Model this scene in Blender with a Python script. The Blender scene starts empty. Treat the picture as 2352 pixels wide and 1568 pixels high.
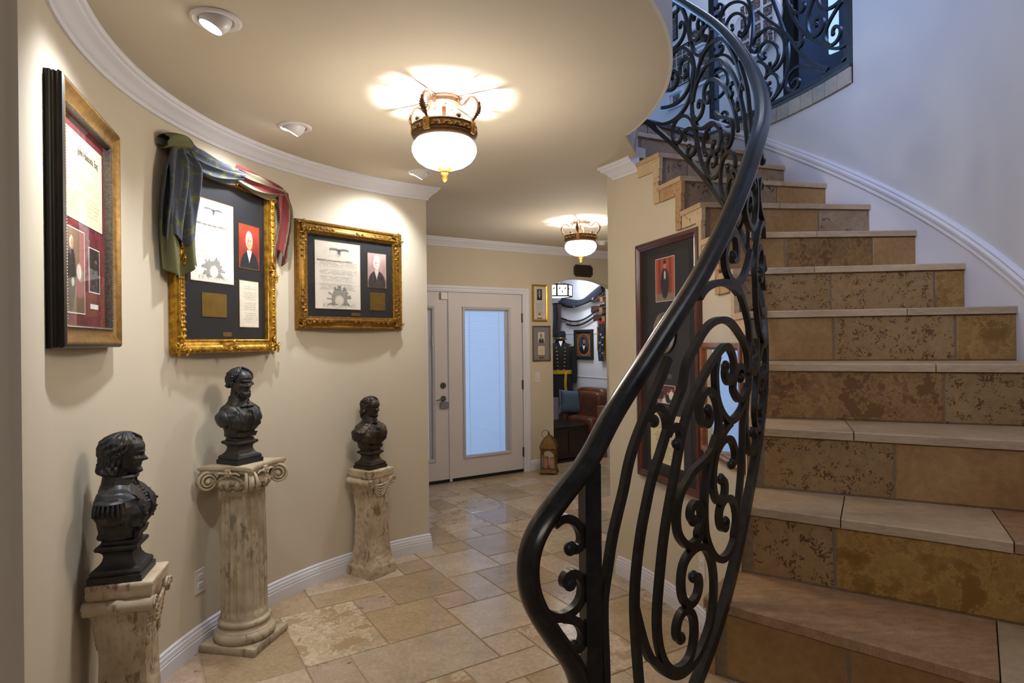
import bpy, bmesh, math, random
from mathutils import Vector, Matrix, noise
from mathutils.bvhtree import BVHTree
from math import sin, cos, pi, sqrt, atan2, radians, exp

sc = bpy.context.scene
COL = bpy.context.collection

# ------------------------------------------------------------------ camera
cam_d = bpy.data.cameras.new('camera')
cam = bpy.data.objects.new('camera', cam_d)
COL.objects.link(cam)
cam_d.sensor_width = 36.0
cam_d.lens = 36.0 * 1400.0 / 2352.0
cam_d.clip_start = 0.02
cam.location = (0, 0, 1.5)
cam.rotation_mode = 'QUATERNION'
cam.rotation_quaternion = (Matrix.Rotation(radians(90), 4, 'X') @ Matrix.Rotation(radians(-0.6), 4, 'Z')).to_quaternion()
sc.camera = cam
# ------------------------------------------------------------------ world, exposure, daylight
sc.view_settings.view_transform = 'Standard'
sc.view_settings.look = 'None'
sc.view_settings.gamma = 1.0
sc.view_settings.use_curve_mapping = False
sc.view_settings.exposure = -0.2
wd = bpy.data.worlds.new('sky')
sc.world = wd
wd.use_nodes = True
wd.node_tree.nodes['Background'].inputs[0].default_value = (0.30, 0.55, 1.0, 1)
wd.node_tree.nodes['Background'].inputs[1].default_value = 5.0


def area_light(name, loc, target, sx, sy, power, col):
    l = bpy.data.lights.new(name, 'AREA')
    l.shape = 'RECTANGLE'; l.size = sx; l.size_y = sy
    l.energy = power; l.color = col
    o = bpy.data.objects.new(name, l); COL.objects.link(o)
    o.location = loc
    o.rotation_euler = (Vector(target) - Vector(loc)).to_track_quat('-Z', 'Y').to_euler()
    return o


def spot_light(name, loc, target, power, col, ang, blend, rad=0.03):
    l = bpy.data.lights.new(name, 'SPOT')
    l.energy = power; l.color = col; l.spot_size = radians(ang); l.spot_blend = blend; l.shadow_soft_size = rad
    o = bpy.data.objects.new(name, l); COL.objects.link(o)
    o.location = loc
    o.rotation_euler = (Vector(target) - Vector(loc)).to_track_quat('-Z', 'Y').to_euler()
    return o


def point_light(name, loc, power, col, rad):
    l = bpy.data.lights.new(name, 'POINT')
    l.energy = power; l.color = col; l.shadow_soft_size = rad
    o = bpy.data.objects.new(name, l); COL.objects.link(o); o.location = loc
    return o


DAY = (0.46, 0.60, 1.0)
# two lights added for daylight, at the stair wall and overhead; then the landing window
w1 = area_light('added_wall_daylight', (-2.6, -2.2, 4.9), (1.9, 2.6, 3.9), 1.6, 1.6, 44, DAY)
w1.data.spread = radians(55)
area_light('added_overhead_daylight', (0.7, 0.6, 5.5), (0.9, 1.2, 0.0), 1.4, 1.4, 20, (0.90, 0.93, 1.0))
area_light('daylight_landing_window', (3.9, 3.2, 4.9), (1.6, 3.6, 3.4), 0.9, 1.3, 90, (0.24, 0.42, 1.0))
# unseen warm fill light added behind the camera
area_light('added_warm_fill', (-0.3, -2.2, 2.9), (0.2, 2.6, 1.0), 1.4, 0.8, 24, (1.0, 0.93, 0.80))
# the study's picture lights
area_light('study_lights', (0.70, 8.2, 2.5), (0.9, 8.6, 1.2), 0.5, 0.5, 14, (0.75, 0.84, 1.0))
# the upper hall's lights
area_light('upper_hall_lights', (1.9, 4.9, 5.2), (2.2, 5.4, 4.2), 0.7, 0.7, 14, (0.72, 0.82, 1.0))

# ------------------------------------------------------------------ materials
_mats = {}


def s2l(c):
    return tuple((x / 12.92 if x <= 0.04045 else ((x + 0.055) / 1.055) ** 2.4) for x in c)


class NT:
    def __init__(self, name):
        self.m = bpy.data.materials.new(name); self.m.use_nodes = True
        self.t = self.m.node_tree
        self.b = self.t.nodes['Principled BSDF']
        self.pos = None

    def n(self, kind, **kw):
        x = self.t.nodes.new(kind)
        for k, v in kw.items():
            if k.startswith('i_'):
                x.inputs[k[2:].replace('_', ' ')].default_value = v
            else:
                setattr(x, k, v)
        return x

    def l(self, a, b):
        self.t.links.new(a, b)

    def co(self):
        if self.pos is None:
            self.pos = self.n('ShaderNodeNewGeometry').outputs['Position']
        return self.pos

    def obj(self):
        return self.n('ShaderNodeTexCoord').outputs['Object']

    def noise(self, scale, detail=3, rough=0.55, co=None, stretch=None):
        co = co or self.co()
        if stretch:
            mp = self.n('ShaderNodeMapping'); mp.inputs['Scale'].default_value = stretch
            self.l(co, mp.inputs[0]); co = mp.outputs[0]
        x = self.n('ShaderNodeTexNoise', i_Scale=scale, i_Detail=detail, i_Roughness=rough)
        self.l(co, x.inputs['Vector'])
        return x.outputs['Fac']

    def ramp(self, fac, stops, interp='LINEAR'):
        r = self.n('ShaderNodeValToRGB'); cr = r.color_ramp; cr.interpolation = interp
        while len(cr.elements) > 1: cr.elements.remove(cr.elements[0])
        for i, (p, c) in enumerate(stops):
            e = cr.elements[0] if i == 0 else cr.elements.new(p)
            e.position = p; e.color = (*c[:3], 1)
        self.l(fac, r.inputs[0])
        return r.outputs[0]

    def mix(self, fac, a, b, mode='MIX'):
        x = self.n('ShaderNodeMix', data_type='RGBA', blend_type=mode)
        for v, s in ((fac, x.inputs[0]), (a, x.inputs[6]), (b, x.inputs[7])):
            if isinstance(v, (int, float)): s.default_value = v
            elif isinstance(v, tuple): s.default_value = (*v[:3], 1)
            else: self.l(v, s)
        return x.outputs[2]

    def bump(self, h, strength=0.3, dist=0.005):
        x = self.n('ShaderNodeBump'); x.inputs['Strength'].default_value = strength; x.inputs['Distance'].default_value = dist
        self.l(h, x.inputs['Height']); self.l(x.outputs[0], self.b.inputs['Normal'])

    def set(self, col=None, rough=None, metal=None, spec=None, coat=None, emit=None, estr=None):
        b = self.b
        if col is not None:
            if isinstance(col, tuple): b.inputs['Base Color'].default_value = (*col[:3], 1)
            else: self.l(col, b.inputs['Base Color'])
        if rough is not None:
            if isinstance(rough, (int, float)): b.inputs['Roughness'].default_value = rough
            else: self.l(rough, b.inputs['Roughness'])
        if metal is not None: b.inputs['Metallic'].default_value = metal
        if spec is not None: b.inputs['Specular IOR Level'].default_value = spec
        if coat is not None: b.inputs['Coat Weight'].default_value = coat
        if emit is not None:
            b.inputs['Emission Color'].default_value = (*emit, 1); b.inputs['Emission Strength'].default_value = estr
        return self.m


def plain(name, col, rough=0.5, metal=0.0, var=0.12, scale=20, bump=0.0, bscale=120, spec=None, coat=None, stretch=None):
    if name in _mats: return _mats[name]
    t = NT(name)
    c = s2l(col)
    d = tuple(x * (1 - var) for x in c); e = tuple(min(1, x * (1 + var)) for x in c)
    t.set(col=t.ramp(t.noise(scale, 4, stretch=stretch), [(0.3, d), (0.7, e)]), rough=rough, metal=metal, spec=spec, coat=coat)
    if bump: t.bump(t.noise(bscale, 3, stretch=stretch), bump, 0.004)
    _mats[name] = t.m
    return t.m


def stone(name, lo, hi, pit=0.0, pitcol=(0.25, 0.15, 0.08), rough=0.55, patch=None, scale=6.0, pscale=45, bump=0.25, streak=None, dist=0.002):
    """travertine: clouded ground colour, optional veins / patches, optional filled or open pits"""
    if name in _mats: return _mats[name]
    t = NT(name)
    oi = t.n('ShaderNodeObjectInfo')
    shift = t.n('ShaderNodeVectorMath', operation='SCALE'); shift.inputs[3].default_value = 30.0
    cx = t.n('ShaderNodeCombineXYZ'); t.l(oi.outputs['Random'], cx.inputs[0]); t.l(oi.outputs['Random'], cx.inputs[2])
    t.l(cx.outputs[0], shift.inputs[0])
    ad = t.n('ShaderNodeVectorMath', operation='ADD'); t.l(t.co(), ad.inputs[0]); t.l(shift.outputs[0], ad.inputs[1])
    co = ad.outputs[0]
    cl = t.noise(scale, 6, 0.62, co=co, stretch=streak)
    col = t.ramp(cl, [(0.28, s2l(lo)), (0.72, s2l(hi))])
    fine = t.noise(scale * 9, 4, 0.6, co=co, stretch=streak)
    col = t.mix(0.35, col, t.ramp(fine, [(0.3, tuple(x * 0.75 for x in s2l(lo))), (0.7, tuple(min(1, x * 1.12) for x in s2l(hi)))]))
    if patch:
        pm = t.ramp(t.noise(scale * 1.1, 6, 0.65, co=co), [(0.44, (0, 0, 0)), (0.58, (1, 1, 1))])
        col = t.mix(pm, col, s2l(patch))
        vn = t.ramp(t.noise(scale * 2.2, 5, 0.7, co=co), [(0.46, (0, 0, 0)), (0.5, (0.55, 0.55, 0.55)), (0.54, (0, 0, 0))])
        col = t.mix(vn, col, tuple(min(1, x * 1.25) for x in s2l(hi)))
    tone = t.ramp(oi.outputs['Random'], [(0.0, (0.86, 0.86, 0.86)), (1.0, (1.08, 1.06, 1.02))])
    col = t.mix(1.0, col, tone, 'MULTIPLY')
    h = fine
    if pit > 0:
        a = t.noise(pscale, 3, 0.6, co=co)
        b = t.noise(pscale * 0.22, 3, 0.6, co=co)
        mul = t.n('ShaderNodeMath', operation='MULTIPLY'); t.l(a, mul.inputs[0]); t.l(b, mul.inputs[1])
        lo_p = 0.375 - pit * 0.075
        pm = t.ramp(mul.outputs[0], [(lo_p, (0, 0, 0)), (lo_p + 0.025, (1, 1, 1))])
        col = t.mix(pm, col, s2l(pitcol))
    t.set(col=col, rough=rough)
    t.bump(h, bump, dist)
    _mats[name] = t.m
    return t.m


def emis(name, col, strength, base=(0.9, 0.9, 0.9)):
    if name in _mats: return _mats[name]
    t = NT(name); t.set(col=base, rough=0.4, emit=col, estr=strength)
    _mats[name] = t.m
    return t.m


def glass(name, tint=(1, 1, 1), refl=1.0):
    """thin pane: see-through with a Fresnel reflection"""
    if name in _mats: return _mats[name]
    t = NT(name)
    tr = t.n('ShaderNodeBsdfTransparent'); tr.inputs[0].default_value = (*tint, 1)
    gl = t.n('ShaderNodeBsdfGlossy'); gl.inputs['Roughness'].default_value = 0.0
    fr = t.n('ShaderNodeFresnel'); fr.inputs[0].default_value = 1.45
    mu = t.n('ShaderNodeMath', operation='MULTIPLY'); mu.inputs[1].default_value = refl; mu.use_clamp = True
    ge = t.n('ShaderNodeNewGeometry'); inv = t.n('ShaderNodeMath', operation='SUBTRACT'); inv.inputs[0].default_value = 1.0
    t.l(ge.outputs['Backfacing'], inv.inputs[1])
    m2 = t.n('ShaderNodeMath', operation='MULTIPLY'); t.l(fr.outputs[0], m2.inputs[0]); t.l(inv.outputs[0], m2.inputs[1])
    t.l(m2.outputs[0], mu.inputs[0])
    mx = t.n('ShaderNodeMixShader')
    t.l(mu.outputs[0], mx.inputs[0]); t.l(tr.outputs[0], mx.inputs[1]); t.l(gl.outputs[0], mx.inputs[2])
    t.l(mx.outputs[0], t.t.nodes['Material Output'].inputs[0])
    _mats[name] = t.m
    return t.m


def print_mat(name='printed_paper', rough=0.6):
    if name in _mats: return _mats[name]
    t = NT(name)
    a = t.n('ShaderNodeAttribute'); a.attribute_name = 'Col'
    t.set(col=a.outputs['Color'], rough=rough)
    _mats[name] = t.m
    return t.m


M_WALL = plain('beige_wall_paint', (0.79, 0.742, 0.655), 0.75, var=0.02, scale=3, bump=0.06, bscale=60)
M_CEIL = plain('beige_ceiling_paint', (0.77, 0.725, 0.645), 0.8, var=0.02, scale=3, bump=0.05, bscale=60)
M_UPWALL = plain('pale_grey_upper_wall_paint', (0.80, 0.79, 0.79), 0.8, var=0.02, scale=3, bump=0.05, bscale=60)
M_TRIM = plain('white_trim_paint', (0.86, 0.85, 0.875), 0.45, var=0.02, scale=3)
M_DOOR = plain('white_door_paint', (0.83, 0.80, 0.80), 0.5, var=0.02, scale=3)
M_GROUT = plain('grout', (0.62, 0.53, 0.42), 0.9, var=0.15, scale=60, bump=0.3)
M_GROUT2 = plain('stair_grout', (0.50, 0.42, 0.33), 0.9, var=0.15, scale=60, bump=0.3)
M_IRON = NT('black_wrought_iron')
M_IRON.set(col=M_IRON.ramp(M_IRON.noise(40, 3), [(0.3, (0.012, 0.011, 0.010)), (0.7, (0.03, 0.027, 0.024))]), rough=0.38, metal=0.35)
M_IRON.bump(M_IRON.noise(150, 2), 0.08, 0.002)
M_IRON = M_IRON.m
M_RAIL = NT('polished_dark_iron')
M_RAIL.set(col=M_RAIL.ramp(M_RAIL.noise(30, 3), [(0.3, (0.02, 0.018, 0.016)), (0.7, (0.045, 0.04, 0.036))]), rough=0.22, metal=0.5)
M_RAIL = M_RAIL.m
M_GOLD = NT('gilded_wood')
_p = M_GOLD.noise(35, 4)
M_GOLD.set(col=M_GOLD.ramp(_p, [(0.25, s2l((0.42, 0.28, 0.08))), (0.6, s2l((0.80, 0.60, 0.20))), (0.85, s2l((0.92, 0.76, 0.38)))]), rough=0.33, metal=0.75)
M_GOLD.bump(M_GOLD.noise(90, 3), 0.2, 0.002)
M_GOLD = M_GOLD.m
M_BRONZE = NT('dark_patinated_bronze')
_g = M_BRONZE.n('ShaderNodeNewGeometry')
_pt = M_BRONZE.ramp(_g.outputs['Pointiness'], [(0.53, (0, 0, 0)), (0.66, (0.6, 0.6, 0.6))])
_bc = M_BRONZE.ramp(M_BRONZE.noise(22, 4), [(0.35, (0.026, 0.028, 0.033)), (0.62, (0.055, 0.049, 0.045)), (0.8, (0.11, 0.065, 0.03))])
M_BRONZE.set(col=M_BRONZE.mix(_pt, _bc, (0.13, 0.075, 0.03)), rough=0.42, metal=0.45)
M_BRONZE.bump(M_BRONZE.noise(160, 3), 0.12, 0.002)
M_BRONZE = M_BRONZE.m
M_BRONZE2 = NT('warm_brown_bronze')
_g = M_BRONZE2.n('ShaderNodeNewGeometry')
_pt = M_BRONZE2.ramp(_g.outputs['Pointiness'], [(0.53, (0, 0, 0)), (0.66, (0.6, 0.6, 0.6))])
_bc = M_BRONZE2.ramp(M_BRONZE2.noise(22, 4), [(0.35, (0.025, 0.022, 0.02)), (0.62, (0.06, 0.042, 0.025)), (0.8, (0.15, 0.08, 0.03))])
M_BRONZE2.set(col=M_BRONZE2.mix(_pt, _bc, (0.2, 0.11, 0.045)), rough=0.40, metal=0.5)
M_BRONZE2.bump(M_BRONZE2.noise(160, 3), 0.12, 0.002)
M_BRONZE2 = M_BRONZE2.m
def flat_bronze(name, a, b, c):
    t = NT(name)
    t.set(col=t.ramp(t.noise(22, 4), [(0.35, a), (0.62, b), (0.8, c)]), rough=0.45, metal=0.45)
    t.bump(t.noise(140, 3), 0.15, 0.002)
    return t.m


M_BRONZE_S = flat_bronze('dark_bronze_socle', (0.024, 0.026, 0.030), (0.045, 0.040, 0.037), (0.085, 0.052, 0.025))
M_BRONZE2_S = flat_bronze('brown_bronze_socle', (0.025, 0.022, 0.02), (0.06, 0.042, 0.025), (0.13, 0.07, 0.028))
M_GLASS = glass('picture_glass', refl=0.9)
M_PRINT = print_mat()
M_BLACKMAT = plain('black_mat_board', (0.05, 0.05, 0.075), 0.8, var=0.1, scale=200)
M_BRASS = plain('engraved_brass', (0.55, 0.44, 0.20), 0.35, metal=0.8, var=0.15, scale=25)
M_STEEL = plain('brushed_nickel', (0.45, 0.43, 0.41), 0.35, metal=0.9, var=0.1)
M_BLACK = plain('matt_black', (0.05, 0.05, 0.05), 0.7)
M_INK = plain('faded_ink', (0.30, 0.25, 0.20), 0.9)
M_MAHOG = plain('mahogany', (0.30, 0.13, 0.09), 0.28, var=0.35, scale=14, stretch=(6, 6, 0.6), coat=0.4)
M_DARKWOOD = plain('dark_bronzed_wood', (0.13, 0.10, 0.07), 0.4, var=0.4, scale=30, stretch=(4, 4, 0.4))
M_BRONZEWOOD = plain('bronzed_gold_leaf', (0.50, 0.37, 0.18), 0.38, metal=0.55, var=0.35, scale=40)

# ------------------------------------------------------------------ mesh helpers


class MB:
    """collects shapes that become ONE mesh object"""
    def __init__(self):
        self.v = []; self.f = []; self.mi = []; self.cur = 0; self.col = None

    def add(self, vs, fs, M=None):
        o = len(self.v)
        if M is not None: vs = [tuple(M @ Vector(p)) for p in vs]
        self.v += [tuple(p) for p in vs]
        self.f += [tuple(i + o for i in f) for f in fs]
        self.mi += [self.cur] * len(fs)
        return self

    def box(self, x0, x1, y0, y1, z0, z1, M=None, bev=0.0):
        if bev <= 0:
            vs = [(x0, y0, z0), (x1, y0, z0), (x1, y1, z0), (x0, y1, z0), (x0, y0, z1), (x1, y0, z1), (x1, y1, z1), (x0, y1, z1)]
            fs = [(0, 3, 2, 1), (4, 5, 6, 7), (0, 1, 5, 4), (1, 2, 6, 5), (2, 3, 7, 6), (3, 0, 4, 7)]
            return self.add(vs, fs, M)
        b = bev
        rings = []
        for z, i in ((z0, b), (z0 + b, 0), (z1 - b, 0), (z1, b)):
            rings.append([(x0 + i, y0 + i, z), (x1 - i, y0 + i, z), (x1 - i, y1 - i, z), (x0 + i, y1 - i, z)])
        return self.loft(rings, M=M)

    def loft(self, rings, closed=True, cap=True, M=None, capa=True, capb=True):
        n = len(rings[0]); vs = [p for r in rings for p in r]; fs = []
        for i in range(len(rings) - 1):
            for j in range(n if closed else n - 1):
                k = (j + 1) % n
                fs.append((i * n + j, i * n + k, (i + 1) * n + k, (i + 1) * n + j))
        if cap and closed:
            if capa: fs.append(tuple(range(n - 1, -1, -1)))
            if capb: fs.append(tuple((len(rings) - 1) * n + j for j in range(n)))
        return self.add(vs, fs, M)

    def grid(self, pts, M=None):
        nu, nv = len(pts), len(pts[0])
        vs = [p for r in pts for p in r]
        fs = [(i * nv + j, i * nv + j + 1, (i + 1) * nv + j + 1, (i + 1) * nv + j) for i in range(nu - 1) for j in range(nv - 1)]
        return self.add(vs, fs, M)

    def lathe(self, prof, n=24, M=None, fn=None, cap=True):
        rings = []
        for i, (r, z) in enumerate(prof):
            ring = []
            for j in range(n):
                a = 2 * pi * j / n
                rr = r * (fn(a, z) if fn else 1)
                ring.append((rr * cos(a), rr * sin(a), z))
            rings.append(ring)
        return self.loft(rings, M=M, cap=cap)

    def square(self, prof, M=None, sub=1):
        """square section loft: prof of (half x, half y, z)"""
        rings = []
        for hx, hy, z in prof:
            ring = []
            c = [(-hx, -hy), (hx, -hy), (hx, hy), (-hx, hy)]
            for k in range(4):
                a, b = c[k], c[(k + 1) % 4]
                for s in range(sub):
                    t = s / sub
                    ring.append((a[0] + (b[0] - a[0]) * t, a[1] + (b[1] - a[1]) * t, z))
            rings.append(ring)
        return self.loft(rings, M=M)

    def ell(self, c, r, nu=12, nv=8, M=None, fn=None):
        rx, ry, rz = (r, r, r) if isinstance(r, (int, float)) else r
        vs = [(c[0], c[1], c[2] - rz)]
        for i in range(1, nv):
            e = -pi / 2 + pi * i / nv
            for j in range(nu):
                a = 2 * pi * j / nu
                k = fn(a, e) if fn else 1.0
                vs.append((c[0] + rx * cos(e) * cos(a) * k, c[1] + ry * cos(e) * sin(a) * k, c[2] + rz * sin(e) * k))
        vs.append((c[0], c[1], c[2] + rz))
        fs = []
        for j in range(nu):
            fs.append((0, 1 + (j + 1) % nu, 1 + j))
            fs.append((len(vs) - 1, len(vs) - 1 - nu + j, len(vs) - 1 - nu + (j + 1) % nu))
        for i in range(nv - 2):
            for j in range(nu):
                a = 1 + i * nu + j; b = 1 + i * nu + (j + 1) % nu
                fs.append((a, b, b + nu, a + nu))
        return self.add(vs, fs, M)

    def tube(self, pts, r=0.01, n=8, sec=None, up=(0, 0, 1), closed=False, M=None, ups=None):
        """sweep a round (radius r, may be a list) or given section [(a,b)...] along pts"""
        P = [Vector(p) for p in pts]; rings = []; N = len(P)
        for i in range(N):
            if closed: t = P[(i + 1) % N] - P[i - 1]
            else: t = P[min(i + 1, N - 1)] - P[max(i - 1, 0)]
            if t.length < 1e-9: t = Vector((0, 0, 1))
            t.normalize()
            u = Vector(ups[i]) if ups else Vector(up)
            s = t.cross(u)
            if s.length < 1e-4: s = t.cross(Vector((1, 0.3, 0)))
            s.normalize(); w = s.cross(t).normalized()
            rr = r[i] if isinstance(r, (list, tuple)) else r
            if sec: ring = [tuple(P[i] + s * a * (rr if isinstance(r, (list, tuple)) else 1) + w * b * (rr if isinstance(r, (list, tuple)) else 1)) for a, b in sec]
            else: ring = [tuple(P[i] + s * rr * cos(2 * pi * k / n) + w * rr * sin(2 * pi * k / n)) for k in range(n)]
            rings.append(ring)
        if closed: rings.append(rings[0]); return self.loft(rings, cap=False, M=M)
        return self.loft(rings, M=M)

    def poly(self, pts, z0, z1, M=None):
        """prism from a counter-clockwise outline in x,y"""
        n = len(pts)
        vs = [(x, y, z0) for x, y in pts] + [(x, y, z1) for x, y in pts]
        fs = [tuple(range(n - 1, -1, -1)), tuple(range(n, 2 * n))] + [(i, (i + 1) % n, n + (i + 1) % n, n + i) for i in range(n)]
        return self.add(vs, fs, M)

    def mesh(self, name, mats, smooth=True, angle=38, recalc=True):
        me = bpy.data.meshes.new(name)
        me.from_pydata(self.v, [], self.f)
        if not isinstance(mats, (list, tuple)): mats = [mats]
        for m in mats: me.materials.append(m)
        if len(mats) > 1: me.polygons.foreach_set('material_index', self.mi)
        if recalc:
            bm = bmesh.new(); bm.from_mesh(me)
            bmesh.ops.recalc_face_normals(bm, faces=bm.faces)
            bm.to_mesh(me); bm.free()
        if smooth:
            me.shade_smooth(); me.set_sharp_from_angle(angle=radians(angle))
        me.update()
        return me

    def build(self, name, mats, parent=None, smooth=True, angle=38, recalc=True, loc=None, rot=None):
        o = bpy.data.objects.new(name, self.mesh(name, mats, smooth, angle, recalc))
        COL.objects.link(o)
        if parent is not None: o.parent = parent
        if loc: o.location = loc
        if rot: o.rotation_euler = rot
        return o


def tag(o, label=None, cat=None, group=None, kind=None):
    if label: o['label'] = label
    if cat: o['category'] = cat
    if group: o['group'] = group
    if kind: o['kind'] = kind
    return o


def thing(name, label, cat, loc=(0, 0, 0), rz=0.0, group=None):
    o = bpy.data.objects.new(name, None); COL.objects.link(o)
    o.empty_display_size = 0.05
    o.location = loc; o.rotation_euler = (0, 0, rz)
    return tag(o, label, cat, group)


def struct(name, mb, mats, label=None, smooth=True, parent=None, angle=38):
    o = mb.build(name, mats, parent, smooth, angle)
    if parent is None: o['kind'] = 'structure'
    if label: o['label'] = label
    return o


def dup(root, loc, rz, label=None, group=None):
    r = root.copy(); COL.objects.link(r); r.location = loc; r.rotation_euler = (0, 0, rz)
    if label: r['label'] = label
    if group: r['group'] = group
    for ch in list(root.children):
        c = ch.copy(); COL.objects.link(c); c.parent = r
        for g in list(ch.children):
            d = g.copy(); COL.objects.link(d); d.parent = c
    return r


def crom(pts, k=6):
    """Catmull-Rom through the points"""
    P = [Vector(p) for p in pts]
    if len(P) < 3: return P
    out = []
    for i in range(len(P) - 1):
        p0 = P[max(i - 1, 0)]; p1 = P[i]; p2 = P[i + 1]; p3 = P[min(i + 2, len(P) - 1)]
        for s in range(k):
            t = s / k
            out.append(0.5 * ((2 * p1) + (p2 - p0) * t + (2 * p0 - 5 * p1 + 4 * p2 - p3) * t * t + (3 * p1 - p0 - 3 * p2 + p3) * t ** 3))
    out.append(P[-1])
    return out


def smooth01(a, b, x):
    if a == b: return 1.0 if x >= a else 0.0
    t = max(0, min(1, (x - a) / (b - a))); return t * t * (3 - 2 * t)


def lerp(a, b, t): return tuple(x + (y - x) * t for x, y in zip(a, b))


def interp(tab, x):
    if x <= tab[0][0]: return tab[0][1]
    for (a, b), (c, d) in zip(tab, tab[1:]):
        if x <= c:
            t = (x - a) / (c - a); return b + (d - b) * t
    return tab[-1][1]


def remesh(ob, voxel, smooth_it=4):
    """fuse overlapping shells into one continuous skin"""
    m = ob.modifiers.new('fuse', 'REMESH'); m.mode = 'VOXEL'; m.voxel_size = voxel; m.use_smooth_shade = True
    if smooth_it:
        s = ob.modifiers.new('soften', 'SMOOTH'); s.factor = 0.5; s.iterations = smooth_it
    dg = bpy.context.evaluated_depsgraph_get()
    me = bpy.data.meshes.new_from_object(ob.evaluated_get(dg))
    ob.modifiers.clear()
    me.shade_smooth()
    ob.data = me
    return ob


def text(parent, body, size, loc, mat, name='lettering', align='LEFT', rot=(pi / 2, 0, 0), sx=1.0):
    c = bpy.data.curves.new(name, 'FONT'); c.body = body; c.size = size; c.align_x = align; c.extrude = 0.0002
    c.resolution_u = 3
    o = bpy.data.objects.new(name, c); COL.objects.link(o)
    c.materials.append(mat)
    me = bpy.data.meshes.new_from_object(o.evaluated_get(bpy.context.evaluated_depsgraph_get()))
    bpy.data.objects.remove(o)
    o = bpy.data.objects.new(name, me); COL.objects.link(o)
    o.parent = parent; o.location = loc; o.rotation_euler = rot; o.scale = (sx, 1, 1)
    return o


def print_panel(name, parent, x0, x1, z0, z1, y, nx, nz, fn, mat=None, thick=0.0015):
    """a flat print: a fine grid whose vertices carry the printed colours; faces -y"""
    vs = []; cols = []
    for j in range(nz + 1):
        for i in range(nx + 1):
            u = i / nx; v = j / nz
            vs.append((x0 + (x1 - x0) * u, y, z0 + (z1 - z0) * v))
            cols.append(fn(u, v))
    fs = [(j * (nx + 1) + i, j * (nx + 1) + i + 1, (j + 1) * (nx + 1) + i + 1, (j + 1) * (nx + 1) + i) for j in range(nz) for i in range(nx)]
    b = len(vs)
    vs += [(x0, y + thick, z0), (x1, y + thick, z0), (x1, y + thick, z1), (x0, y + thick, z1)]
    cols += [cols[0]] * 4
    fs.append((b, b + 3, b + 2, b + 1))
    me = bpy.data.meshes.new(name); me.from_pydata(vs, [], fs)
    at = me.color_attributes.new('Col', 'FLOAT_COLOR', 'POINT')
    flat = []
    for c in cols: flat += [*s2l(tuple(max(0, min(1, q)) for q in c)), 1.0]
    at.data.foreach_set('color', flat)
    me.materials.append(mat or M_PRINT); me.update()
    o = bpy.data.objects.new(name, me); COL.objects.link(o); o.parent = parent
    return o


rnd = random.Random(7)

# ------------------------------------------------------------------ plan of the house (metres, camera above the origin)
CX, CY = -0.983, 2.846            # axis of the spiral stair
RI, RO = 1.949, 2.859             # inner and outer radius of the treads
TH1, DTH, RISE, Z1 = -0.7117, 0.11664, 0.1935, 0.8335
ZL = Z1 + 11 * RISE               # landing
LX, LY, LR = 0.415, 2.692, 1.9975  # the curved gallery wall
ZC = 2.612                        # ceiling
AX, AY = 0.8511, 0.5250           # direction of the entrance wall
D0 = (0.12, 7.02)
ROTA = atan2(AY, AX)
MDW = Matrix.Translation((D0[0], D0[1], 0)) @ Matrix.Rotation(ROTA, 4, 'Z')   # x along the entrance wall, y beyond it
FLIP = Matrix(((1, 0, 0, 0), (0, 0, 1, 0), (0, 1, 0, 0), (0, 0, 0, 1)))


def pc(r, th, z): return (CX + r * cos(th), CY + r * sin(th), z)
def thn(n): return TH1 + DTH * (n - 1)
def zn(n): return Z1 + RISE * (n - 1)
def znose(th): return Z1 + RISE * (th - TH1) / DTH
def lw(deg, d=0.0): return (LX + (LR - d) * cos(radians(deg)), LY + (LR - d) * sin(radians(deg)))
def dwp(s, t=0.0, z=0.0): return tuple(MDW @ Vector((s, t, z)))


def offs(poly, d):
    """offset an open polyline to its left by d, mitred"""
    n = len(poly); out = []
    for i in range(n):
        a = Vector(poly[max(i - 1, 0)]); b = Vector(poly[i]); c = Vector(poly[min(i + 1, n - 1)])
        ns = []
        for p, q in ((a, b), (b, c)):
            e = q - p
            if e.length > 1e-9: ns.append(Vector((-e.y, e.x)).normalized())
        m = ns[0] if len(ns) == 1 else (ns[0] + ns[1]).normalized()
        k = 1.0 / max(0.3, m.dot(ns[0]))
        out.append((b.x + m.x * d * k, b.y + m.y * d * k))
    return out


def sweep(mb, poly, prof):
    """sweep a (offset to the left, z) profile along a plan polyline"""
    cols = [offs(poly, d) for d, z in prof]
    rings = [[(cols[k][i][0], cols[k][i][1], prof[k][1]) for k in range(len(prof))] for i in range(len(poly))]
    return mb.loft(rings)


CROWN = [(0, 2.525), (0.010, 2.525), (0.014, 2.532), (0.014, 2.540), (0.020, 2.543), (0.026, 2.549), (0.034, 2.560), (0.046, 2.571), (0.060, 2.578), (0.064, 2.582), (0.066, 2.590), (0.076, 2.595), (0.080, 2.602), (0.080, ZC), (0, ZC)]
BASE = [(0, 0), (0.016, 0), (0.016, 0.062), (0.013, 0.066), (0.015, 0.074), (0.012, 0.082), (0.012, 0.096), (0.007, 0.104), (0.008, 0.112), (0.003, 0.120), (0, 0.122)]

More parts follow.
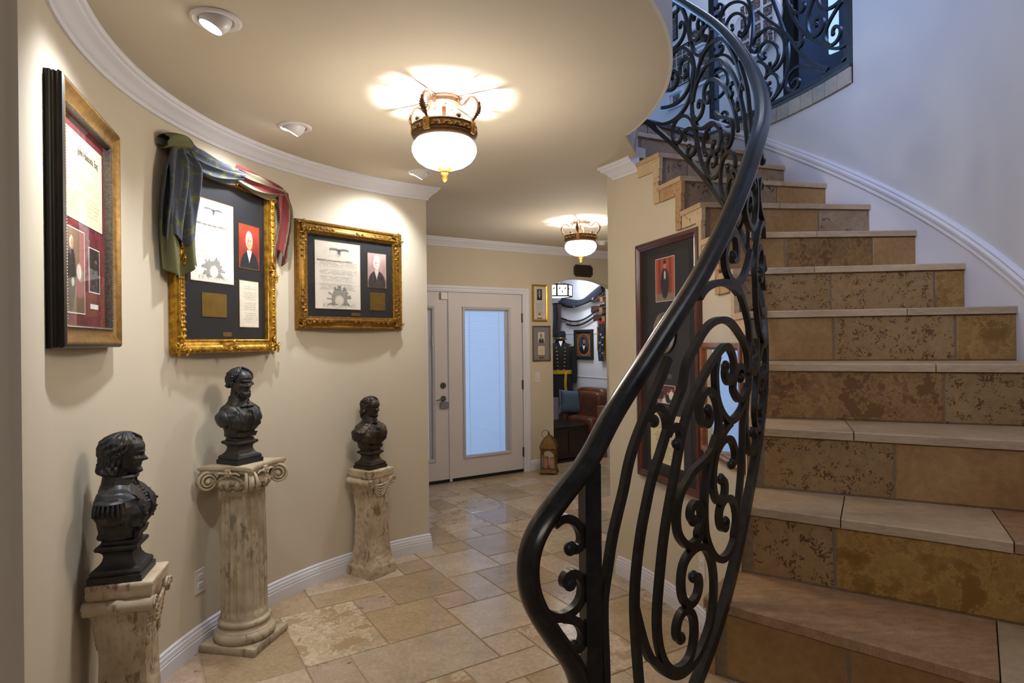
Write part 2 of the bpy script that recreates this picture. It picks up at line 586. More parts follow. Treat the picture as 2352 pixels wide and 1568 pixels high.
# --- gallery wall: runs from the far end to the near corner, room on its left
arc = [lw(120.9 + (205.5 - 120.9) * i / 44) for i in range(45)]
e0 = arc[0]
WL = [(e0[0] - AY * 1.6, e0[1] + AX * 1.6)] + arc + [(-1.212, 1.514), (-1.206, 1.497), (-1.219, 1.484), (-1.62, 0.2), (-2.2, -2.0)]
mb = MB(); sweep(mb, WL, [(0, 0), (0, ZC + 0.01), (-0.12, ZC + 0.01), (-0.12, 0)])
struct('wall_left', mb, M_WALL, 'curved beige gallery wall hung with gilt picture frames')
mb = MB(); sweep(mb, WL[:-4], CROWN)
struct('trim_1', mb, M_TRIM, 'white crown moulding along the curved gallery wall', angle=25)
mb = MB(); sweep(mb, WL[:-4], BASE)
struct('baseboard_left', mb, M_TRIM, 'white stepped baseboard of the curved gallery wall', angle=25)

# --- entrance wall with the double door and the arch into the study
W_ = 0.13
mb = MB()
for (s0, s1, z0, z1) in ((-4.6, -1.905, 0, ZC + 0.01), (-1.905, 0.045, 2.06, ZC + 0.01), (0.045, 0.427, 0, ZC + 0.01)):
    mb.box(s0, s1, 0, W_, z0, z1, MDW)
ar = [(0.427, ZC + 0.01)] + [(0.427 + 0.948 * i / 24, 2.163 + 0.097 * (1 - abs(i / 12 - 1) ** 2.2)) for i in range(25)] + [(1.375, ZC + 0.01)]
mb.poly(ar, 0, W_, MDW @ FLIP)
struct('wall_back', mb, M_WALL, 'beige entrance wall with double doors and an arched opening')
mb = MB()
mb.box(1.375, 1.50, -4.2, W_ + 0.01, 0, ZC + 0.01, MDW)
struct('wall_hall_right', mb, M_WALL, 'beige side wall beyond the stair, right of the arch')
mb = MB()
sweep(mb, [dwp(1.375, -4.0)[:2], dwp(1.375, 0)[:2], dwp(-4.4, 0)[:2]], CROWN)
struct('trim_2', mb, M_TRIM, 'white crown moulding above the entrance doors', angle=25)
mb = MB()
sweep(mb, [dwp(0.427, W_)[:2], dwp(0.427, 0)[:2], dwp(0.092, 0)[:2]], BASE)
sweep(mb, [dwp(1.375, -4.0)[:2], dwp(1.375, W_)[:2]], BASE)
struct('baseboard_back', mb, M_TRIM, 'white baseboard by the lantern and inside the arch', angle=25)

# --- study beyond the arch
M_STUDY = plain('cool_white_study_paint', (0.80, 0.80, 0.82), 0.8, var=0.02, scale=3)
mb = MB()
mb.box(1.66, 1.78, W_, 4.4, 0, ZC + 0.01, MDW)
mb.box(0.06, 1.78, 4.4, 4.5, 0, ZC + 0.01, MDW)
mb.box(0.06, 0.16, W_, 4.5, 0, ZC + 0.01, MDW)
mb.box(1.50, 1.78, W_ - 0.02, W_, 0, ZC + 0.01, MDW)
struct('wall_study', mb, M_STUDY, 'white study wall hung with sabres, rifles and portraits')
mb = MB()
sweep(mb, [dwp(1.66, W_)[:2], dwp(1.66, 4.4)[:2]], CROWN)
for k, z in enumerate((0.98, 1.60)):
    sweep(mb, [dwp(1.66, W_)[:2], dwp(1.66, 4.4)[:2]], [(0, z), (0.006, z), (0.006, z + 0.012), (0, z + 0.012)])
struct('trim_3', mb, M_STUDY, 'white crown and panel mouldings of the study wall', angle=25)

# --- wall under the stair (concave, room on its left), stepped top
RW = 1.966
mb = MB()
for n in range(-1, 13):
    t0, t1 = thn(n), min(thn(n + 1), 0.571)
    top = ZC + 0.01 if n >= 11 else min(zn(n) - 0.024, ZC + 0.01)
    if n >= 12: continue
    K = 5; rings = []
    for k in range(K + 1):
        th = t0 + 0.016 + (t1 - t0) * k / K
        if n == 11: th = min(th, 0.571)
        rings.append([pc(RW, th, 0), pc(RW, th, top), pc(RW + 0.05, th, top), pc(RW + 0.05, th, 0)])
    mb.loft(rings)
t1 = 0.571
e = Vector(pc(RW, t1, 0)); f = Vector(pc(RW + 0.1, t1, 0))
mb2 = MB()
sweep(mb, [tuple((e + Vector((AX, AY, 0)) * 1.4)[:2]), tuple((e + Vector((AX, AY, 0)) * 0.02)[:2])], [(-0.02, 0), (-0.02, ZC + 0.01), (-0.1, ZC + 0.01), (-0.1, 0)])
struct('wall_right', mb, M_WALL, 'curved beige wall under the stair with a stepped stone edge')
def arcp(r, a, b, k): return [pc(r, a + (b - a) * i / k, 0)[:2] for i in range(k + 1)]
pth = [tuple((e + Vector((AX, AY, 0)) * 0.8)[:2])] + arcp(RW, 0.571, -0.95, 60)
pth.reverse()
mb = MB(); sweep(mb, pth, BASE)
struct('baseboard_right', mb, M_TRIM, 'white stepped baseboard under the stair', angle=25)
pth = arcp(RW, 0.452, 0.571, 12) + [tuple((e + Vector((AX, AY, 0)) * 0.8)[:2])]
mb = MB(); sweep(mb, pth, CROWN)
struct('trim_4', mb, M_TRIM, 'short white crown moulding at the end of the stair wall', angle=25)

# --- ceiling with its round edge, the drum above it and the closing wall beside the stair
RD = 1.68
mb = MB()
edge = [(CX + RD * cos(t), CY + RD * sin(t)) for t in [-1.95 + (0.29 + 1.95) * i / 72 for i in range(73)]]
outl = edge + [(CX + 1.958 * cos(0.452), CY + 1.958 * sin(0.452)), (CX + 2.02 * cos(0.456), CY + 2.02 * sin(0.456)), (CX + 2.06 * cos(0.571), CY + 2.06 * sin(0.571)), dwp(1.5, -3.9)[:2], dwp(1.5, W_)[:2], dwp(-4.6, W_)[:2], (-5.2, 3.0), (-5.2, 1.2)]
mb.poly(outl, ZC, ZC + 0.06)
struct('ceiling', mb, M_CEIL, 'beige ceiling with a round edge by the stairwell', smooth=False)
mb = MB(); mb.box(0.06, 1.78, W_, 4.5, ZC, ZC + 0.06, MDW)
struct('ceiling_study', mb, M_STUDY, 'white study ceiling')
mb = MB()
K = 84; rings = []
for k in range(K + 1):
    th = -1.95 + (2.2 + 1.95) * k / K
    zd = ZC - 0.001 if th < 0.29 else ZC + 0.02
    rings.append([pc(RD + 0.008, th, zd), pc(RD + 0.008, th, 5.7), pc(RD - 0.1, th, 5.7), pc(RD - 0.1, th, ZC + 0.061), pc(RD - 0.004, th, ZC + 0.03), pc(RD - 0.004, th, zd)])
mb.loft(rings)
struct('wall_drum', mb, M_UPWALL, 'pale curved wall above the round ceiling edge')
mb = MB()
mb.loft([[pc(RD - 0.03, 0.27, z), pc(RD + 0.004, 0.285, z), pc(1.957, 0.453, z), pc(1.95, 0.56, z), pc(RD - 0.03, 0.56, z)] for z in (ZC + 0.001, 3.4)])
struct('wall_closing', mb, M_WALL, 'small beige wall closing the gap at the top of the stair')

# --- outer wall of the stairwell
mb = MB()
def outer(mb, t0, t1, z0, z1, r0=RO + 0.003, r1=RO + 0.12, K=40):
    mb.loft([[pc(r0, t0 + (t1 - t0) * k / K, z0), pc(r0, t0 + (t1 - t0) * k / K, z1), pc(r1, t0 + (t1 - t0) * k / K, z1), pc(r1, t0 + (t1 - t0) * k / K, z0)] for k in range(K + 1)])
outer(mb, -0.72, 0.150, 0, 5.7)
outer(mb, 0.150, 0.60, 0, ZL - 0.09)
struct('wall_stair', mb, M_UPWALL, 'pale curved outer wall of the stairwell')
TK = 60
def helix(mb, t0, t1, sec):
    rings = []
    for k in range(TK + 1):
        th = t0 + (t1 - t0) * k / TK; z = znose(th)
        rings.append([pc(RO + 0.003 - d, th, z + h) for d, h in sec])
    mb.loft(rings)
mb = MB()
helix(mb, -0.72, 0.56, [(0.0, 0.060), (0.010, 0.060), (0.016, 0.068), (0.013, 0.084), (0.020, 0.092), (0.022, 0.106), (0.015, 0.116), (0.018, 0.126), (0.010, 0.135), (0.0, 0.137)])
struct('trim_5', mb, M_TRIM, 'white moulded cap rising along the stairwell wall', angle=25)
mb = MB()
helix(mb, -0.72, 0.56, [(0.0, -0.24), (0.005, -0.24), (0.005, 0.062), (0.0, 0.062)])
struct('baseboard_stair', mb, M_TRIM, 'white skirting panel below the rising cap')

# --- shell of the foyer behind the viewpoint
mb = MB()
mb.box(-4.6, 4.7, -3.1, -3.0, 0, 5.7)
mb.box(4.6, 4.7, -3.1, 8.5, 0, 5.7)
mb.box(-4.7, -4.6, -3.1, 8.0, 0, 5.7)
struct('wall_front', mb, M_UPWALL, 'foyer walls behind the viewpoint')
mb = MB(); mb.box(-4.7, 4.7, -3.1, 9.5, 5.7, 5.8)
struct('ceiling_upper', mb, M_UPWALL, 'white ceiling of the two-storey foyer')

# ------------------------------------------------------------------ floor: travertine in a random ashlar pattern on an 8-inch module
MOD = 0.2032
mb = MB(); mb.box(-5, 4.7, -3.1, 12, -0.12, -0.004)
FLOOR = struct('floor', mb, M_GROUT, 'travertine floor tiles laid in mixed sizes')
FT = [stone('travertine_floor_cream', (0.64, 0.565, 0.47), (0.79, 0.72, 0.63), rough=0.17, scale=5, bump=0.12),
      stone('travertine_floor_tan', (0.58, 0.49, 0.37), (0.73, 0.64, 0.52), rough=0.17, scale=5, bump=0.12),
      stone('travertine_floor_rose', (0.60, 0.51, 0.44), (0.75, 0.67, 0.59), rough=0.16, scale=5, pit=0.35, pitcol=(0.5, 0.36, 0.26), bump=0.12),
      stone('travertine_floor_veined', (0.60, 0.52, 0.41), (0.82, 0.75, 0.65), rough=0.2, scale=4, patch=(0.64, 0.54, 0.42), bump=0.2)]
KNOWN = [(3, 14, 2, 3), (5, 14, 2, 2), (5, 16, 1, 1), (4, 17, 2, 1), (6, 16, 2, 2), (4, 12, 3, 2), (7, 13, 2, 2), (7, 15, 1, 1), (8, 15, 1, 2), (8, 17, 2, 2), (7, 12, 1, 1), (7, 18, 1, 1), (9, 15, 2, 2), (3, 12, 1, 2), (2, 17, 2, 2), (8, 19, 1, 1), (10, 17, 1, 1), (9, 19, 1, 1), (8, 20, 2, 2), (10, 18, 2, 2), (10, 20, 1, 1), (10, 21, 2, 1)]
KM = {(3, 14): 3, (5, 14): 1, (5, 16): 2, (6, 16): 1, (4, 12): 0, (7, 13): 0, (7, 15): 2, (8, 17): 0, (4, 17): 1}


def lat(i, j):
    p = (i + 0.22) * MOD; q = (j + 0.34) * MOD
    return (p * AX - q * AY, p * AY + q * AX)


def seen(i, j, w, h):
    for di in (0, w / 2, w):
        for dj in (0, h / 2, h):
            x, y = lat(i + di, j + dj)
            if y < 2.3 or y > 9.6: continue
            k = x / y
            rL = math.hypot(x - LX, y - LY); rC = math.hypot(x - CX, y - CY)
            if y < 4.6 and rL < 2.05 and -0.66 < k < 0.40 and rC < 2.02: return True
            if y >= 4.2 and -0.17 < k < 0.185: return True
    return False


occ = set(); tiles = []
def take(i, j, w, h):
    cells = [(i + a, j + b) for a in range(w) for b in range(h)]
    if any(c in occ for c in cells): return False
    occ.update(cells); tiles.append((i, j, w, h)); return True
for kx in KNOWN: take(*kx)
rt = random.Random(11)
for j in range(4, 50):
    for i in range(-4, 46):
        if (i, j) in occ or not seen(i, j, 1, 1): continue
        opts = [(2, 2), (3, 2), (2, 3), (1, 2), (2, 1), (1, 1)]
        wts = [6, 4, 2, 2, 2.5, 1.2]
        while opts:
            k = rt.choices(range(len(opts)), wts)[0]
            if take(i, j, *opts[k]): break
            opts.pop(k); wts.pop(k)
rt = random.Random(5)
for (i, j, w, h) in tiles:
    if not seen(i, j, w, h): continue
    c = [lat(i, j), lat(i + w, j), lat(i + w, j + h), lat(i, j + h)]
    cx = sum(p[0] for p in c) / 4; cy = sum(p[1] for p in c) / 4
    g = 0.0038
    ring = []
    for k in range(4):
        a, b = c[k], c[(k + 1) % 4]
        ns = 3 * (w if k % 2 == 0 else h)
        for s in range(ns):
            t = s / ns
            x = a[0] + (b[0] - a[0]) * t; y = a[1] + (b[1] - a[1]) * t
            dx, dy = cx - x, cy - y
            ux = max(-1, min(1, (dx * AX + dy * AY) / 0.02)); uy = max(-1, min(1, (-dx * AY + dy * AX) / 0.02))
            d = g + rt.uniform(-0.0012, 0.0012)
            x += (ux * AX - uy * AY) * d; y += (ux * AY + uy * AX) * d
            ring.append((x, y))
    sh = lambda f: [(x + (cx - x) * f, y + (cy - y) * f) for x, y in ring]
    mb = MB()
    dz = rt.uniform(-0.0005, 0.0005)
    mb.loft([[(x, y, -0.02) for x, y in ring], [(x, y, -0.002 + dz) for x, y in ring], [(x, y, 0.0 + dz) for x, y in sh(0.012)]], capa=False)
    mi = KM.get((i, j), rt.choices(range(4), (5, 4, 2, 1.6))[0])
    mb.build('tile', FT[mi], FLOOR, smooth=False)

# ------------------------------------------------------------------ spiral stair clad in travertine
ST = {
    'plain': stone('stair_travertine_tan', (0.55, 0.40, 0.21), (0.68, 0.53, 0.33), scale=5, rough=0.5),
    'gold': stone('stair_travertine_golden', (0.55, 0.40, 0.16), (0.68, 0.53, 0.28), scale=7, patch=(0.50, 0.36, 0.10), rough=0.5),
    'pit': stone('stair_travertine_pitted', (0.56, 0.43, 0.25), (0.66, 0.53, 0.34), pit=1.0, pitcol=(0.38, 0.23, 0.09), pscale=150, scale=5, rough=0.6, bump=0.4),
    'brown': stone('stair_travertine_brown', (0.44, 0.29, 0.12), (0.62, 0.48, 0.28), scale=7, patch=(0.42, 0.28, 0.11), rough=0.5),
    'mott': stone('stair_travertine_mottled', (0.46, 0.35, 0.24), (0.66, 0.56, 0.45), scale=14, pit=0.5, pitcol=(0.33, 0.22, 0.14), rough=0.55),
    'tread': stone('stair_travertine_cream', (0.66, 0.55, 0.42), (0.80, 0.70, 0.57), scale=4, streak=(1, 1, 6), rough=0.45),
    'rose': stone('stair_travertine_rose', (0.52, 0.36, 0.22), (0.74, 0.60, 0.45), scale=22, streak=(1.0, 2.2, 1), rough=0.5),
    'side': stone('stair_travertine_edge', (0.70, 0.59, 0.45), (0.82, 0.73, 0.60), scale=6, pit=0.25, pitcol=(0.5, 0.38, 0.25), rough=0.6),
    'sideb': stone('stair_travertine_edge_tan', (0.62, 0.47, 0.32), (0.74, 0.60, 0.44), scale=12, pit=0.6, pitcol=(0.45, 0.30, 0.2), rough=0.6),
}
STAIR = thing('staircase', 'curved travertine staircase with pitted golden risers, rising right of the hall', 'staircase', (0, 0, 0))
STAIR['kind'] = 'structure'
RJ = {1: ([2.275], ['plain', 'plain']), 2: ([2.206], ['pit', 'gold']), 3: ([2.351], ['pit', 'plain']), 4: ([2.532], ['brown', 'pit']),
      5: ([2.266, 2.669], ['plain', 'pit', 'gold']), 6: ([2.342, 2.744], ['pit', 'pit', 'gold']), 7: ([2.254, 2.660], ['plain', 'brown', 'plain']),
      8: ([2.579], ['plain', 'mott']), 9: ([2.540], ['mott', 'plain']), 10: ([2.146], ['mott', 'mott']), 11: ([2.30], ['plain', 'mott']), 12: ([2.25], ['mott', 'mott'])}
TJ = {1: ([2.543], ['rose', 'tread']), 2: ([2.223, 2.576], ['tread', 'tread', 'rose']), 3: ([2.248], ['tread', 'tread'])}
rs = random.Random(3)
OV = 0.012   # nosing overhang
TT = 0.026


def slab(mb, t0, t1, r0, r1, z0, z1, front_jit=0.0, k=4, seg=10):
    """annular sector; its low-angle (front) edge may be chipped"""
    rings = []
    jit = [rs.uniform(-1, 1) * front_jit for _ in range(seg + 1)]
    def ring(z, inset, jt):
        out = []
        for s in range(seg + 1):                      # front edge, r0 -> r1 (a straight line)
            r = r0 + (r1 - r0) * s / seg
            off = (inset + jit[s] * jt)
            x, y, _ = pc(r, t0, 0)
            out.append((x - sin(t0) * off, y + cos(t0) * off, z))
        for s in range(k + 1):                        # back edge
            r = r1 + (r0 - r1) * s / k
            out.append(pc(r, t1, z))
        return out
    mb.loft([ring(z0, 0.0, 1), ring(z1 - 0.004, 0.0, 1), ring(z1, 0.004, 1)])


for n in range(-1, 12):
    st = bpy.data.objects.new('step', None); COL.objects.link(st); st.parent = STAIR; st.empty_display_size = 0.05
    t0, t1 = thn(n), thn(n + 1)
    za, zb = zn(n - 1), zn(n)
    if n == -1: za = 0.0
    # core
    mb = MB(); rings = []
    for k in range(5):
        th = t0 + 0.006 + (t1 - t0 + 0.006) * k / 4
        rings.append([pc(RW + 0.004, th, max(0, za - 0.03)), pc(RO - 0.002, th, max(0, za - 0.03)), pc(RO - 0.002, th, zb - TT), pc(RW + 0.004, th, zb - TT)])
    mb.loft(rings)
    mb.build('core', M_GROUT2, st, smooth=False)
    # tread tiles
    js, ms = TJ.get(n, ([rs.uniform(2.2, 2.6)], ['tread', 'tread']))
    rr_ = [RI - 0.006] + js + [RO]
    for k in range(len(rr_) - 1):
        mb = MB()
        slab(mb, t0, t1 + 0.004, rr_[k] + (0.0015 if k else 0), rr_[k + 1] - 0.0015, zb - TT, zb, 0.0018, seg=14)
        ob = mb.build('tread_tile', ST[ms[k]], st, smooth=False)
    # riser tiles
    js, ms = RJ.get(n, ([2.4], ['plain', 'plain']))
    rr_ = [RI + 0.002] + js + [RO]
    for k in range(len(rr_) - 1):
        mb = MB()
        ra, rb = rr_[k] + (0.003 if k else 0), rr_[k + 1] - (0.003 if k < len(rr_) - 2 else 0)
        outl = []
        P = lambda r, z, d: (pc(r, t0, 0)[0] - sin(t0) * d, pc(r, t0, 0)[1] + cos(t0) * d, z)
        seg = 5
        zlo, zhi = za + 0.002, zb - TT - 0.002
        front = []
        for s in range(seg): front.append((ra + (rb - ra) * s / seg, zlo))
        for s in range(seg): front.append((rb + rs.uniform(-0.0015, 0.0015) * (k < len(rr_) - 2), zlo + (zhi - zlo) * s / seg))
        for s in range(seg): front.append((rb + (ra - rb) * s / seg, zhi + rs.uniform(-0.0015, 0.0005)))
        for s in range(seg): front.append((ra + rs.uniform(-0.0015, 0.0015) * (k > 0), zhi + (zlo - zhi) * s / seg))
        cr = sum(p[0] for p in front) / len(front); cz = (zlo + zhi) / 2
        mb.loft([[P(r, z, OV + 0.014) for r, z in front], [P(r, z, OV + 0.002) for r, z in front], [P(r + (0.004 if r < cr else -0.004), z + (0.004 if z < cz else -0.004), OV) for r, z in front]])
        mb.build('riser_tile', ST[ms[k]], st, smooth=False)
    # stone edging on the wall below: a vertical piece under the nosing and a level piece under the tread
    if n >= 1:
        wv = 0.062
        mb = MB(); rings = []
        for k in range(5):
            th = t0 + (t1 - t0) * k / 4
            if n == 10 and th > 0.452: th = 0.452
            rings.append([pc(RI, th, zb - TT - 0.066), pc(RI, th, zb - TT), pc(RI + 0.02, th, zb - TT), pc(RI + 0.02, th, zb - TT - 0.066)])
        mb.loft(rings)
        if n < 11: mb.build('edging_tile', ST['side' if n % 3 else 'sideb'], st, smooth=False)
        mb = MB(); rings = []
        for k in range(3):
            th = t0 + 0.003 + (wv / RI) * k / 2
            rings.append([pc(RI - 0.001, th, za - TT - 0.066 + 0.001), pc(RI - 0.001, th, zb - TT - 0.066), pc(RI + 0.02, th, zb - TT - 0.066), pc(RI + 0.02, th, za - TT - 0.066 + 0.001)])
        mb.loft(rings)
        if n < 11: mb.build('edging_tile', ST['sideb' if n % 2 else 'side'], st, smooth=False)

# landing
mb = MB()
fl = [pc(RI + (RO - RI) * k / 6, 0.571, 0)[:2] for k in range(7)] + [pc(RO, 0.571 + (0.150 - 0.571) * k / 16, 0)[:2] for k in range(1, 17)] + [pc(4.9, 0.150, 0)[:2], (4.5, 6.0), (1.6, 9.0), (-1.5, 8.0), pc(1.7, 1.2, 0)[:2], pc(1.7, 0.6, 0)[:2]]
M_WOODFLOOR = plain('dark_wood_floor', (0.26, 0.15, 0.09), 0.4, var=0.3, scale=8, stretch=(1, 8, 1))
mb.poly(fl, ZL - 0.09, ZL - 0.002)
struct('floor_landing', mb, M_WOODFLOOR, 'dark wooden floor of the upper landing', smooth=False)
mb = MB()
rings = [[pc(RI + (RO - RI) * k / 6, 0.571, ZL - 0.03 + dz) for dz in (0, 0.032)] + [pc(RI + (RO - RI) * k / 6, 0.560, ZL - 0.03 + dz) for dz in (0.032, 0)] for k in range(7)]
mb.loft(rings)
struct('trim_6', mb, M_WOODFLOOR, 'dark wooden nosing at the top of the stair', smooth=False)
# top risers
for (tt, z0, z1, st_) in ((thn(12), zn(11), ZL - 0.03, None),):
    for ra, rb, mt in ((RI, 2.25, 'mott'), (2.256, RO, 'mott')):
        mb = MB()
        mb.loft([[pc(ra, tt - 0.004, z0), pc(rb, tt - 0.004, z0), pc(rb, tt - 0.004, z1), pc(ra, tt - 0.004, z1)], [pc(ra, tt + 0.006, z0), pc(rb, tt + 0.006, z0), pc(rb, tt + 0.006, z1), pc(ra, tt + 0.006, z1)]])
        mb.build('riser_tile', ST[mt], STAIR, smooth=False)
# kerb of the balcony: small stone pieces
CURB = thing('balcony_kerb', 'pale grey stone kerb under the balcony railing', 'kerb', pc(RO, 0.35, ZL - 0.09))
CURB['kind'] = 'structure'
MK = stone('balcony_travertine_grey', (0.56, 0.52, 0.48), (0.72, 0.68, 0.63), scale=12, rough=0.6)
NK = 13
for k in range(NK):
    a, b = 0.152 + (0.60 - 0.152) * k / NK, 0.152 + (0.60 - 0.152) * (k + 1) / NK
    mb = MB()
    bx, by, bz = CURB.location
    mb.loft([[tuple(Vector(pc(RO - 0.012 if d == 0 else RO + 0.10, a + 0.0006 + (b - a - 0.0012) * q / 3, ZL - 0.09 + z)) - Vector((bx, by, bz))) for d, z in ((0, 0), (0, 0.088), (1, 0.088), (1, 0))] for q in range(4)])
    mb.build('kerb_stone', MK, CURB, smooth=False)
M_KCAP = plain('dark_kerb_cap', (0.20, 0.19, 0.20), 0.5)
mb = MB()
mb.loft([[tuple(Vector(pc(r, 0.152 + (0.60 - 0.152) * q / 30, ZL + z)) - Vector((bx, by, bz))) for r, z in ((RO - 0.016, -0.002), (RO - 0.016, 0.016), (RO + 0.10, 0.016), (RO + 0.10, -0.002))] for q in range(31)])
mb.build('cap', M_KCAP, CURB, smooth=False)

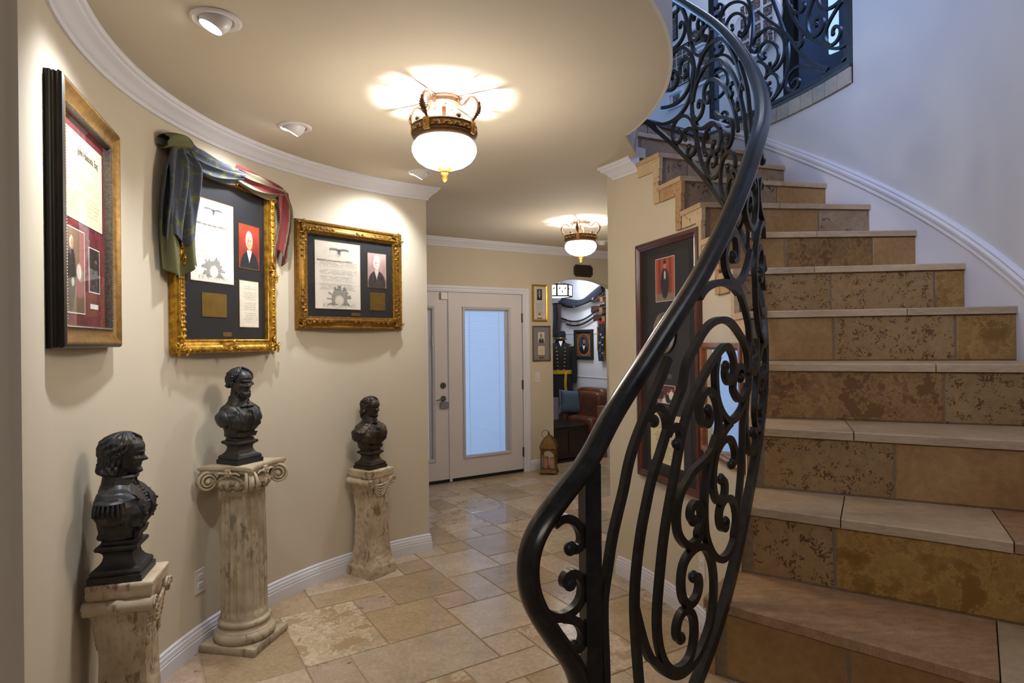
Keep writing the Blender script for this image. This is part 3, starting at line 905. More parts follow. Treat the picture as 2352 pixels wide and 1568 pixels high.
# ------------------------------------------------------------------ wrought-iron railings: every scroll lies on the railing's vertical cylinder
RAILDATA = {'NEAR':[([(-1.014,1.154),(-1.004,1.164),(-0.993,1.158),(-0.984,1.143),(-0.98,1.125),(-0.98,1.107),(-0.987,1.098),(-0.994,1.102)],0,1),([(-0.995,1.035),(-1.002,1.037),(-1.002,1.049),(-0.998,1.055),(-0.99,1.054),(-0.982,1.04),(-0.979,1.02),(-0.982,0.998),(-0.99,0.984),(-1.003,0.977),(-1.015,0.981),(-1.026,0.997),(-1.032,1.02)],1,0),([(-1.005,0.975),(-0.991,0.965),(-0.982,0.947),(-0.979,0.927),(-0.982,0.912),(-0.987,0.906),(-0.992,0.911)],0,1),([(-0.844,1.46),(-0.859,1.414),(-0.876,1.37),(-0.89,1.329),(-0.903,1.29),(-0.912,1.253),(-0.919,1.214),(-0.919,1.207),(-0.93,1.151),(-0.94,1.095),(-0.946,1.039),(-0.952,0.994),(-0.953,0.948),(-0.952,0.895),(-0.951,0.836),(-0.951,0.777),(-0.95,0.703),(-0.95,0.644)],0,0),([(-0.872,1.325),(-0.881,1.33),(-0.879,1.349),(-0.868,1.356),(-0.856,1.345),(-0.849,1.325),(-0.848,1.301)],1,0),([(-0.848,1.301),(-0.858,1.265),(-0.868,1.23),(-0.877,1.202),(-0.886,1.151),(-0.894,1.107),(-0.901,1.048),(-0.906,0.989),(-0.907,0.929),(-0.905,0.867),(-0.902,0.803),(-0.898,0.739),(-0.892,0.672),(-0.886,0.621)],0,0),([(-0.906,0.94),(-0.901,0.907),(-0.891,0.851),(-0.879,0.81),(-0.882,0.825),(-0.867,0.791),(-0.85,0.763),(-0.834,0.749),(-0.816,0.746),(-0.793,0.756),(-0.772,0.783),(-0.754,0.824),(-0.746,0.878),(-0.747,0.938),(-0.755,0.974),(-0.768,1.004),(-0.784,1.015),(-0.801,1.012),(-0.818,0.994),(-0.824,0.958),(-0.822,0.917),(-0.811,0.893),(-0.799,0.891),(-0.788,0.903),(-0.783,0.928),(-0.788,0.949),(-0.797,0.95)],0,1),([(-0.829,1.267),(-0.822,1.273),(-0.822,1.292),(-0.832,1.308),(-0.843,1.301),(-0.848,1.289)],1,0),([(-0.614,1.405),(-0.611,1.457),(-0.629,1.491),(-0.654,1.518),(-0.684,1.544),(-0.711,1.55),(-0.741,1.543),(-0.764,1.523),(-0.79,1.478),(-0.813,1.436),(-0.812,1.406),(-0.832,1.354),(-0.845,1.318),(-0.849,1.298)],0,0),([(-0.703,1.432),(-0.707,1.408),(-0.692,1.386),(-0.678,1.399),(-0.671,1.436),(-0.682,1.468),(-0.702,1.487),(-0.732,1.46),(-0.767,1.414),(-0.795,1.361),(-0.813,1.312),(-0.823,1.265),(-0.83,1.222),(-0.836,1.191),(-0.855,1.08),(-0.865,0.98),(-0.871,0.899),(-0.868,0.839),(-0.858,0.794),(-0.841,0.765),(-0.823,0.758),(-0.806,0.77),(-0.797,0.806),(-0.796,0.841),(-0.801,0.867),(-0.811,0.882),(-0.823,0.884),(-0.832,0.869),(-0.835,0.845),(-0.831,0.827),(-0.826,0.827)],1,1),([(-0.694,1.648),(-0.663,1.645),(-0.637,1.612),(-0.616,1.571),(-0.599,1.528),(-0.599,1.466),(-0.603,1.404),(-0.607,1.354),(-0.617,1.359),(-0.631,1.303),(-0.64,1.23),(-0.646,1.157),(-0.656,1.092),(-0.666,1.037)],0,0),([(-0.709,1.644),(-0.683,1.645),(-0.694,1.648)],0,0),([(-0.776,1.599),(-0.763,1.621),(-0.74,1.636),(-0.709,1.644),(-0.678,1.64),(-0.652,1.623)],0,0),([(-0.727,1.46),(-0.734,1.435),(-0.736,1.403),(-0.734,1.372),(-0.734,1.364),(-0.724,1.329),(-0.707,1.301),(-0.688,1.287),(-0.663,1.296),(-0.638,1.318),(-0.62,1.347),(-0.614,1.377)],0,0),([(-0.647,1.396),(-0.635,1.407),(-0.641,1.424),(-0.658,1.428),(-0.67,1.41),(-0.676,1.387),(-0.679,1.365),(-0.676,1.364),(-0.657,1.338),(-0.634,1.344),(-0.618,1.362)],1,0),([(-0.757,1.33),(-0.75,1.315),(-0.754,1.297),(-0.768,1.296),(-0.779,1.321),(-0.778,1.349),(-0.769,1.37),(-0.757,1.379),(-0.742,1.368),(-0.731,1.338),(-0.725,1.287),(-0.736,1.244),(-0.762,1.214),(-0.789,1.198),(-0.805,1.187),(-0.806,1.177),(-0.823,1.155),(-0.832,1.109),(-0.83,1.065),(-0.82,1.043),(-0.807,1.025),(-0.79,1.027),(-0.779,1.042),(-0.789,1.041),(-0.779,1.061),(-0.776,1.086),(-0.781,1.11),(-0.792,1.119),(-0.801,1.111),(-0.803,1.092),(-0.796,1.08)],1,1),([(-0.722,1.151),(-0.71,1.139),(-0.709,1.118),(-0.714,1.1),(-0.728,1.095),(-0.74,1.111),(-0.746,1.143),(-0.743,1.191),(-0.733,1.232),(-0.713,1.267),(-0.686,1.285)],1,0),([(-0.686,1.177),(-0.671,1.183),(-0.673,1.209),(-0.685,1.239),(-0.703,1.248),(-0.719,1.243),(-0.732,1.226)],1,0),([(-0.709,1.038),(-0.706,1.024),(-0.716,1.023),(-0.727,1.039),(-0.729,1.068),(-0.721,1.09),(-0.705,1.098),(-0.687,1.087),(-0.673,1.056),(-0.671,1.022),(-0.683,0.984),(-0.676,0.992),(-0.685,0.969),(-0.702,0.951),(-0.721,0.949),(-0.74,0.963),(-0.752,0.985),(-0.762,1.013),(-0.768,1.044),(-0.768,1.05),(-0.769,1.104),(-0.764,1.163),(-0.752,1.218),(-0.735,1.26)],1,0),([(-0.59,1.235),(-0.571,1.24),(-0.566,1.21),(-0.574,1.183),(-0.598,1.174),(-0.617,1.202),(-0.626,1.25),(-0.624,1.302),(-0.619,1.341)],1,0),([(-0.673,1.719),(-0.674,1.707),(-0.659,1.71),(-0.656,1.735),(-0.659,1.767),(-0.673,1.779),(-0.691,1.761),(-0.703,1.719),(-0.701,1.682),(-0.686,1.656),(-0.663,1.646),(-0.636,1.661),(-0.614,1.692),(-0.587,1.75)],1,0)],'FAR':[([(0.433,2.825),(0.411,2.799),(0.377,2.766),(0.337,2.744),(0.301,2.737),(0.293,2.739),(0.256,2.752),(0.225,2.782),(0.205,2.838),(0.199,2.903)],0,0),([(0.362,2.852),(0.317,2.828),(0.272,2.822),(0.236,2.839),(0.21,2.875),(0.196,2.929),(0.198,2.983),(0.218,3.055),(0.25,3.103),(0.285,3.12),(0.312,3.106),(0.322,3.088)],0,0),([(0.274,2.663),(0.26,2.649),(0.261,2.614),(0.277,2.598),(0.298,2.612),(0.31,2.656),(0.307,2.703),(0.29,2.73),(0.265,2.736),(0.238,2.718),(0.21,2.679),(0.197,2.633),(0.186,2.572),(0.183,2.518),(0.199,2.488),(0.22,2.486),(0.234,2.517),(0.222,2.542)],1,1),([(0.243,2.594),(0.252,2.624),(0.24,2.641),(0.214,2.635),(0.195,2.61)],1,0),([(0.198,2.983),(0.189,2.909),(0.203,2.855),(0.207,2.768),(0.205,2.699),(0.186,2.625),(0.182,2.559),(0.17,2.473),(0.15,2.393),(0.114,2.317)],0,0),([(0.133,2.445),(0.146,2.484),(0.143,2.528),(0.125,2.562),(0.096,2.571),(0.067,2.547),(0.041,2.494),(0.037,2.448),(0.056,2.421),(0.08,2.421),(0.098,2.453),(0.084,2.474)],1,1),([(0.21,2.711),(0.187,2.657),(0.184,2.626),(0.159,2.589),(0.13,2.585),(0.102,2.583),(0.071,2.559),(0.046,2.512)],0,0),([(0.093,2.363),(0.074,2.364),(0.07,2.389),(0.083,2.422),(0.107,2.424),(0.126,2.395),(0.122,2.342),(0.098,2.299),(0.069,2.298),(0.044,2.318),(0.035,2.366),(0.03,2.434)],1,0),([(0.005,2.446),(0.015,2.469),(-0.003,2.454),(-0.006,2.415),(-0.001,2.393),(0.02,2.406),(0.03,2.436)],1,0),([(-0.001,2.393),(-0.024,2.403),(-0.037,2.441),(-0.033,2.485),(-0.015,2.521),(0.017,2.548),(0.054,2.577),(0.075,2.616)],0,0),([(0.001,2.308),(0.007,2.29),(-0.012,2.254),(-0.034,2.256),(-0.052,2.282),(-0.047,2.325),(-0.022,2.366),(0.016,2.371),(0.039,2.344),(0.047,2.296),(0.049,2.253),(0.04,2.201),(0.016,2.146)],1,0),([(-0.031,2.193),(-0.051,2.201),(-0.049,2.229),(-0.029,2.245),(-0.006,2.229),(0.004,2.192),(-0.005,2.146)],1,0),([(-0.104,2.621),(-0.072,2.719),(-0.041,2.796),(-0.011,2.865),(0.023,2.927),(0.062,2.961),(0.104,2.977),(0.144,2.961),(0.175,2.906),(0.185,2.84),(0.204,2.789)],0,0),([(-0.073,2.419),(-0.061,2.487),(-0.037,2.565),(-0.014,2.624),(0.02,2.698),(0.064,2.764),(0.103,2.803),(0.131,2.797),(0.141,2.762),(0.137,2.718),(0.123,2.696),(0.107,2.706),(0.115,2.741)],0,1),([(-0.019,2.615),(-0.038,2.617),(-0.02,2.64),(-0.017,2.67),(-0.039,2.663)],1,0),([(-0.115,2.459),(-0.089,2.575),(-0.058,2.66),(-0.021,2.736),(0.019,2.812),(0.063,2.868),(0.114,2.892),(0.16,2.874),(0.19,2.825),(0.201,2.763)],0,0),([(0.17,2.718),(0.172,2.74),(0.158,2.741),(0.143,2.713),(0.148,2.676),(0.168,2.654),(0.188,2.656),(0.205,2.695),(0.207,2.754)],1,0),([(0.237,2.96),(0.231,2.935),(0.247,2.93),(0.265,2.955),(0.269,2.992),(0.26,3.029),(0.239,3.035),(0.213,3.006),(0.196,2.957)],1,0),([(0.308,2.981),(0.31,3.008),(0.293,3.015),(0.278,2.981),(0.28,2.937),(0.298,2.918),(0.321,2.92),(0.341,2.941)],1,0),([(0.264,3.229),(0.262,3.247),(0.249,3.24),(0.237,3.207),(0.242,3.168),(0.263,3.144),(0.292,3.137),(0.319,3.146)],1,0),([(0.273,3.371),(0.239,3.276),(0.226,3.2),(0.212,3.105),(0.191,3.024),(0.165,2.975),(0.139,2.965),(0.109,2.995),(0.093,3.041)],0,0),([(0.191,3.197),(0.183,3.215),(0.201,3.237),(0.216,3.2),(0.211,3.128),(0.192,3.08),(0.173,3.067),(0.151,3.082),(0.138,3.106),(0.142,3.139),(0.155,3.165),(0.173,3.155),(0.167,3.126)],1,1),([(0.129,3.04),(0.118,3.035),(0.124,3.019),(0.142,3.034),(0.148,3.065),(0.139,3.092),(0.113,3.084)],1,0),([(0.301,3.326),(0.299,3.339),(0.274,3.327),(0.271,3.359),(0.294,3.393),(0.312,3.388)],1,0)],'BALC':[([(0.387,3.705),(0.364,3.53),(0.35,3.419),(0.34,3.328),(0.343,3.22),(0.351,3.13),(0.369,3.072),(0.392,3.04),(0.416,3.041)],0,0),([(0.428,3.674),(0.398,3.577),(0.37,3.492),(0.352,3.437),(0.32,3.296),(0.291,3.182),(0.259,3.101),(0.231,3.051)],0,0),([(0.429,3.51),(0.408,3.528),(0.388,3.511),(0.367,3.455),(0.352,3.384),(0.35,3.319),(0.356,3.27),(0.371,3.233),(0.386,3.228),(0.399,3.261),(0.394,3.285)],0,1),([(0.409,3.369),(0.406,3.34),(0.417,3.34),(0.426,3.37),(0.424,3.415),(0.414,3.442),(0.396,3.435),(0.378,3.389),(0.368,3.331),(0.372,3.279),(0.384,3.254),(0.396,3.258)],1,0),([(0.43,3.345),(0.417,3.323),(0.402,3.27),(0.403,3.219),(0.415,3.192),(0.43,3.192)],0,0),([(0.395,3.161),(0.403,3.155),(0.41,3.198),(0.402,3.224),(0.386,3.217),(0.374,3.179),(0.368,3.132),(0.372,3.086),(0.385,3.049),(0.397,3.036)],1,0),([(0.409,3.133),(0.403,3.145),(0.395,3.123),(0.392,3.091),(0.403,3.062),(0.415,3.05)],1,0),([(0.334,3.574),(0.329,3.534),(0.312,3.494),(0.299,3.489),(0.293,3.512),(0.297,3.532)],0,1),([(0.344,3.634),(0.334,3.547),(0.317,3.439),(0.295,3.343),(0.268,3.263),(0.24,3.192),(0.216,3.144),(0.195,3.125),(0.176,3.128),(0.169,3.138)],0,0),([(0.263,3.348),(0.267,3.382),(0.251,3.38),(0.242,3.345),(0.246,3.305),(0.261,3.284),(0.276,3.298),(0.286,3.352),(0.287,3.412),(0.28,3.47),(0.268,3.516)],1,0),([(0.258,3.499),(0.253,3.445),(0.239,3.402),(0.217,3.384),(0.193,3.391)],0,0),([(0.218,3.233),(0.218,3.261),(0.208,3.264),(0.197,3.233),(0.199,3.196),(0.211,3.173),(0.225,3.174),(0.235,3.201),(0.241,3.255),(0.232,3.304),(0.215,3.345),(0.193,3.381)],1,0),([(0.301,3.346),(0.3,3.312),(0.305,3.284),(0.315,3.287),(0.318,3.312)],0,1),([(0.329,3.089),(0.322,3.104),(0.312,3.089),(0.313,3.06),(0.324,3.037),(0.339,3.048),(0.347,3.086),(0.345,3.128),(0.337,3.155),(0.321,3.17),(0.303,3.16),(0.286,3.132),(0.269,3.085),(0.25,3.049),(0.236,3.043)],1,0),([(0.168,3.094),(0.176,3.065),(0.195,3.046)],0,0),([(0.546,3.868),(0.544,3.889),(0.533,3.871),(0.53,3.839),(0.538,3.81),(0.552,3.809),(0.564,3.841),(0.566,3.891),(0.556,3.942)],1,0),([(0.482,3.607),(0.485,3.583),(0.471,3.567),(0.458,3.596),(0.45,3.651),(0.451,3.718),(0.464,3.779),(0.487,3.827),(0.514,3.845),(0.532,3.82),(0.54,3.761)],1,0),([(0.504,3.682),(0.5,3.655),(0.51,3.645),(0.522,3.683),(0.517,3.737),(0.501,3.759),(0.483,3.74),(0.467,3.693),(0.461,3.636),(0.467,3.585),(0.479,3.567)],1,0),([(0.456,3.798),(0.446,3.729),(0.441,3.65),(0.443,3.535),(0.452,3.427),(0.46,3.388)],0,0),([(0.429,3.433),(0.434,3.41),(0.444,3.423),(0.447,3.468),(0.436,3.507),(0.421,3.522),(0.403,3.516)],1,0),([(0.541,3.585),(0.531,3.58),(0.532,3.549),(0.541,3.525),(0.553,3.529),(0.563,3.574),(0.561,3.622),(0.545,3.647)],1,0),([(0.564,3.536),(0.534,3.52),(0.513,3.476),(0.497,3.408)],0,0),([(0.547,3.364),(0.551,3.394),(0.559,3.39),(0.561,3.423),(0.551,3.435),(0.535,3.42),(0.52,3.366),(0.518,3.307),(0.53,3.245),(0.547,3.224)],1,0),([(0.538,3.089),(0.535,3.108),(0.524,3.104),(0.52,3.072),(0.531,3.038),(0.547,3.039),(0.559,3.09),(0.562,3.143)],1,0)]}
HBAR = 0.0085


def flow(pts, step=0.005):
    """smooth flowing curve: tight where the points are close together, even where they are far apart"""
    C = [Vector((x, y, 0)) for x, y in pts]; n = len(C)
    sp = []
    for i in range(n):
        ls = [(C[j + 1] - C[j]).length for j in range(max(0, i - 2), min(n - 1, i + 2))]
        sp.append(sum(ls) / len(ls))
    D = crom(C, 10); L = [0.0]
    for i in range(1, len(D)): L.append(L[-1] + (D[i] - D[i - 1]).length)
    m = max(6, int(L[-1] / step)); Q = []; S = []; j = 0
    for k in range(m + 1):
        l = L[-1] * k / m
        while j < len(L) - 2 and L[j + 1] < l: j += 1
        f = (l - L[j]) / max(1e-9, L[j + 1] - L[j]); Q.append(D[j].lerp(D[j + 1], min(1, max(0, f))))
        u = min(n - 1.001, (j + f) / 10); i = int(u); S.append((sp[i] + (sp[min(i + 1, n - 1)] - sp[i]) * (u - i)) * 0.40)
    h = L[-1] / m; out = []
    for k in range(m + 1):
        sg = max(0.002, S[k]); w = int(min(2.5 * sg / h + 1, 40)); acc = Vector((0, 0, 0)); tot = 0
        for d in range(-w, w + 1):
            i = k + d
            if i < 0: q = Q[0] * 2 - Q[min(m, -i)]
            elif i > m: q = Q[m] * 2 - Q[max(0, 2 * m - i)]
            else: q = Q[i]
            e = exp(-0.5 * (d * h / sg) ** 2); acc += q * e; tot += e
        out.append(acc / tot)
    return out


def bar_on(R, pts, ball0, ball1, hb=HBAR, hd=0.0075):
    """square bar bent along (angle, height) points on the cylinder of radius R"""
    mb = MB()
    P = flow([(R * t, z) for t, z in pts])
    pp = []; ups = []
    for q in P:
        th = q.x / R
        pp.append(pc(R, th, q.y)); ups.append((cos(th), sin(th), 0))
    sec = [(-hb, -hd), (hb, -hd), (hb, hd), (-hb, hd)]
    mb.tube(pp, sec=sec, ups=ups)
    for flag, i in ((ball0, 0), (ball1, -1)):
        if flag:
            th = P[i].x / R
            M = Matrix.Translation(pc(R, th, P[i].y)) @ Matrix.Rotation(th, 4, 'Z')
            mb.ell((0, 0, 0), (0.0115, 0.0145, 0.0145), 12, 8, M)
    return mb


RAIL = thing('stair_railing', 'black wrought-iron stair railing of scrolls with a twisting handrail', 'railing', (0, 0, 0))
RR = 2.0
for key in ('NEAR', 'FAR'):
    for pts, b0, b1 in RAILDATA[key]:
        bar_on(RR, pts, b0, b1).build('scroll', M_IRON, RAIL, angle=50)
PER = 0.755; DZ = PER / DTH * RISE
for pts, b0, b1 in RAILDATA['FAR']:
    if min(p[0] for p in pts) >= 0.135:
        bar_on(RR, [(t - PER, z - DZ) for t, z in pts], b0, b1).build('scroll', M_IRON, RAIL, angle=50)
for k in (3, 4, 5, 6, 7):
    pts, b0, b1 = RAILDATA['NEAR'][k]
    bar_on(RR, [(t + PER, z + DZ) for t, z in pts], b0, b1).build('scroll', M_IRON, RAIL, angle=50)
# handrail: moulded section, turning down at the newel
hr = [(-0.983, 0.815), (-0.984, 0.835), (-0.9875, 0.860), (-0.996, 0.892), (-1.010, 0.931), (-1.023, 0.969), (-1.033, 1.003), (-1.040, 1.036), (-1.0425, 1.070), (-1.041, 1.106), (-1.034, 1.140), (-1.021, 1.172), (-1.003, 1.205), (-0.985, 1.237), (-0.966, 1.271), (-0.938, 1.345), (-0.908, 1.406), (-0.872, 1.474), (-0.839, 1.534), (-0.781, 1.633), (-0.721, 1.745), (-0.657, 1.866), (-0.591, 1.985), (-0.529, 2.094), (-0.45, 2.200), (-0.37, 2.310), (-0.30, 2.415), (-0.234, 2.520), (-0.17, 2.630), (-0.096, 2.755), (-0.021, 2.886), (0.05, 3.008), (0.123, 3.133), (0.206, 3.272), (0.271, 3.384), (0.338, 3.497), (0.45, 3.69)]
P = flow([(RR * t, z) for t, z in hr], 0.008)
pp = [pc(RR, q.x / RR, q.y) for q in P]; ups = [(cos(q.x / RR), sin(q.x / RR), 0) for q in P]
# section: a = in the railing plane (up), b = across
HS = [(-0.017, -0.012), (-0.017, 0.012), (-0.008, 0.017), (-0.004, 0.025), (0.004, 0.027), (0.012, 0.022), (0.018, 0.012), (0.020, 0.0), (0.018, -0.012), (0.012, -0.022), (0.004, -0.027), (-0.004, -0.025), (-0.008, -0.017)]
mb = MB(); mb.tube(pp, sec=[(-a, b) for a, b in HS], ups=ups)
HR = mb.build('handrail', M_RAIL, RAIL, angle=30)
HR['label'] = 'polished dark moulded handrail'
# newel post
tn = -0.969
M = Matrix.Translation(pc(RR, tn, 0)) @ Matrix.Rotation(radians(18.6), 4, 'Z')
mb = MB(); mb.box(-0.0168, 0.0168, -0.0168, 0.0168, zn(-2) - 0.0, 1.262, M, bev=0.002)
mb.build('newel_post', M_IRON, RAIL, angle=20)
for z in (1.131, 1.037, 0.954):
    mb = MB(); mb.tube([pc(RR, tn - 0.011, z), pc(RR, tn + 0.0, z)], 0.004, 8)
    mb.build('rivet', M_STEEL, RAIL)
# bottom bar
tb = [(-0.985 + (0.47 + 0.985) * k / 70) for k in range(71)]
mb = MB(); mb.tube([pc(RR, t, znose(t) + (0.085 if t > -0.55 else 0.085 - 0.085 * smooth01(-0.55, -0.75, t))) for t in tb], sec=[(-0.013, -0.011), (0.013, -0.011), (0.013, 0.011), (-0.013, 0.011)], ups=[(cos(t), sin(t), 0) for t in tb])
mb.build('bottom_bar', M_IRON, RAIL, angle=30)
for n in (5,):
    t = thn(n) + 0.022
    mb = MB(); mb.tube([pc(RR, t, zn(n)), pc(RR, t, znose(t) + 0.085)], 0.009, 8)
    M = Matrix.Translation(pc(RR, t, zn(n))) @ Matrix.Rotation(t, 4, 'Z'); mb.box(-0.025, 0.025, -0.025, 0.025, 0, 0.012, M)
    mb.build('foot', M_IRON, RAIL)

BAL = thing('balcony_railing', 'dark blue-lit wrought-iron balcony railing on a grey stone kerb', 'railing', pc(RO, 0.35, ZL))
b0 = Vector(BAL.location)
def sub_b(mb):
    mb.v = [(x - b0.x, y - b0.y, z - b0.z) for x, y, z in mb.v]; return mb
for pts, q0, q1 in RAILDATA['BALC']:
    sub_b(bar_on(RO + 0.04, [(t, z) for t, z in pts], q0, q1, 0.0085, 0.008)).build('scroll', M_IRON, BAL, angle=50)
RB = RO + 0.04
tb = [0.152 + (0.565 - 0.152) * k / 30 for k in range(31)]
for nm, z, s in (('bottom_bar', ZL + 0.055, 0.012), ('handrail', ZL + 1.02, 0.02)):
    mb = MB(); mb.tube([pc(RB, t, z) for t in tb], sec=[(-s, -s), (s, -s), (s, s), (-s, s)], ups=[(cos(t), sin(t), 0) for t in tb])
    sub_b(mb).build(nm, M_IRON, BAL, angle=30)
for t in (0.560, 0.165):
    M = Matrix.Translation(pc(RB, t, 0)) @ Matrix.Rotation(t, 4, 'Z')
    mb = MB(); mb.box(-0.024, 0.024, -0.024, 0.024, ZL + 0.014, ZL + 1.03, M, bev=0.003)
    mb.box(-0.032, 0.032, -0.032, 0.032, ZL + 1.03, ZL + 1.05, M)
    sub_b(mb).build('post', M_IRON, BAL, angle=20)

# ------------------------------------------------------------------ printed matter


def document(seed, paper=(0.93, 0.91, 0.86), top_art=True, seal=True, lines=22, ink=0.35, margin=0.08, fold=True):
    r = random.Random(seed)
    rows = []
    for k in range(lines):
        rows.append((r.uniform(margin, margin + 0.08), r.uniform(0.80, 0.93), r.random() * 100))
    rays = [r.uniform(0.55, 1.0) for _ in range(40)]
    def fn(u, v):
        n = noise.noise((u * 5 + seed, v * 5, 0)) * 0.03 + noise.noise((u * 25, v * 25, seed)) * 0.012
        c = [p + n for p in paper]
        if fold:
            for fv in (0.36, 0.66):
                c = [x - 0.06 * exp(-((v - fv - 0.004 * sin(u * 9)) / 0.006) ** 2) for x in c]
        d = 0.0
        if top_art and v > 0.74:                     # engraved bird among clouds
            du, dv = u - 0.52, v - 0.86
            cl = noise.noise((u * 7, v * 11, seed + 3)) + 0.5 * noise.noise((u * 19, v * 23, seed))
            d += 0.35 * max(0, cl) * exp(-(du / 0.34) ** 2 - (dv / 0.07) ** 2)
            wing = abs(dv - 0.02 - 0.22 * abs(du) + 0.9 * du * du)
            d += 0.75 * exp(-(wing / 0.016) ** 2) * (abs(du) < 0.22)
            d += 0.8 * exp(-(du / 0.035) ** 2 - ((dv + 0.01) / 0.035) ** 2)
        lo, hi = (0.28 if seal else 0.10), (0.70 if top_art else 0.9)
        if lo < v < hi:                              # rows of handwriting
            t = (v - lo) / (hi - lo) * lines
            k = int(t); f = t - k
            a, b, ph = rows[min(k, lines - 1)]
            if a < u < b and (k % 5 or k < 2):
                w = noise.noise((u * 45 + ph, k * 3.7, 0)); g = noise.noise((u * 12 + ph, k, 5))
                if g > -0.28: d += ink * exp(-((f - 0.45 - 0.22 * w) / 0.20) ** 2)
        if seal:
            du, dv = (u - 0.52), (v - 0.13) * 1.35
            rr = sqrt(du * du + dv * dv); an = atan2(dv, du)
            if dv > -0.10:
                k = int((an + pi) / (2 * pi) * 40) % 40
                if 0.09 < rr < 0.30 * rays[k]:
                    d += 0.55 * (0.5 + 0.5 * sin(an * 40)) + 0.18
            if abs(du) < 0.36: d += 0.30 * exp(-((v - 0.05) / 0.03) ** 2) * (0.5 + noise.noise((u * 30, v * 30, 9)))
            if rr < 0.10 + 0.004 * sin(an * 36): d = 0.05 + 0.1 * exp(-((rr - 0.085) / 0.008) ** 2)
        return [x * (1 - 0.8 * min(1, d)) for x in c]
    return fn


def ellm(u, v, cu, cv, ru, rv, soft=0.12):
    e = sqrt(((u - cu) / ru) ** 2 + ((v - cv) / rv) ** 2)
    return 1 - smooth01(1 - soft, 1 + soft, e)


def portrait(bg0, bg1, coat, hair, skin, cravat=(0.92, 0.89, 0.82), cx=0.5, hv=0.62, s=1.0, beard=None, body=0.0, oval=None, frame_c=None, seed=1):
    """a generic head-and-shoulders likeness: ground, coat, neckcloth, face, hair"""
    def fn(u, v):
        n = noise.noise((u * 4 + seed, v * 4, seed)) * 0.5 + 0.5
        c = lerp(bg0, bg1, max(0, min(1, n * 0.6 + (v - 0.3) * 0.5)))
        sh = max(ellm(u, v, cx + 0.01, hv - 0.62 * s, 0.46 * s + body, 0.40 * s, 0.06), 0)
        c = lerp(c, tuple(x * (0.85 + 0.5 * (noise.noise((u * 9, v * 9, seed)))) for x in coat), sh)
        if abs(u - cx) < 0.16 * s and v < hv - 0.20 * s:     # shirt front
            w = 0.13 * s * smooth01(hv - 0.52 * s, hv - 0.20 * s, v)
            c = lerp(c, cravat, (1 - smooth01(w * 0.8, w, abs(u - cx))) * (w > 0.005))
        c = lerp(c, hair, ellm(u, v, cx - 0.005, hv + 0.035 * s, 0.175 * s, 0.215 * s))
        f = ellm(u, v, cx + 0.02 * s, hv - 0.015 * s, 0.128 * s, 0.175 * s)
        fu = (u - cx) / s; fv = (v - hv) / s
        sk = tuple(x * (1 - 0.18 * smooth01(0.02, -0.12, fu)) for x in skin)
        for ex in (-0.035, 0.065):
            d = exp(-((fu - ex) / 0.028) ** 2 - ((fv - 0.02) / 0.016) ** 2)
            sk = tuple(x * (1 - 0.55 * d) for x in sk)
        sk = tuple(x * (1 - 0.25 * exp(-((fu - 0.035) / 0.02) ** 2 - ((fv + 0.055) / 0.014) ** 2) - 0.35 * exp(-((fu - 0.02) / 0.05) ** 2 - ((fv + 0.095) / 0.010) ** 2)) for x in sk)
        c = lerp(c, sk, f)
        if beard: c = lerp(c, beard, ellm(u, v, cx + 0.015 * s, hv - 0.135 * s, 0.12 * s, 0.10 * s) * (1 - ellm(u, v, cx + 0.02 * s, hv - 0.02 * s, 0.10 * s, 0.115 * s)))
        if oval:
            o = ellm(u, v, 0.5, 0.5, oval[0], oval[1], 0.02)
            r = ellm(u, v, 0.5, 0.5, oval[0] * 1.07, oval[1] * 1.07, 0.02)
            c = lerp(lerp(oval[2], frame_c, r), c, o)
        return c
    return fn


def photo(cols, seed, split=0.45):
    """a small colour photograph read only as patches"""
    def fn(u, v):
        k = noise.cell((u * 5.3 + seed, v * 4.1, seed)) if False else noise.noise((u * 5 + seed * 7, v * 5, seed)) * 0.5 + 0.5
        j = noise.noise((u * 11 + seed, v * 13, seed * 3)) * 0.5 + 0.5
        i = min(len(cols) - 1, int(max(0, (k * 0.6 + j * 0.4 - 0.22) / 0.56) * len(cols)))
        c = cols[i]
        return tuple(x * (0.8 + 0.4 * j) for x in c)
    return fn


def figure_photo(seed, bg=(0.35, 0.15, 0.12), coat=(0.10, 0.12, 0.2), skin=(0.75, 0.52, 0.42), full=False, base=(0.55, 0.45, 0.38)):
    def fn(u, v):
        c = lerp(bg, tuple(x * 1.5 for x in bg), 0.5 + 0.5 * sin(u * 22))
        if v < 0.18: c = base
        w = 0.17 + (0.06 if v < 0.5 else 0)
        if full:
            c = lerp(c, coat, ellm(u, v, 0.5, 0.42, 0.22, 0.36, 0.1))
            c = lerp(c, (0.85, 0.82, 0.76), ellm(u, v, 0.5, 0.60, 0.05, 0.10))
            c = lerp(c, skin, ellm(u, v, 0.5, 0.83, 0.085, 0.085))
            c = lerp(c, (0.12, 0.09, 0.07), ellm(u, v, 0.5, 0.90, 0.085, 0.04))
        else:
            for k in range(4):
                x = 0.2 + 0.2 * k; y = 0.45 + 0.2 * ((k * 7 + seed) % 3 - 1)
                c = lerp(c, (0.9, 0.85, 0.82) if k % 2 else coat, ellm(u, v, x, y - 0.2, 0.15, 0.25))
                c = lerp(c, skin, ellm(u, v, x, y + 0.1, 0.06, 0.08))
        return c
    return fn


# ------------------------------------------------------------------ picture frames
FW = {}


def ring_frame(w, h, prof):
    """mitred moulding: prof of (inset from the outer edge, distance proud of the wall)"""
    mb = MB(); rings = []
    for i, d in prof:
        rings.append([(i, -d, i), (w - i, -d, i), (w - i, -d, h - i), (i, -d, h - i)])
    mb.loft(rings, cap=False)
    return mb


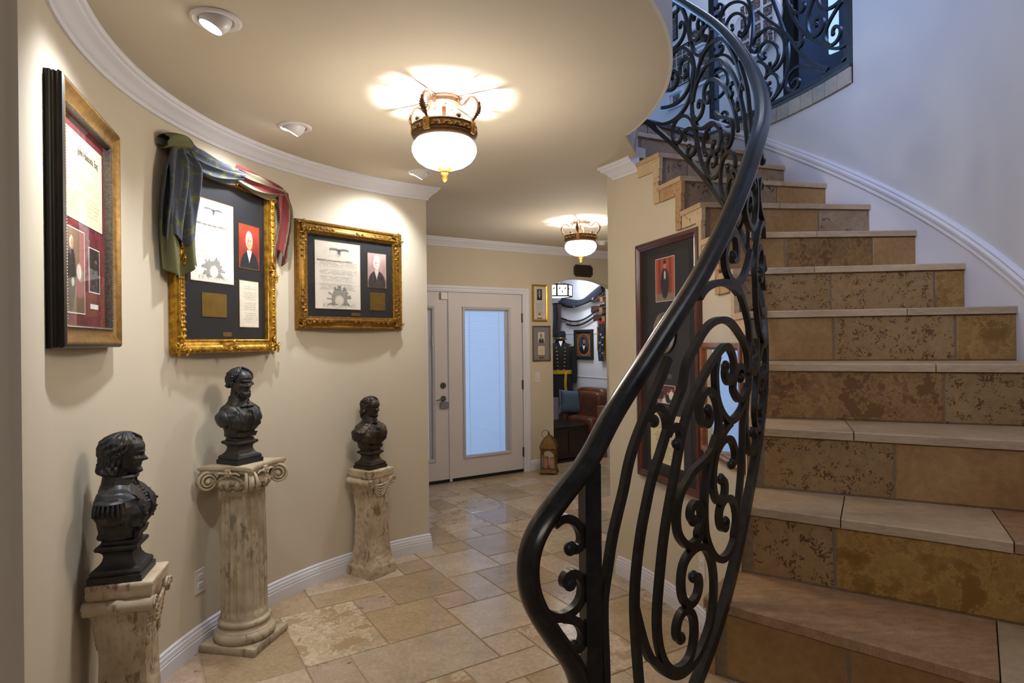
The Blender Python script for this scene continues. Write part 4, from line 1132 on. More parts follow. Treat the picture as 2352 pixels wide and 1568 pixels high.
def beads(mb, w, h, inset, d, r, step):
    for (xa, za, xb, zb) in ((inset, inset, w - inset, inset), (w - inset, inset, w - inset, h - inset), (w - inset, h - inset, inset, h - inset), (inset, h - inset, inset, inset)):
        L = math.hypot(xb - xa, zb - za); n = int(L / step)
        for k in range(n):
            t = (k + 0.5) / n
            x, z = xa + (xb - xa) * t, za + (zb - za) * t
            mb.add([(x - r, -d, z), (x, -d, z - r), (x + r, -d, z), (x, -d, z + r), (x, -d - r, z)], [(0, 1, 4), (1, 2, 4), (2, 3, 4), (3, 0, 4)])


def ornament(cx, cz, y, sx, sz, seed, curls=5):
    """cast acanthus ornament: clustered leaves and curls"""
    r = random.Random(seed); mb = MB()
    mb.ell((cx, y, cz), (sx * 0.42, 0.010, sz * 0.42), 10, 6)
    for k in range(curls):
        a = 2 * pi * k / curls + r.uniform(-0.3, 0.3)
        ox, oz = cx + cos(a) * sx * 0.6, cz + sin(a) * sz * 0.6
        pts = []
        for q in range(9):
            t = q / 8; b = a + 3.8 * t * (1 if k % 2 else -1)
            rr = (1 - t) * 0.42 + 0.06
            pts.append((ox + cos(b) * sx * rr, y - 0.006 - 0.006 * sin(pi * t), oz + sin(b) * sz * rr))
        mb.tube(pts, [0.0065 * (1 - 0.5 * t / 8) for t in range(9)], 6, up=(0, 1, 0))
    for k in range(7):
        a = r.uniform(0, 2 * pi); q = r.uniform(0.2, 0.9)
        mb.ell((cx + cos(a) * sx * q, y - 0.004, cz + sin(a) * sz * q), (sx * 0.2, 0.008, sz * 0.12), 7, 5)
    return mb


def trail(xa, za, xb, zb, y, seed, amp=0.007):
    """low leafy trail along a frame member"""
    r = random.Random(seed); mb = MB()
    L = math.hypot(xb - xa, zb - za); n = max(4, int(L / 0.018)); dx, dz = (xb - xa) / L, (zb - za) / L
    for k in range(n):
        t = (k + 0.5) / n; s = 1 if k % 2 else -1
        x, z = xa + (xb - xa) * t - dz * amp * s, za + (zb - za) * t + dx * amp * s
        f = 1 - 0.6 * t
        mb.ell((x, y, z), (0.010 * f + 0.003 * abs(dz) + 0.002, 0.006, 0.010 * f + 0.002), 6, 4)
    mb.tube([(xa, y, za), (xb, y, zb)], 0.004, 5, up=(0, 1, 0))
    return mb


def wall_frame(name, label, cat, x, y, z, rz, w, h, prof, mat, group=None):
    t = thing(name, label, cat, (x, y, z), rz, group)
    ring_frame(w, h, prof).build('frame', mat, t, angle=30)
    return t


def mat_and_glass(t, w, h, ins, d, mat, glass_d=None, gm=None):
    mb = MB(); mb.box(ins, w - ins, -d, -0.002, ins, h - ins); mb.build('mat_board', mat, t, smooth=False)
    gd = glass_d or d + 0.006
    mb = MB(); mb.box(ins, w - ins, -gd - 0.0015, -gd, ins, h - ins); mb.build('glass_pane', gm or M_GLASS, t, smooth=False)


def window(t, x0, x1, z0, z1, d, col, bw=0.0035):
    """bevelled mat opening edge round a picture"""
    mb = MB()
    for a, b, c, e in ((x0 - bw, x1 + bw, z0 - bw, z0), (x0 - bw, x1 + bw, z1, z1 + bw), (x0 - bw, x0, z0, z1), (x1, x1 + bw, z0, z1)):
        mb.box(a, b, -d - 0.0012, -d + 0.0005, c, e)
    mb.build('mat_bevel', col, t, smooth=False)


M_REDMAT = plain('burgundy_marbled_mat', (0.40, 0.10, 0.12), 0.7, var=0.5, scale=30)
M_WHITEBEV = plain('white_mat_bevel', (0.88, 0.86, 0.84), 0.6)
M_SILVERROPE = plain('dull_silver_rope', (0.42, 0.38, 0.32), 0.35, metal=0.6, var=0.4, scale=120)
M_OLDGOLD = plain('antique_gold_leaf', (0.55, 0.40, 0.15), 0.36, metal=0.65, var=0.35, scale=50, bump=0.25, bscale=120)

# 1: dark bronze frame, burgundy mat
pl = (-1.3553, 1.7668)
w, h = 0.605, 0.815
t = wall_frame('framed_document', 'tall bronze and black frame with burgundy mat, nearest the left edge', 'picture', pl[0], pl[1], 1.494, radians(109.03), w, h,
               [(0, 0), (0, 0.020), (0.004, 0.024), (0.004, 0.032)], M_DARKWOOD)
ring_frame(w, h, [(0.0, 0.001), (0.0, 0.016), (0.003, 0.022), (0.001, 0.028), (0.004, 0.034), (0.0, 0.040), (0.004, 0.048), (0.012, 0.052)]).build('outer_moulding', M_DARKWOOD, t, angle=30)
ring_frame(w, h, [(0.012, 0.052), (0.018, 0.052), (0.03, 0.044), (0.048, 0.034), (0.060, 0.031)]).build('cove_moulding', M_BRONZEWOOD, t, angle=30)
mb = ring_frame(w, h, [(0.060, 0.031), (0.062, 0.036), (0.070, 0.036), (0.072, 0.028), (0.072, 0.004)])
beads(mb, w, h, 0.066, 0.036, 0.0035, 0.009)
mb.build('rope_fillet', M_SILVERROPE, t, angle=30)
mat_and_glass(t, w, h, 0.070, 0.012, M_REDMAT, 0.022)
print_panel('document', t, 0.115, 0.50, 0.42, 0.70, -0.0135, 70, 60, document(3, (0.90, 0.83, 0.68), False, False, 16, 0.30))
window(t, 0.115, 0.50, 0.42, 0.70, 0.0125, M_WHITEBEV)
text(t, 'John Hancock, Esq:', 0.036, (0.250, -0.0142, 0.640), M_INK, sx=0.75)
def standing(u, v):
    c = lerp((0.42, 0.33, 0.24), (0.55, 0.47, 0.36), v)
    c = lerp(c, (0.55, 0.16, 0.12), smooth01(0.68, 0.80, u) * smooth01(0.5, 0.55, v))
    c = lerp(c, (0.62, 0.42, 0.40), ellm(u, v, 0.75, 0.30, 0.25, 0.12))
    c = lerp(c, (0.16, 0.12, 0.09), ellm(u, v, 0.36, 0.45, 0.20, 0.33, 0.08))
    c = lerp(c, (0.20, 0.15, 0.10), ellm(u, v, 0.32, 0.17, 0.13, 0.17, 0.08))
    c = lerp(c, (0.85, 0.80, 0.74), ellm(u, v, 0.72, 0.50, 0.12, 0.10))
    c = lerp(c, (0.80, 0.76, 0.70), ellm(u, v, 0.42, 0.36, 0.07, 0.05))
    c = lerp(c, (0.85, 0.83, 0.80), ellm(u, v, 0.36, 0.83, 0.10, 0.075))
    c = lerp(c, (0.78, 0.60, 0.48), ellm(u, v, 0.39, 0.81, 0.065, 0.065))
    return c
print_panel('painting_print', t, 0.115, 0.305, 0.115, 0.385, -0.0135, 36, 50, standing)
window(t, 0.115, 0.305, 0.115, 0.385, 0.0125, M_WHITEBEV)
print_panel('photograph', t, 0.355, 0.465, 0.195, 0.345, -0.0135, 24, 30, photo([(0.30, 0.12, 0.10), (0.10, 0.10, 0.12), (0.16, 0.16, 0.18), (0.45, 0.25, 0.18)], 4))
window(t, 0.355, 0.465, 0.195, 0.345, 0.0125, M_WHITEBEV)
mb = MB(); mb.box(0.365, 0.45, -0.0135, -0.012, 0.135, 0.152); mb.build('caption_plate', M_WHITEBEV, t, smooth=False)

# 2: big ornate gilt frame with the flag over it
w, h = 0.750, 0.935
F2 = t = wall_frame('gilt_picture_frame', 'large ornate gilt frame with dark mat and portrait, draped with a flag', 'picture', -1.5792, 2.8059, 1.459, radians(75.91), w, h,
               [(0, 0), (0, 0.030), (0.004, 0.034), (0.006, 0.040), (0.014, 0.046), (0.022, 0.046), (0.026, 0.040), (0.044, 0.030), (0.054, 0.028), (0.058, 0.032), (0.066, 0.030), (0.068, 0.008)], M_GOLD)
for cx_, cz_, sd in ((0.035, 0.035, 1), (w - 0.035, 0.035, 2), (w - 0.035, h - 0.035, 3), (0.035, h - 0.035, 4)):
    ornament(cx_, cz_, -0.040, 0.045, 0.048, sd, 6).build('corner_ornament', M_GOLD, t)
for cx_, cz_, sd in ((w / 2, 0.03, 5), (w / 2, h - 0.03, 6), (0.03, h / 2, 7), (w - 0.03, h / 2 - 0.02, 8)):
    ornament(cx_, cz_, -0.042, 0.050 if cz_ in (0.03, h - 0.03) else 0.034, 0.034 if cz_ in (0.03, h - 0.03) else 0.055, sd, 6).build('centre_ornament', M_GOLD, t)
for sd, (xa, za, xb, zb) in enumerate(((0.10, 0.016, 0.28, 0.016), (0.65, 0.016, 0.47, 0.016), (0.10, h - 0.016, 0.28, h - 0.016), (0.65, h - 0.016, 0.47, h - 0.016), (0.046, 0.10, 0.046, 0.36), (w - 0.022, 0.10, w - 0.02, 0.36), (0.046, h - 0.1, 0.046, h - 0.36), (w - 0.022, h - 0.1, w - 0.02, h - 0.36))):
    trail(xa, za, xb, zb, -0.040, sd, 0.005).build('leaf_trail', M_GOLD, t)
mb = MB(); beads(mb, w, h, 0.064, 0.031, 0.003, 0.007); tag(mb.build('bead_moulding', M_GOLD, t, smooth=False), kind='stuff')
mat_and_glass(t, w, h, 0.066, 0.010, M_BLACKMAT, 0.018)
def win(a, b, c, d, col=M_BRASS): window(t, a, b, c, d, 0.0105, col)
print_panel('document', t, 0.125, 0.425, 0.355, 0.765, -0.0115, 90, 110, document(8, (0.95, 0.93, 0.89), True, True, 20, 0.30)); win(0.125, 0.425, 0.355, 0.765)
text(t, 'PRESIDENT of the United States of AMERICA', 0.0155, (0.135, -0.0122, 0.634), M_INK, sx=0.80)
print_panel('portrait_print', t, 0.470, 0.635, 0.455, 0.690, -0.0115, 50, 70, portrait((0.45, 0.10, 0.06), (0.80, 0.28, 0.16), (0.06, 0.07, 0.13), (0.80, 0.76, 0.70), (0.90, 0.66, 0.52), cx=0.5, hv=0.62, s=1.0, seed=2)); win(0.470, 0.635, 0.455, 0.690)
print_panel('letter', t, 0.470, 0.625, 0.135, 0.385, -0.0115, 40, 60, document(15, (0.90, 0.86, 0.78), False, False, 18, 0.22, 0.2)); win(0.470, 0.625, 0.135, 0.385)
mb = MB(); mb.box(0.195, 0.370, -0.0125, -0.008, 0.180, 0.300); mb.build('engraved_plate', M_BRASS, t, smooth=False)
mb = MB(); mb.box(0.340, 0.405, -0.0125, -0.008, 0.082, 0.104, bev=0.002); mb.build('small_plate', M_BRASS, t, smooth=False)

# 3: landscape gilt frame
w, h = 0.800, 0.668
t = wall_frame('gilt_picture_frame', 'landscape gilt frame with dark mat and sepia photograph, beside the wall end', 'picture', -1.3152, 3.6902, 1.590, radians(48.47), w, h,
               [(0, 0), (0, 0.022), (0.006, 0.030), (0.016, 0.030), (0.022, 0.022), (0.040, 0.026), (0.052, 0.036), (0.060, 0.036), (0.064, 0.026), (0.078, 0.022), (0.080, 0.006)], M_OLDGOLD)
for cx_, cz_, sd in ((0.045, 0.045, 11), (w - 0.045, 0.045, 12), (w - 0.045, h - 0.045, 13), (0.045, h - 0.045, 14)):
    ornament(cx_, cz_, -0.034, 0.040, 0.040, sd, 5).build('corner_ornament', M_OLDGOLD, t)
for sd, (xa, za, xb, zb) in enumerate(((0.10, 0.048, 0.26, 0.048), (w - 0.1, 0.048, w - 0.26, 0.048), (0.10, h - 0.048, 0.26, h - 0.048), (w - 0.1, h - 0.048, w - 0.26, h - 0.048), (0.048, 0.10, 0.048, 0.25), (w - 0.048, 0.1, w - 0.048, 0.25), (0.048, h - 0.1, 0.048, h - 0.25), (w - 0.048, h - 0.1, w - 0.048, h - 0.25), (w / 2, 0.05, w / 2 + 0.08, 0.05), (w / 2, h - 0.05, w / 2 + 0.08, h - 0.05))):
    trail(xa, za, xb, zb, -0.034, sd + 20).build('leaf_trail', M_OLDGOLD, t)
mb = MB(); beads(mb, w, h, 0.010, 0.030, 0.004, 0.010); beads(mb, w, h, 0.074, 0.023, 0.0035, 0.009); tag(mb.build('bead_moulding', M_OLDGOLD, t, smooth=False), kind='stuff')
mat_and_glass(t, w, h, 0.078, 0.008, M_BLACKMAT, 0.015)
def win(a, b, c, d, col=M_BRASS): window(t, a, b, c, d, 0.0085, col)
print_panel('document', t, 0.135, 0.465, 0.130, 0.555, -0.0095, 90, 100, document(21, (0.84, 0.80, 0.74), True, True, 20, 0.32)); win(0.135, 0.465, 0.130, 0.555)
text(t, 'PRESIDENT of the United States of AMERICA', 0.0155, (0.148, -0.0102, 0.430), M_INK, sx=0.88)
print_panel('sepia_photograph', t, 0.525, 0.675, 0.285, 0.515, -0.0095, 50, 70, portrait((0.50, 0.38, 0.36), (0.80, 0.68, 0.64), (0.22, 0.17, 0.17), (0.85, 0.80, 0.77), (0.86, 0.74, 0.68), cravat=(0.75, 0.68, 0.64), cx=0.48, hv=0.70, s=0.95, body=0.03, seed=5)); win(0.525, 0.675, 0.285, 0.515)
mb = MB(); mb.box(0.540, 0.665, -0.010, -0.006, 0.130, 0.250); mb.build('engraved_plate', M_BRASS, t, smooth=False)
mb = MB(); mb.box(0.395, 0.465, -0.010, -0.006, 0.088, 0.108); mb.build('small_plate', M_BRASS, t, smooth=False)

# ------------------------------------------------------------------ the sheer flag draped over frame 2 (local axes of that frame)
FLAG = thing('draped_flag', 'sheer faded flag with olive stars and red stripes draped over a gilt frame', 'flag', tuple(F2.location), F2.rotation_euler[2])
W2, H2 = 0.750, 0.935


def cloth_mat(name):
    t = NT(name)
    a = t.n('ShaderNodeAttribute'); a.attribute_name = 'Col'
    wv = t.noise(400, 2)
    t.set(col=t.mix(0.15, a.outputs['Color'], t.ramp(wv, [(0.3, (0.02, 0.02, 0.02)), (0.7, (0.35, 0.35, 0.33))])), rough=1.0, spec=0.05)
    return t.m


M_CLOTH = cloth_mat('sheer_flag_cloth')
BLUEC, OLIVE, REDC = (0.28, 0.30, 0.35), (0.40, 0.40, 0.25), (0.47, 0.15, 0.15)


def cloth(name, nu, nv, pos, colr, parent=None, thick=0.0012, mat=None):
    vs = []; cs = []
    for i in range(nu + 1):
        for j in range(nv + 1):
            vs.append(pos(i / nu, j / nv)); cs.append(colr(i / nu, j / nv))
    fs = [(i * (nv + 1) + j, i * (nv + 1) + j + 1, (i + 1) * (nv + 1) + j + 1, (i + 1) * (nv + 1) + j) for i in range(nu) for j in range(nv)]
    me = bpy.data.meshes.new(name); me.from_pydata(vs, [], fs)
    at = me.color_attributes.new('Col', 'FLOAT_COLOR', 'POINT'); fl = []
    for c in cs: fl += [*s2l(c), 1.0]
    at.data.foreach_set('color', fl)
    me.materials.append(mat or M_CLOTH); me.shade_smooth()
    o = bpy.data.objects.new(name, me); COL.objects.link(o); o.parent = parent or FLAG
    sd = o.modifiers.new('thickness', 'SOLIDIFY'); sd.thickness = thick; sd.offset = 0
    return o


def star5(x, y, cx, cy, r, rot=0.0):
    dx, dy = x - cx, y - cy; a = (atan2(dy, dx) + rot) % (2 * pi / 5) - pi / 5
    d = math.hypot(dx, dy)
    return d * cos(abs(a) - 0.0) < r * 0.42 + 0.0 or d < r * (0.38 + 0.62 * (abs(a) / (pi / 5)) ** 2.2)


STARS = [(0.2, 0.12), (0.62, 0.10), (0.4, 0.26), (0.80, 0.28), (0.15, 0.40), (0.55, 0.44), (0.85, 0.55), (0.30, 0.60), (0.65, 0.68), (0.12, 0.75), (0.45, 0.85), (0.85, 0.88)]
def starry(sx, sy):
    def f(u, v):
        for cx_, cy_ in STARS:
            if star5(u * sx, v * sy, cx_ * sx, cy_ * sy, 0.030): return OLIVE
        return BLUEC
    return f


# left tail: hangs from the top-left corner down the left member, two layers, wavy hem
def ltail(u, v, wob=0.0, x0=-0.085, x1=0.100, z0=0.965, z1=0.52, y0=-0.070):
    x = x0 + (x1 - x0) * u
    zt = z0 + 0.018 * sin(u * 3.1) ; zb = z1 + 0.03 * sin(u * 7 + wob) + 0.04 * (u - 0.5)
    z = zt + (zb - zt) * v
    pin = 1 - 0.45 * smooth01(0.25, 0.0, v)
    x = 0.0 + (x - 0.0) * pin + 0.012 * sin(v * 5 + wob)
    y = y0 - 0.020 * sin(u * 14 + 2.2 * v + wob) * smooth01(0, 0.25, v) - 0.008 * sin(u * 27 + wob)
    return (x, y, z)
cloth('hanging_tail', 44, 60, lambda u, v: ltail(u, v), starry(0.16, 0.45))
cloth('hanging_tail', 40, 60, lambda u, v: ltail(u, v, 1.7, -0.090, 0.130, 0.95, 0.375, -0.058), lambda u, v: OLIVE if v > 0.62 else BLUEC)
# knot-like roll at the corner
def roll(u, v):
    a = v * 2 * pi; x = -0.075 + 0.22 * u; r = 0.030 * sin(pi * min(1, 0.15 + u)) ** 0.5 + 0.010
    return (x, -0.045 + 1.25 * r * cos(a) * (1 + 0.2 * sin(5 * a + 6 * u)), 0.955 + 0.020 * sin(u * 3) + r * sin(a))
cloth('corner_roll', 20, 26, roll, lambda u, v: OLIVE if u < 0.6 else BLUEC)
# swag along the top: a starry half sagging to the centre ornament, then the striped half
def swag(u, v, xa, xb, za, zb, sag, wd, ph):
    x = xa + (xb - xa) * u; zc = za + (zb - za) * u - sag * sin(pi * u)
    k = wd * (0.45 + 0.55 * sin(pi * (0.1 + 0.8 * u)))
    z = zc + k * (0.35 - v) - 0.0
    y = -0.052 - 0.028 * sin(pi * v) - 0.010 * sin(v * 21 + 4 * u + ph)
    return (x, y, z + 0.006 * sin(v * 17 + 7 * u + ph))
cloth('starry_swag', 40, 40, lambda u, v: swag(u, v, 0.02, 0.43, 0.955, 0.935, 0.015, 0.115, 0.0), starry(0.42, 0.14))
def stripes(n):
    def f(u, v): return REDC if int(v * n) % 2 == 0 else (0.50, 0.48, 0.38)
    return f
cloth('striped_swag', 44, 40, lambda u, v: swag(u, v, 0.39, 0.775, 0.945, 0.930, 0.004, 0.120, 1.0), stripes(4))
def rtail(u, v):
    x = 0.715 + 0.150 * u + 0.020 * sin(v * 4); zt = 0.955 - 0.03 * u; zb = 0.49 + 0.07 * sin(u * 6) + 0.10 * u
    pin = 1 - 0.35 * smooth01(0.22, 0, v)
    x = 0.765 + (x - 0.765) * pin
    return (x, -0.050 - 0.020 * sin(u * 12 + 2 * v) * smooth01(0, 0.2, v) - 0.02 * (1 - v), zt + (zb - zt) * v)
cloth('striped_tail', 44, 60, rtail, lambda u, v: REDC if int((u + 0.12 * v) * 5) % 2 == 0 else (0.47, 0.47, 0.36))

# ------------------------------------------------------------------ busts


def head_surface(H, fx, nose=1.0, brow=1.0, cheek=1.0, turn=0.0, nphi=72, nt=84):
    F_ = [(0, 0.20), (0.03, 0.35), (0.08, 0.405), (0.15, 0.395), (0.20, 0.375), (0.3, 0.385), (0.4, 0.40), (0.5, 0.395), (0.58, 0.43), (0.7, 0.445), (0.8, 0.41), (0.9, 0.30), (0.96, 0.16), (1, 0.0)]
    B_ = [(0, -0.02), (0.1, -0.14), (0.2, -0.26), (0.35, -0.40), (0.5, -0.47), (0.65, -0.50), (0.8, -0.45), (0.9, -0.33), (0.96, -0.19), (1, -0.02)]
    W_2 = [(0, 0.10), (0.04, 0.18), (0.10, 0.235), (0.2, 0.29), (0.35, 0.335), (0.5, 0.355), (0.65, 0.37), (0.8, 0.33), (0.9, 0.24), (0.96, 0.15), (1, 0.02)]
    N_ = [(0.30, 0), (0.345, 0.05), (0.365, 0.125), (0.39, 0.15), (0.43, 0.125), (0.48, 0.085), (0.53, 0.05), (0.58, 0.02), (0.62, 0)]
    rings = []
    for i in range(nt + 1):
        t = i / nt
        xf, xb, hw = interp(F_, t), interp(B_, t), interp(W_2, t)
        ring = []
        for j in range(nphi):
            # denser samples at the face
            q = 2 * pi * j / nphi; a = q - 0.45 * sin(q)
            ca, sa = cos(a), sin(a)
            y = hw * (abs(sa) ** 0.92) * (1 if sa >= 0 else -1)
            x = (xf if ca > 0 else -xb) * (abs(ca) ** 0.85) * (1 if ca >= 0 else -1)
            if ca > 0.1:
                sig = 0.045 + 0.035 * smooth01(0.5, 0.38, t)
                x += nose * interp(N_, t) * exp(-(y / sig) ** 2)
                x += 0.022 * exp(-((t - 0.285) / 0.022) ** 2 - (y / 0.10) ** 2) + 0.020 * exp(-((t - 0.235) / 0.022) ** 2 - (y / 0.09) ** 2)
                x -= 0.020 * exp(-((t - 0.262) / 0.008) ** 2 - (y / 0.12) ** 2)
                x += 0.035 * exp(-((t - 0.10) / 0.06) ** 2 - (y / 0.10) ** 2)
                x -= 0.018 * exp(-((t - 0.19) / 0.03) ** 2 - (y / 0.12) ** 2)
                ay = abs(y)
                x -= 0.075 * exp(-((ay - 0.145) / 0.075) ** 2 - ((t - 0.505) / 0.05) ** 2)
                x += 0.045 * exp(-((ay - 0.150) / 0.045) ** 2 - ((t - 0.495) / 0.028) ** 2)
                x -= 0.012 * exp(-((ay - 0.150) / 0.055) ** 2 - ((t - 0.470) / 0.008) ** 2)
                x += 0.035 * brow * exp(-((ay - 0.13) / 0.10) ** 2 - ((t - 0.575) / 0.025) ** 2)
                x += 0.030 * cheek * exp(-((ay - 0.20) / 0.07) ** 2 - ((t - 0.42) / 0.05) ** 2)
                x -= 0.020 * cheek * exp(-((ay - 0.19) / 0.05) ** 2 - ((t - 0.27) / 0.06) ** 2)
            ring.append(Vector((x * H, y * H, t * H)))
        rings.append(ring)
    return rings


def bust(name, label, loc, rz, sc_, style, mat, turn):
    mat_s = M_BRONZE_S if mat is M_BRONZE else M_BRONZE2_S
    t = thing(name, label, 'bust', loc, rz, None)
    S = Matrix.Scale(sc_, 4)
    # socle: square moulded pedestal
    mb = MB()
    mb.square([(0.083, 0.083, 0), (0.083, 0.083, 0.022), (0.076, 0.076, 0.024), (0.078, 0.078, 0.034), (0.073, 0.073, 0.043), (0.067, 0.067, 0.046), (0.056, 0.056, 0.056), (0.048, 0.048, 0.070), (0.045, 0.045, 0.084), (0.048, 0.048, 0.094), (0.056, 0.056, 0.102), (0.063, 0.063, 0.105), (0.067, 0.067, 0.113), (0.063, 0.063, 0.121), (0.051, 0.051, 0.124), (0.050, 0.050, 0.136)], M=S)
    mb.build('socle', mat_s, t, angle=25)
    mb = MB()
    mb.loft([[(0.052, -0.05, 0.143), (0.064, -0.05, 0.143), (0.064, 0.05, 0.143), (0.052, 0.05, 0.143)], [(0.056, -0.06, 0.166), (0.071, -0.058, 0.166), (0.071, 0.058, 0.166), (0.056, 0.06, 0.166)]], M=S)
    mb.build('name_plate', mat_s, t, angle=25)
    # torso, neck and head fused into one figure
    mb = MB()
    TZ = [(0.126, 0.048, 0.050, 0.0), (0.140, 0.049, 0.052, 0.0), (0.1415, 0.064, 0.080, -0.006), (0.160, 0.064, 0.084, -0.005), (0.180, 0.066, 0.094, -0.002), (0.205, 0.071, 0.110, 0.002), (0.235, 0.077, 0.128, 0.005), (0.262, 0.078, 0.135, 0.004), (0.285, 0.072, 0.127, 0.002), (0.305, 0.062, 0.108, -0.004), (0.322, 0.050, 0.078, -0.008), (0.336, 0.042, 0.054, -0.008), (0.352, 0.038, 0.044, -0.006), (0.400, 0.037, 0.040, 0.0), (0.42, 0.03, 0.03, 0.004)]
    rings = []
    ky = {1: 0.92, 2: 0.86, 3: 1.0}[style]
    for z, hx, hy, xc in TZ:
        hy *= ky if z < 0.33 else 1.0
        ring = []
        for k in range(40):
            a = 2 * pi * k / 40; ca, sa = cos(a), sin(a)
            e = 0.80
            ring.append((xc + hx * abs(ca) ** e * (1 if ca >= 0 else -1), hy * abs(sa) ** e * (1 if sa >= 0 else -1), z))
        rings.append(ring)
    mb.loft(rings, M=S)
    # chest and coat folds
    for s in (-1, 1):
        mb.ell((0.050, s * 0.050 * ky, 0.235), (0.042, 0.055 * ky, 0.060), 14, 10, S)
        mb.ell((-0.005, s * 0.118 * ky, 0.245), (0.050, 0.030, 0.048), 12, 8, S)
        for k in range(3):
            mb.tube([tuple(S @ Vector((0.045 - 0.02 * k, s * (0.100 * ky + 0.008 * k), 0.275 - 0.01 * k))), tuple(S @ Vector((0.060 - 0.02 * k, s * (0.092 * ky + 0.012 * k), 0.235))), tuple(S @ Vector((0.050 - 0.02 * k, s * (0.070 + 0.012 * k), 0.190)))], 0.009 * sc_, 6)
    HH = 0.142 if style != 2 else 0.150
    HM = Matrix.Translation((0.006 * sc_, 0, 0.358 * sc_)) @ Matrix.Rotation(turn, 4, 'Z') @ Matrix.Rotation(radians(3), 4, 'Y') @ S
    nz = {1: 1.05, 2: 1.0, 3: 0.85}[style]
    rg = head_surface(HH, 0, nz, 1.0 if style != 2 else 1.4, 1.0 if style != 2 else 1.5)
    if style == 2:   # long narrow face
        rg = [[Vector((p.x, p.y * 0.92, p.z)) for p in r] for r in rg]
    mb.loft([[tuple(p) for p in r] for r in rg], M=HM)
    for s in (-1, 1):
        mb.ell((-0.03 * HH, s * 0.345 * HH, 0.43 * HH), (0.045 * HH, 0.035 * HH, 0.085 * HH), 10, 8, HM)
    fig = mb.build('figure', mat, t)
    remesh(fig, 0.0019 * sc_, 2)
    vv = fig.data.vertices
    nn = [v.normal.copy() for v in vv]
    for v, n_ in zip(vv, nn):                           # cloth folds and tool marks
        c_ = v.co / sc_
        if c_.z < 0.345:
            f_ = 0.0022 * sin(c_.y * 60 + c_.z * 110 + 3 * noise.noise(c_ * 14)) * smooth01(0.345, 0.30, c_.z) + 0.0016 * noise.noise(c_ * 40)
            v.co += n_ * (f_ * sc_)
    # hair
    mb = MB()
    rh = random.Random(style)
    if style == 1: spec = dict(t0=0.02, t1=1.05, off=0.10, flare=0.14, face=[(0.0, 92), (0.3, 84), (0.55, 74), (0.72, 62), (0.84, 44), (0.93, 26), (1.0, 0), (1.1, 0)])
    elif style == 2: spec = dict(t0=0.30, t1=1.05, off=0.075, flare=0.06, face=[(0.28, 118), (0.42, 104), (0.5, 82), (0.62, 70), (0.76, 58), (0.88, 46), (0.96, 30), (1.02, 0), (1.1, 0)])
    else: spec = dict(t0=0.18, t1=1.05, off=0.075, flare=0.09, face=[(0.15, 112), (0.4, 88), (0.55, 74), (0.72, 62), (0.85, 46), (0.94, 26), (1.0, 0), (1.1, 0)])
    B_ = [(-0.1, -0.30), (0.1, -0.36), (0.25, -0.40), (0.35, -0.42), (0.5, -0.47), (0.65, -0.50), (0.8, -0.45), (0.9, -0.33), (0.96, -0.19), (1, -0.06), (1.06, 0.0)]
    F_ = [(-0.1, 0.30), (0.5, 0.36), (0.7, 0.42), (0.8, 0.40), (0.9, 0.30), (0.96, 0.16), (1, 0.05), (1.06, 0)]
    W_2 = [(-0.1, 0.30), (0.2, 0.32), (0.35, 0.34), (0.5, 0.355), (0.65, 0.37), (0.8, 0.33), (0.9, 0.24), (0.96, 0.15), (1, 0.06), (1.06, 0)]
    nt, na = 60, 150; outer_ = []; inner_ = []
    for i in range(nt + 1):
        tt = spec['t0'] + (spec['t1'] - spec['t0']) * i / nt
        a0 = radians(interp(spec['face'], tt)); ro, ri = [], []
        tc = min(tt, 1.0)
        fl = spec['flare'] * smooth01(0.45, spec['t0'], tt) - 0.05 * smooth01(spec['t0'] + 0.06, spec['t0'], tt)
        for j in range(na + 1):
            a = a0 + (2 * pi - 2 * a0) * j / na
            ca, sa = cos(a), sin(a)
            base = Vector(((interp(F_, tt) if ca > 0 else -interp(B_, tt)) * ca, interp(W_2, tt) * sa, 0))
            edge = smooth01(0, 0.12, j / na) * smooth01(0, 0.12, 1 - j / na) if a0 > 0.05 else 1
            st_ = sin(a * 15 + 5 * sin(tt * 7 + a) + style) * 0.5 + 0.5 * sin(a * 33 + 9 * tt + 3 * sin(tt * 12))
            wv = 0.034 * st_ + 0.026 * noise.noise((a * 3, tt * 9, style))
            o = spec['off'] * (0.55 + 0.45 * edge) + fl + wv
            dirv = Vector((ca, sa, 0)); up = 0.07 * smooth01(0.80, 1.04, tt)
            ro.append(tuple((base + dirv * o * (1 - 0.75 * smooth01(0.9, 1.05, tt)) + Vector((0, 0, min(tt, 1.0) + up))) * HH))
            ri.append(tuple((base * 0.9 + Vector((0, 0, min(tt, 0.98)))) * HH))
        outer_.append(ro); inner_.append(ri)
    rings = [o + i_[::-1] for o, i_ in zip(outer_, inner_)]
    mb.loft(rings, M=HM)
    hx = 0.04
    if style == 3:
        mb.ell((-0.50 * HH, 0, 0.10 * HH), (0.12 * HH, 0.13 * HH, 0.22 * HH), 12, 8, HM)
    if style == 2:
        for k in range(26):
            a = radians(rh.uniform(70, 290)); tt = rh.uniform(0.42, 0.98)
            b = Vector(((interp(F_, tt) if cos(a) > 0 else -interp(B_, tt)) * cos(a), interp(W_2, tt) * sin(a), tt)) + Vector((cos(a), sin(a), 0)) * 0.06
            mb.ell(tuple(b * HH), (0.09 * HH, 0.07 * HH, 0.05 * HH), 8, 6, HM)
    mb.build('hair', mat_s, t, angle=60)
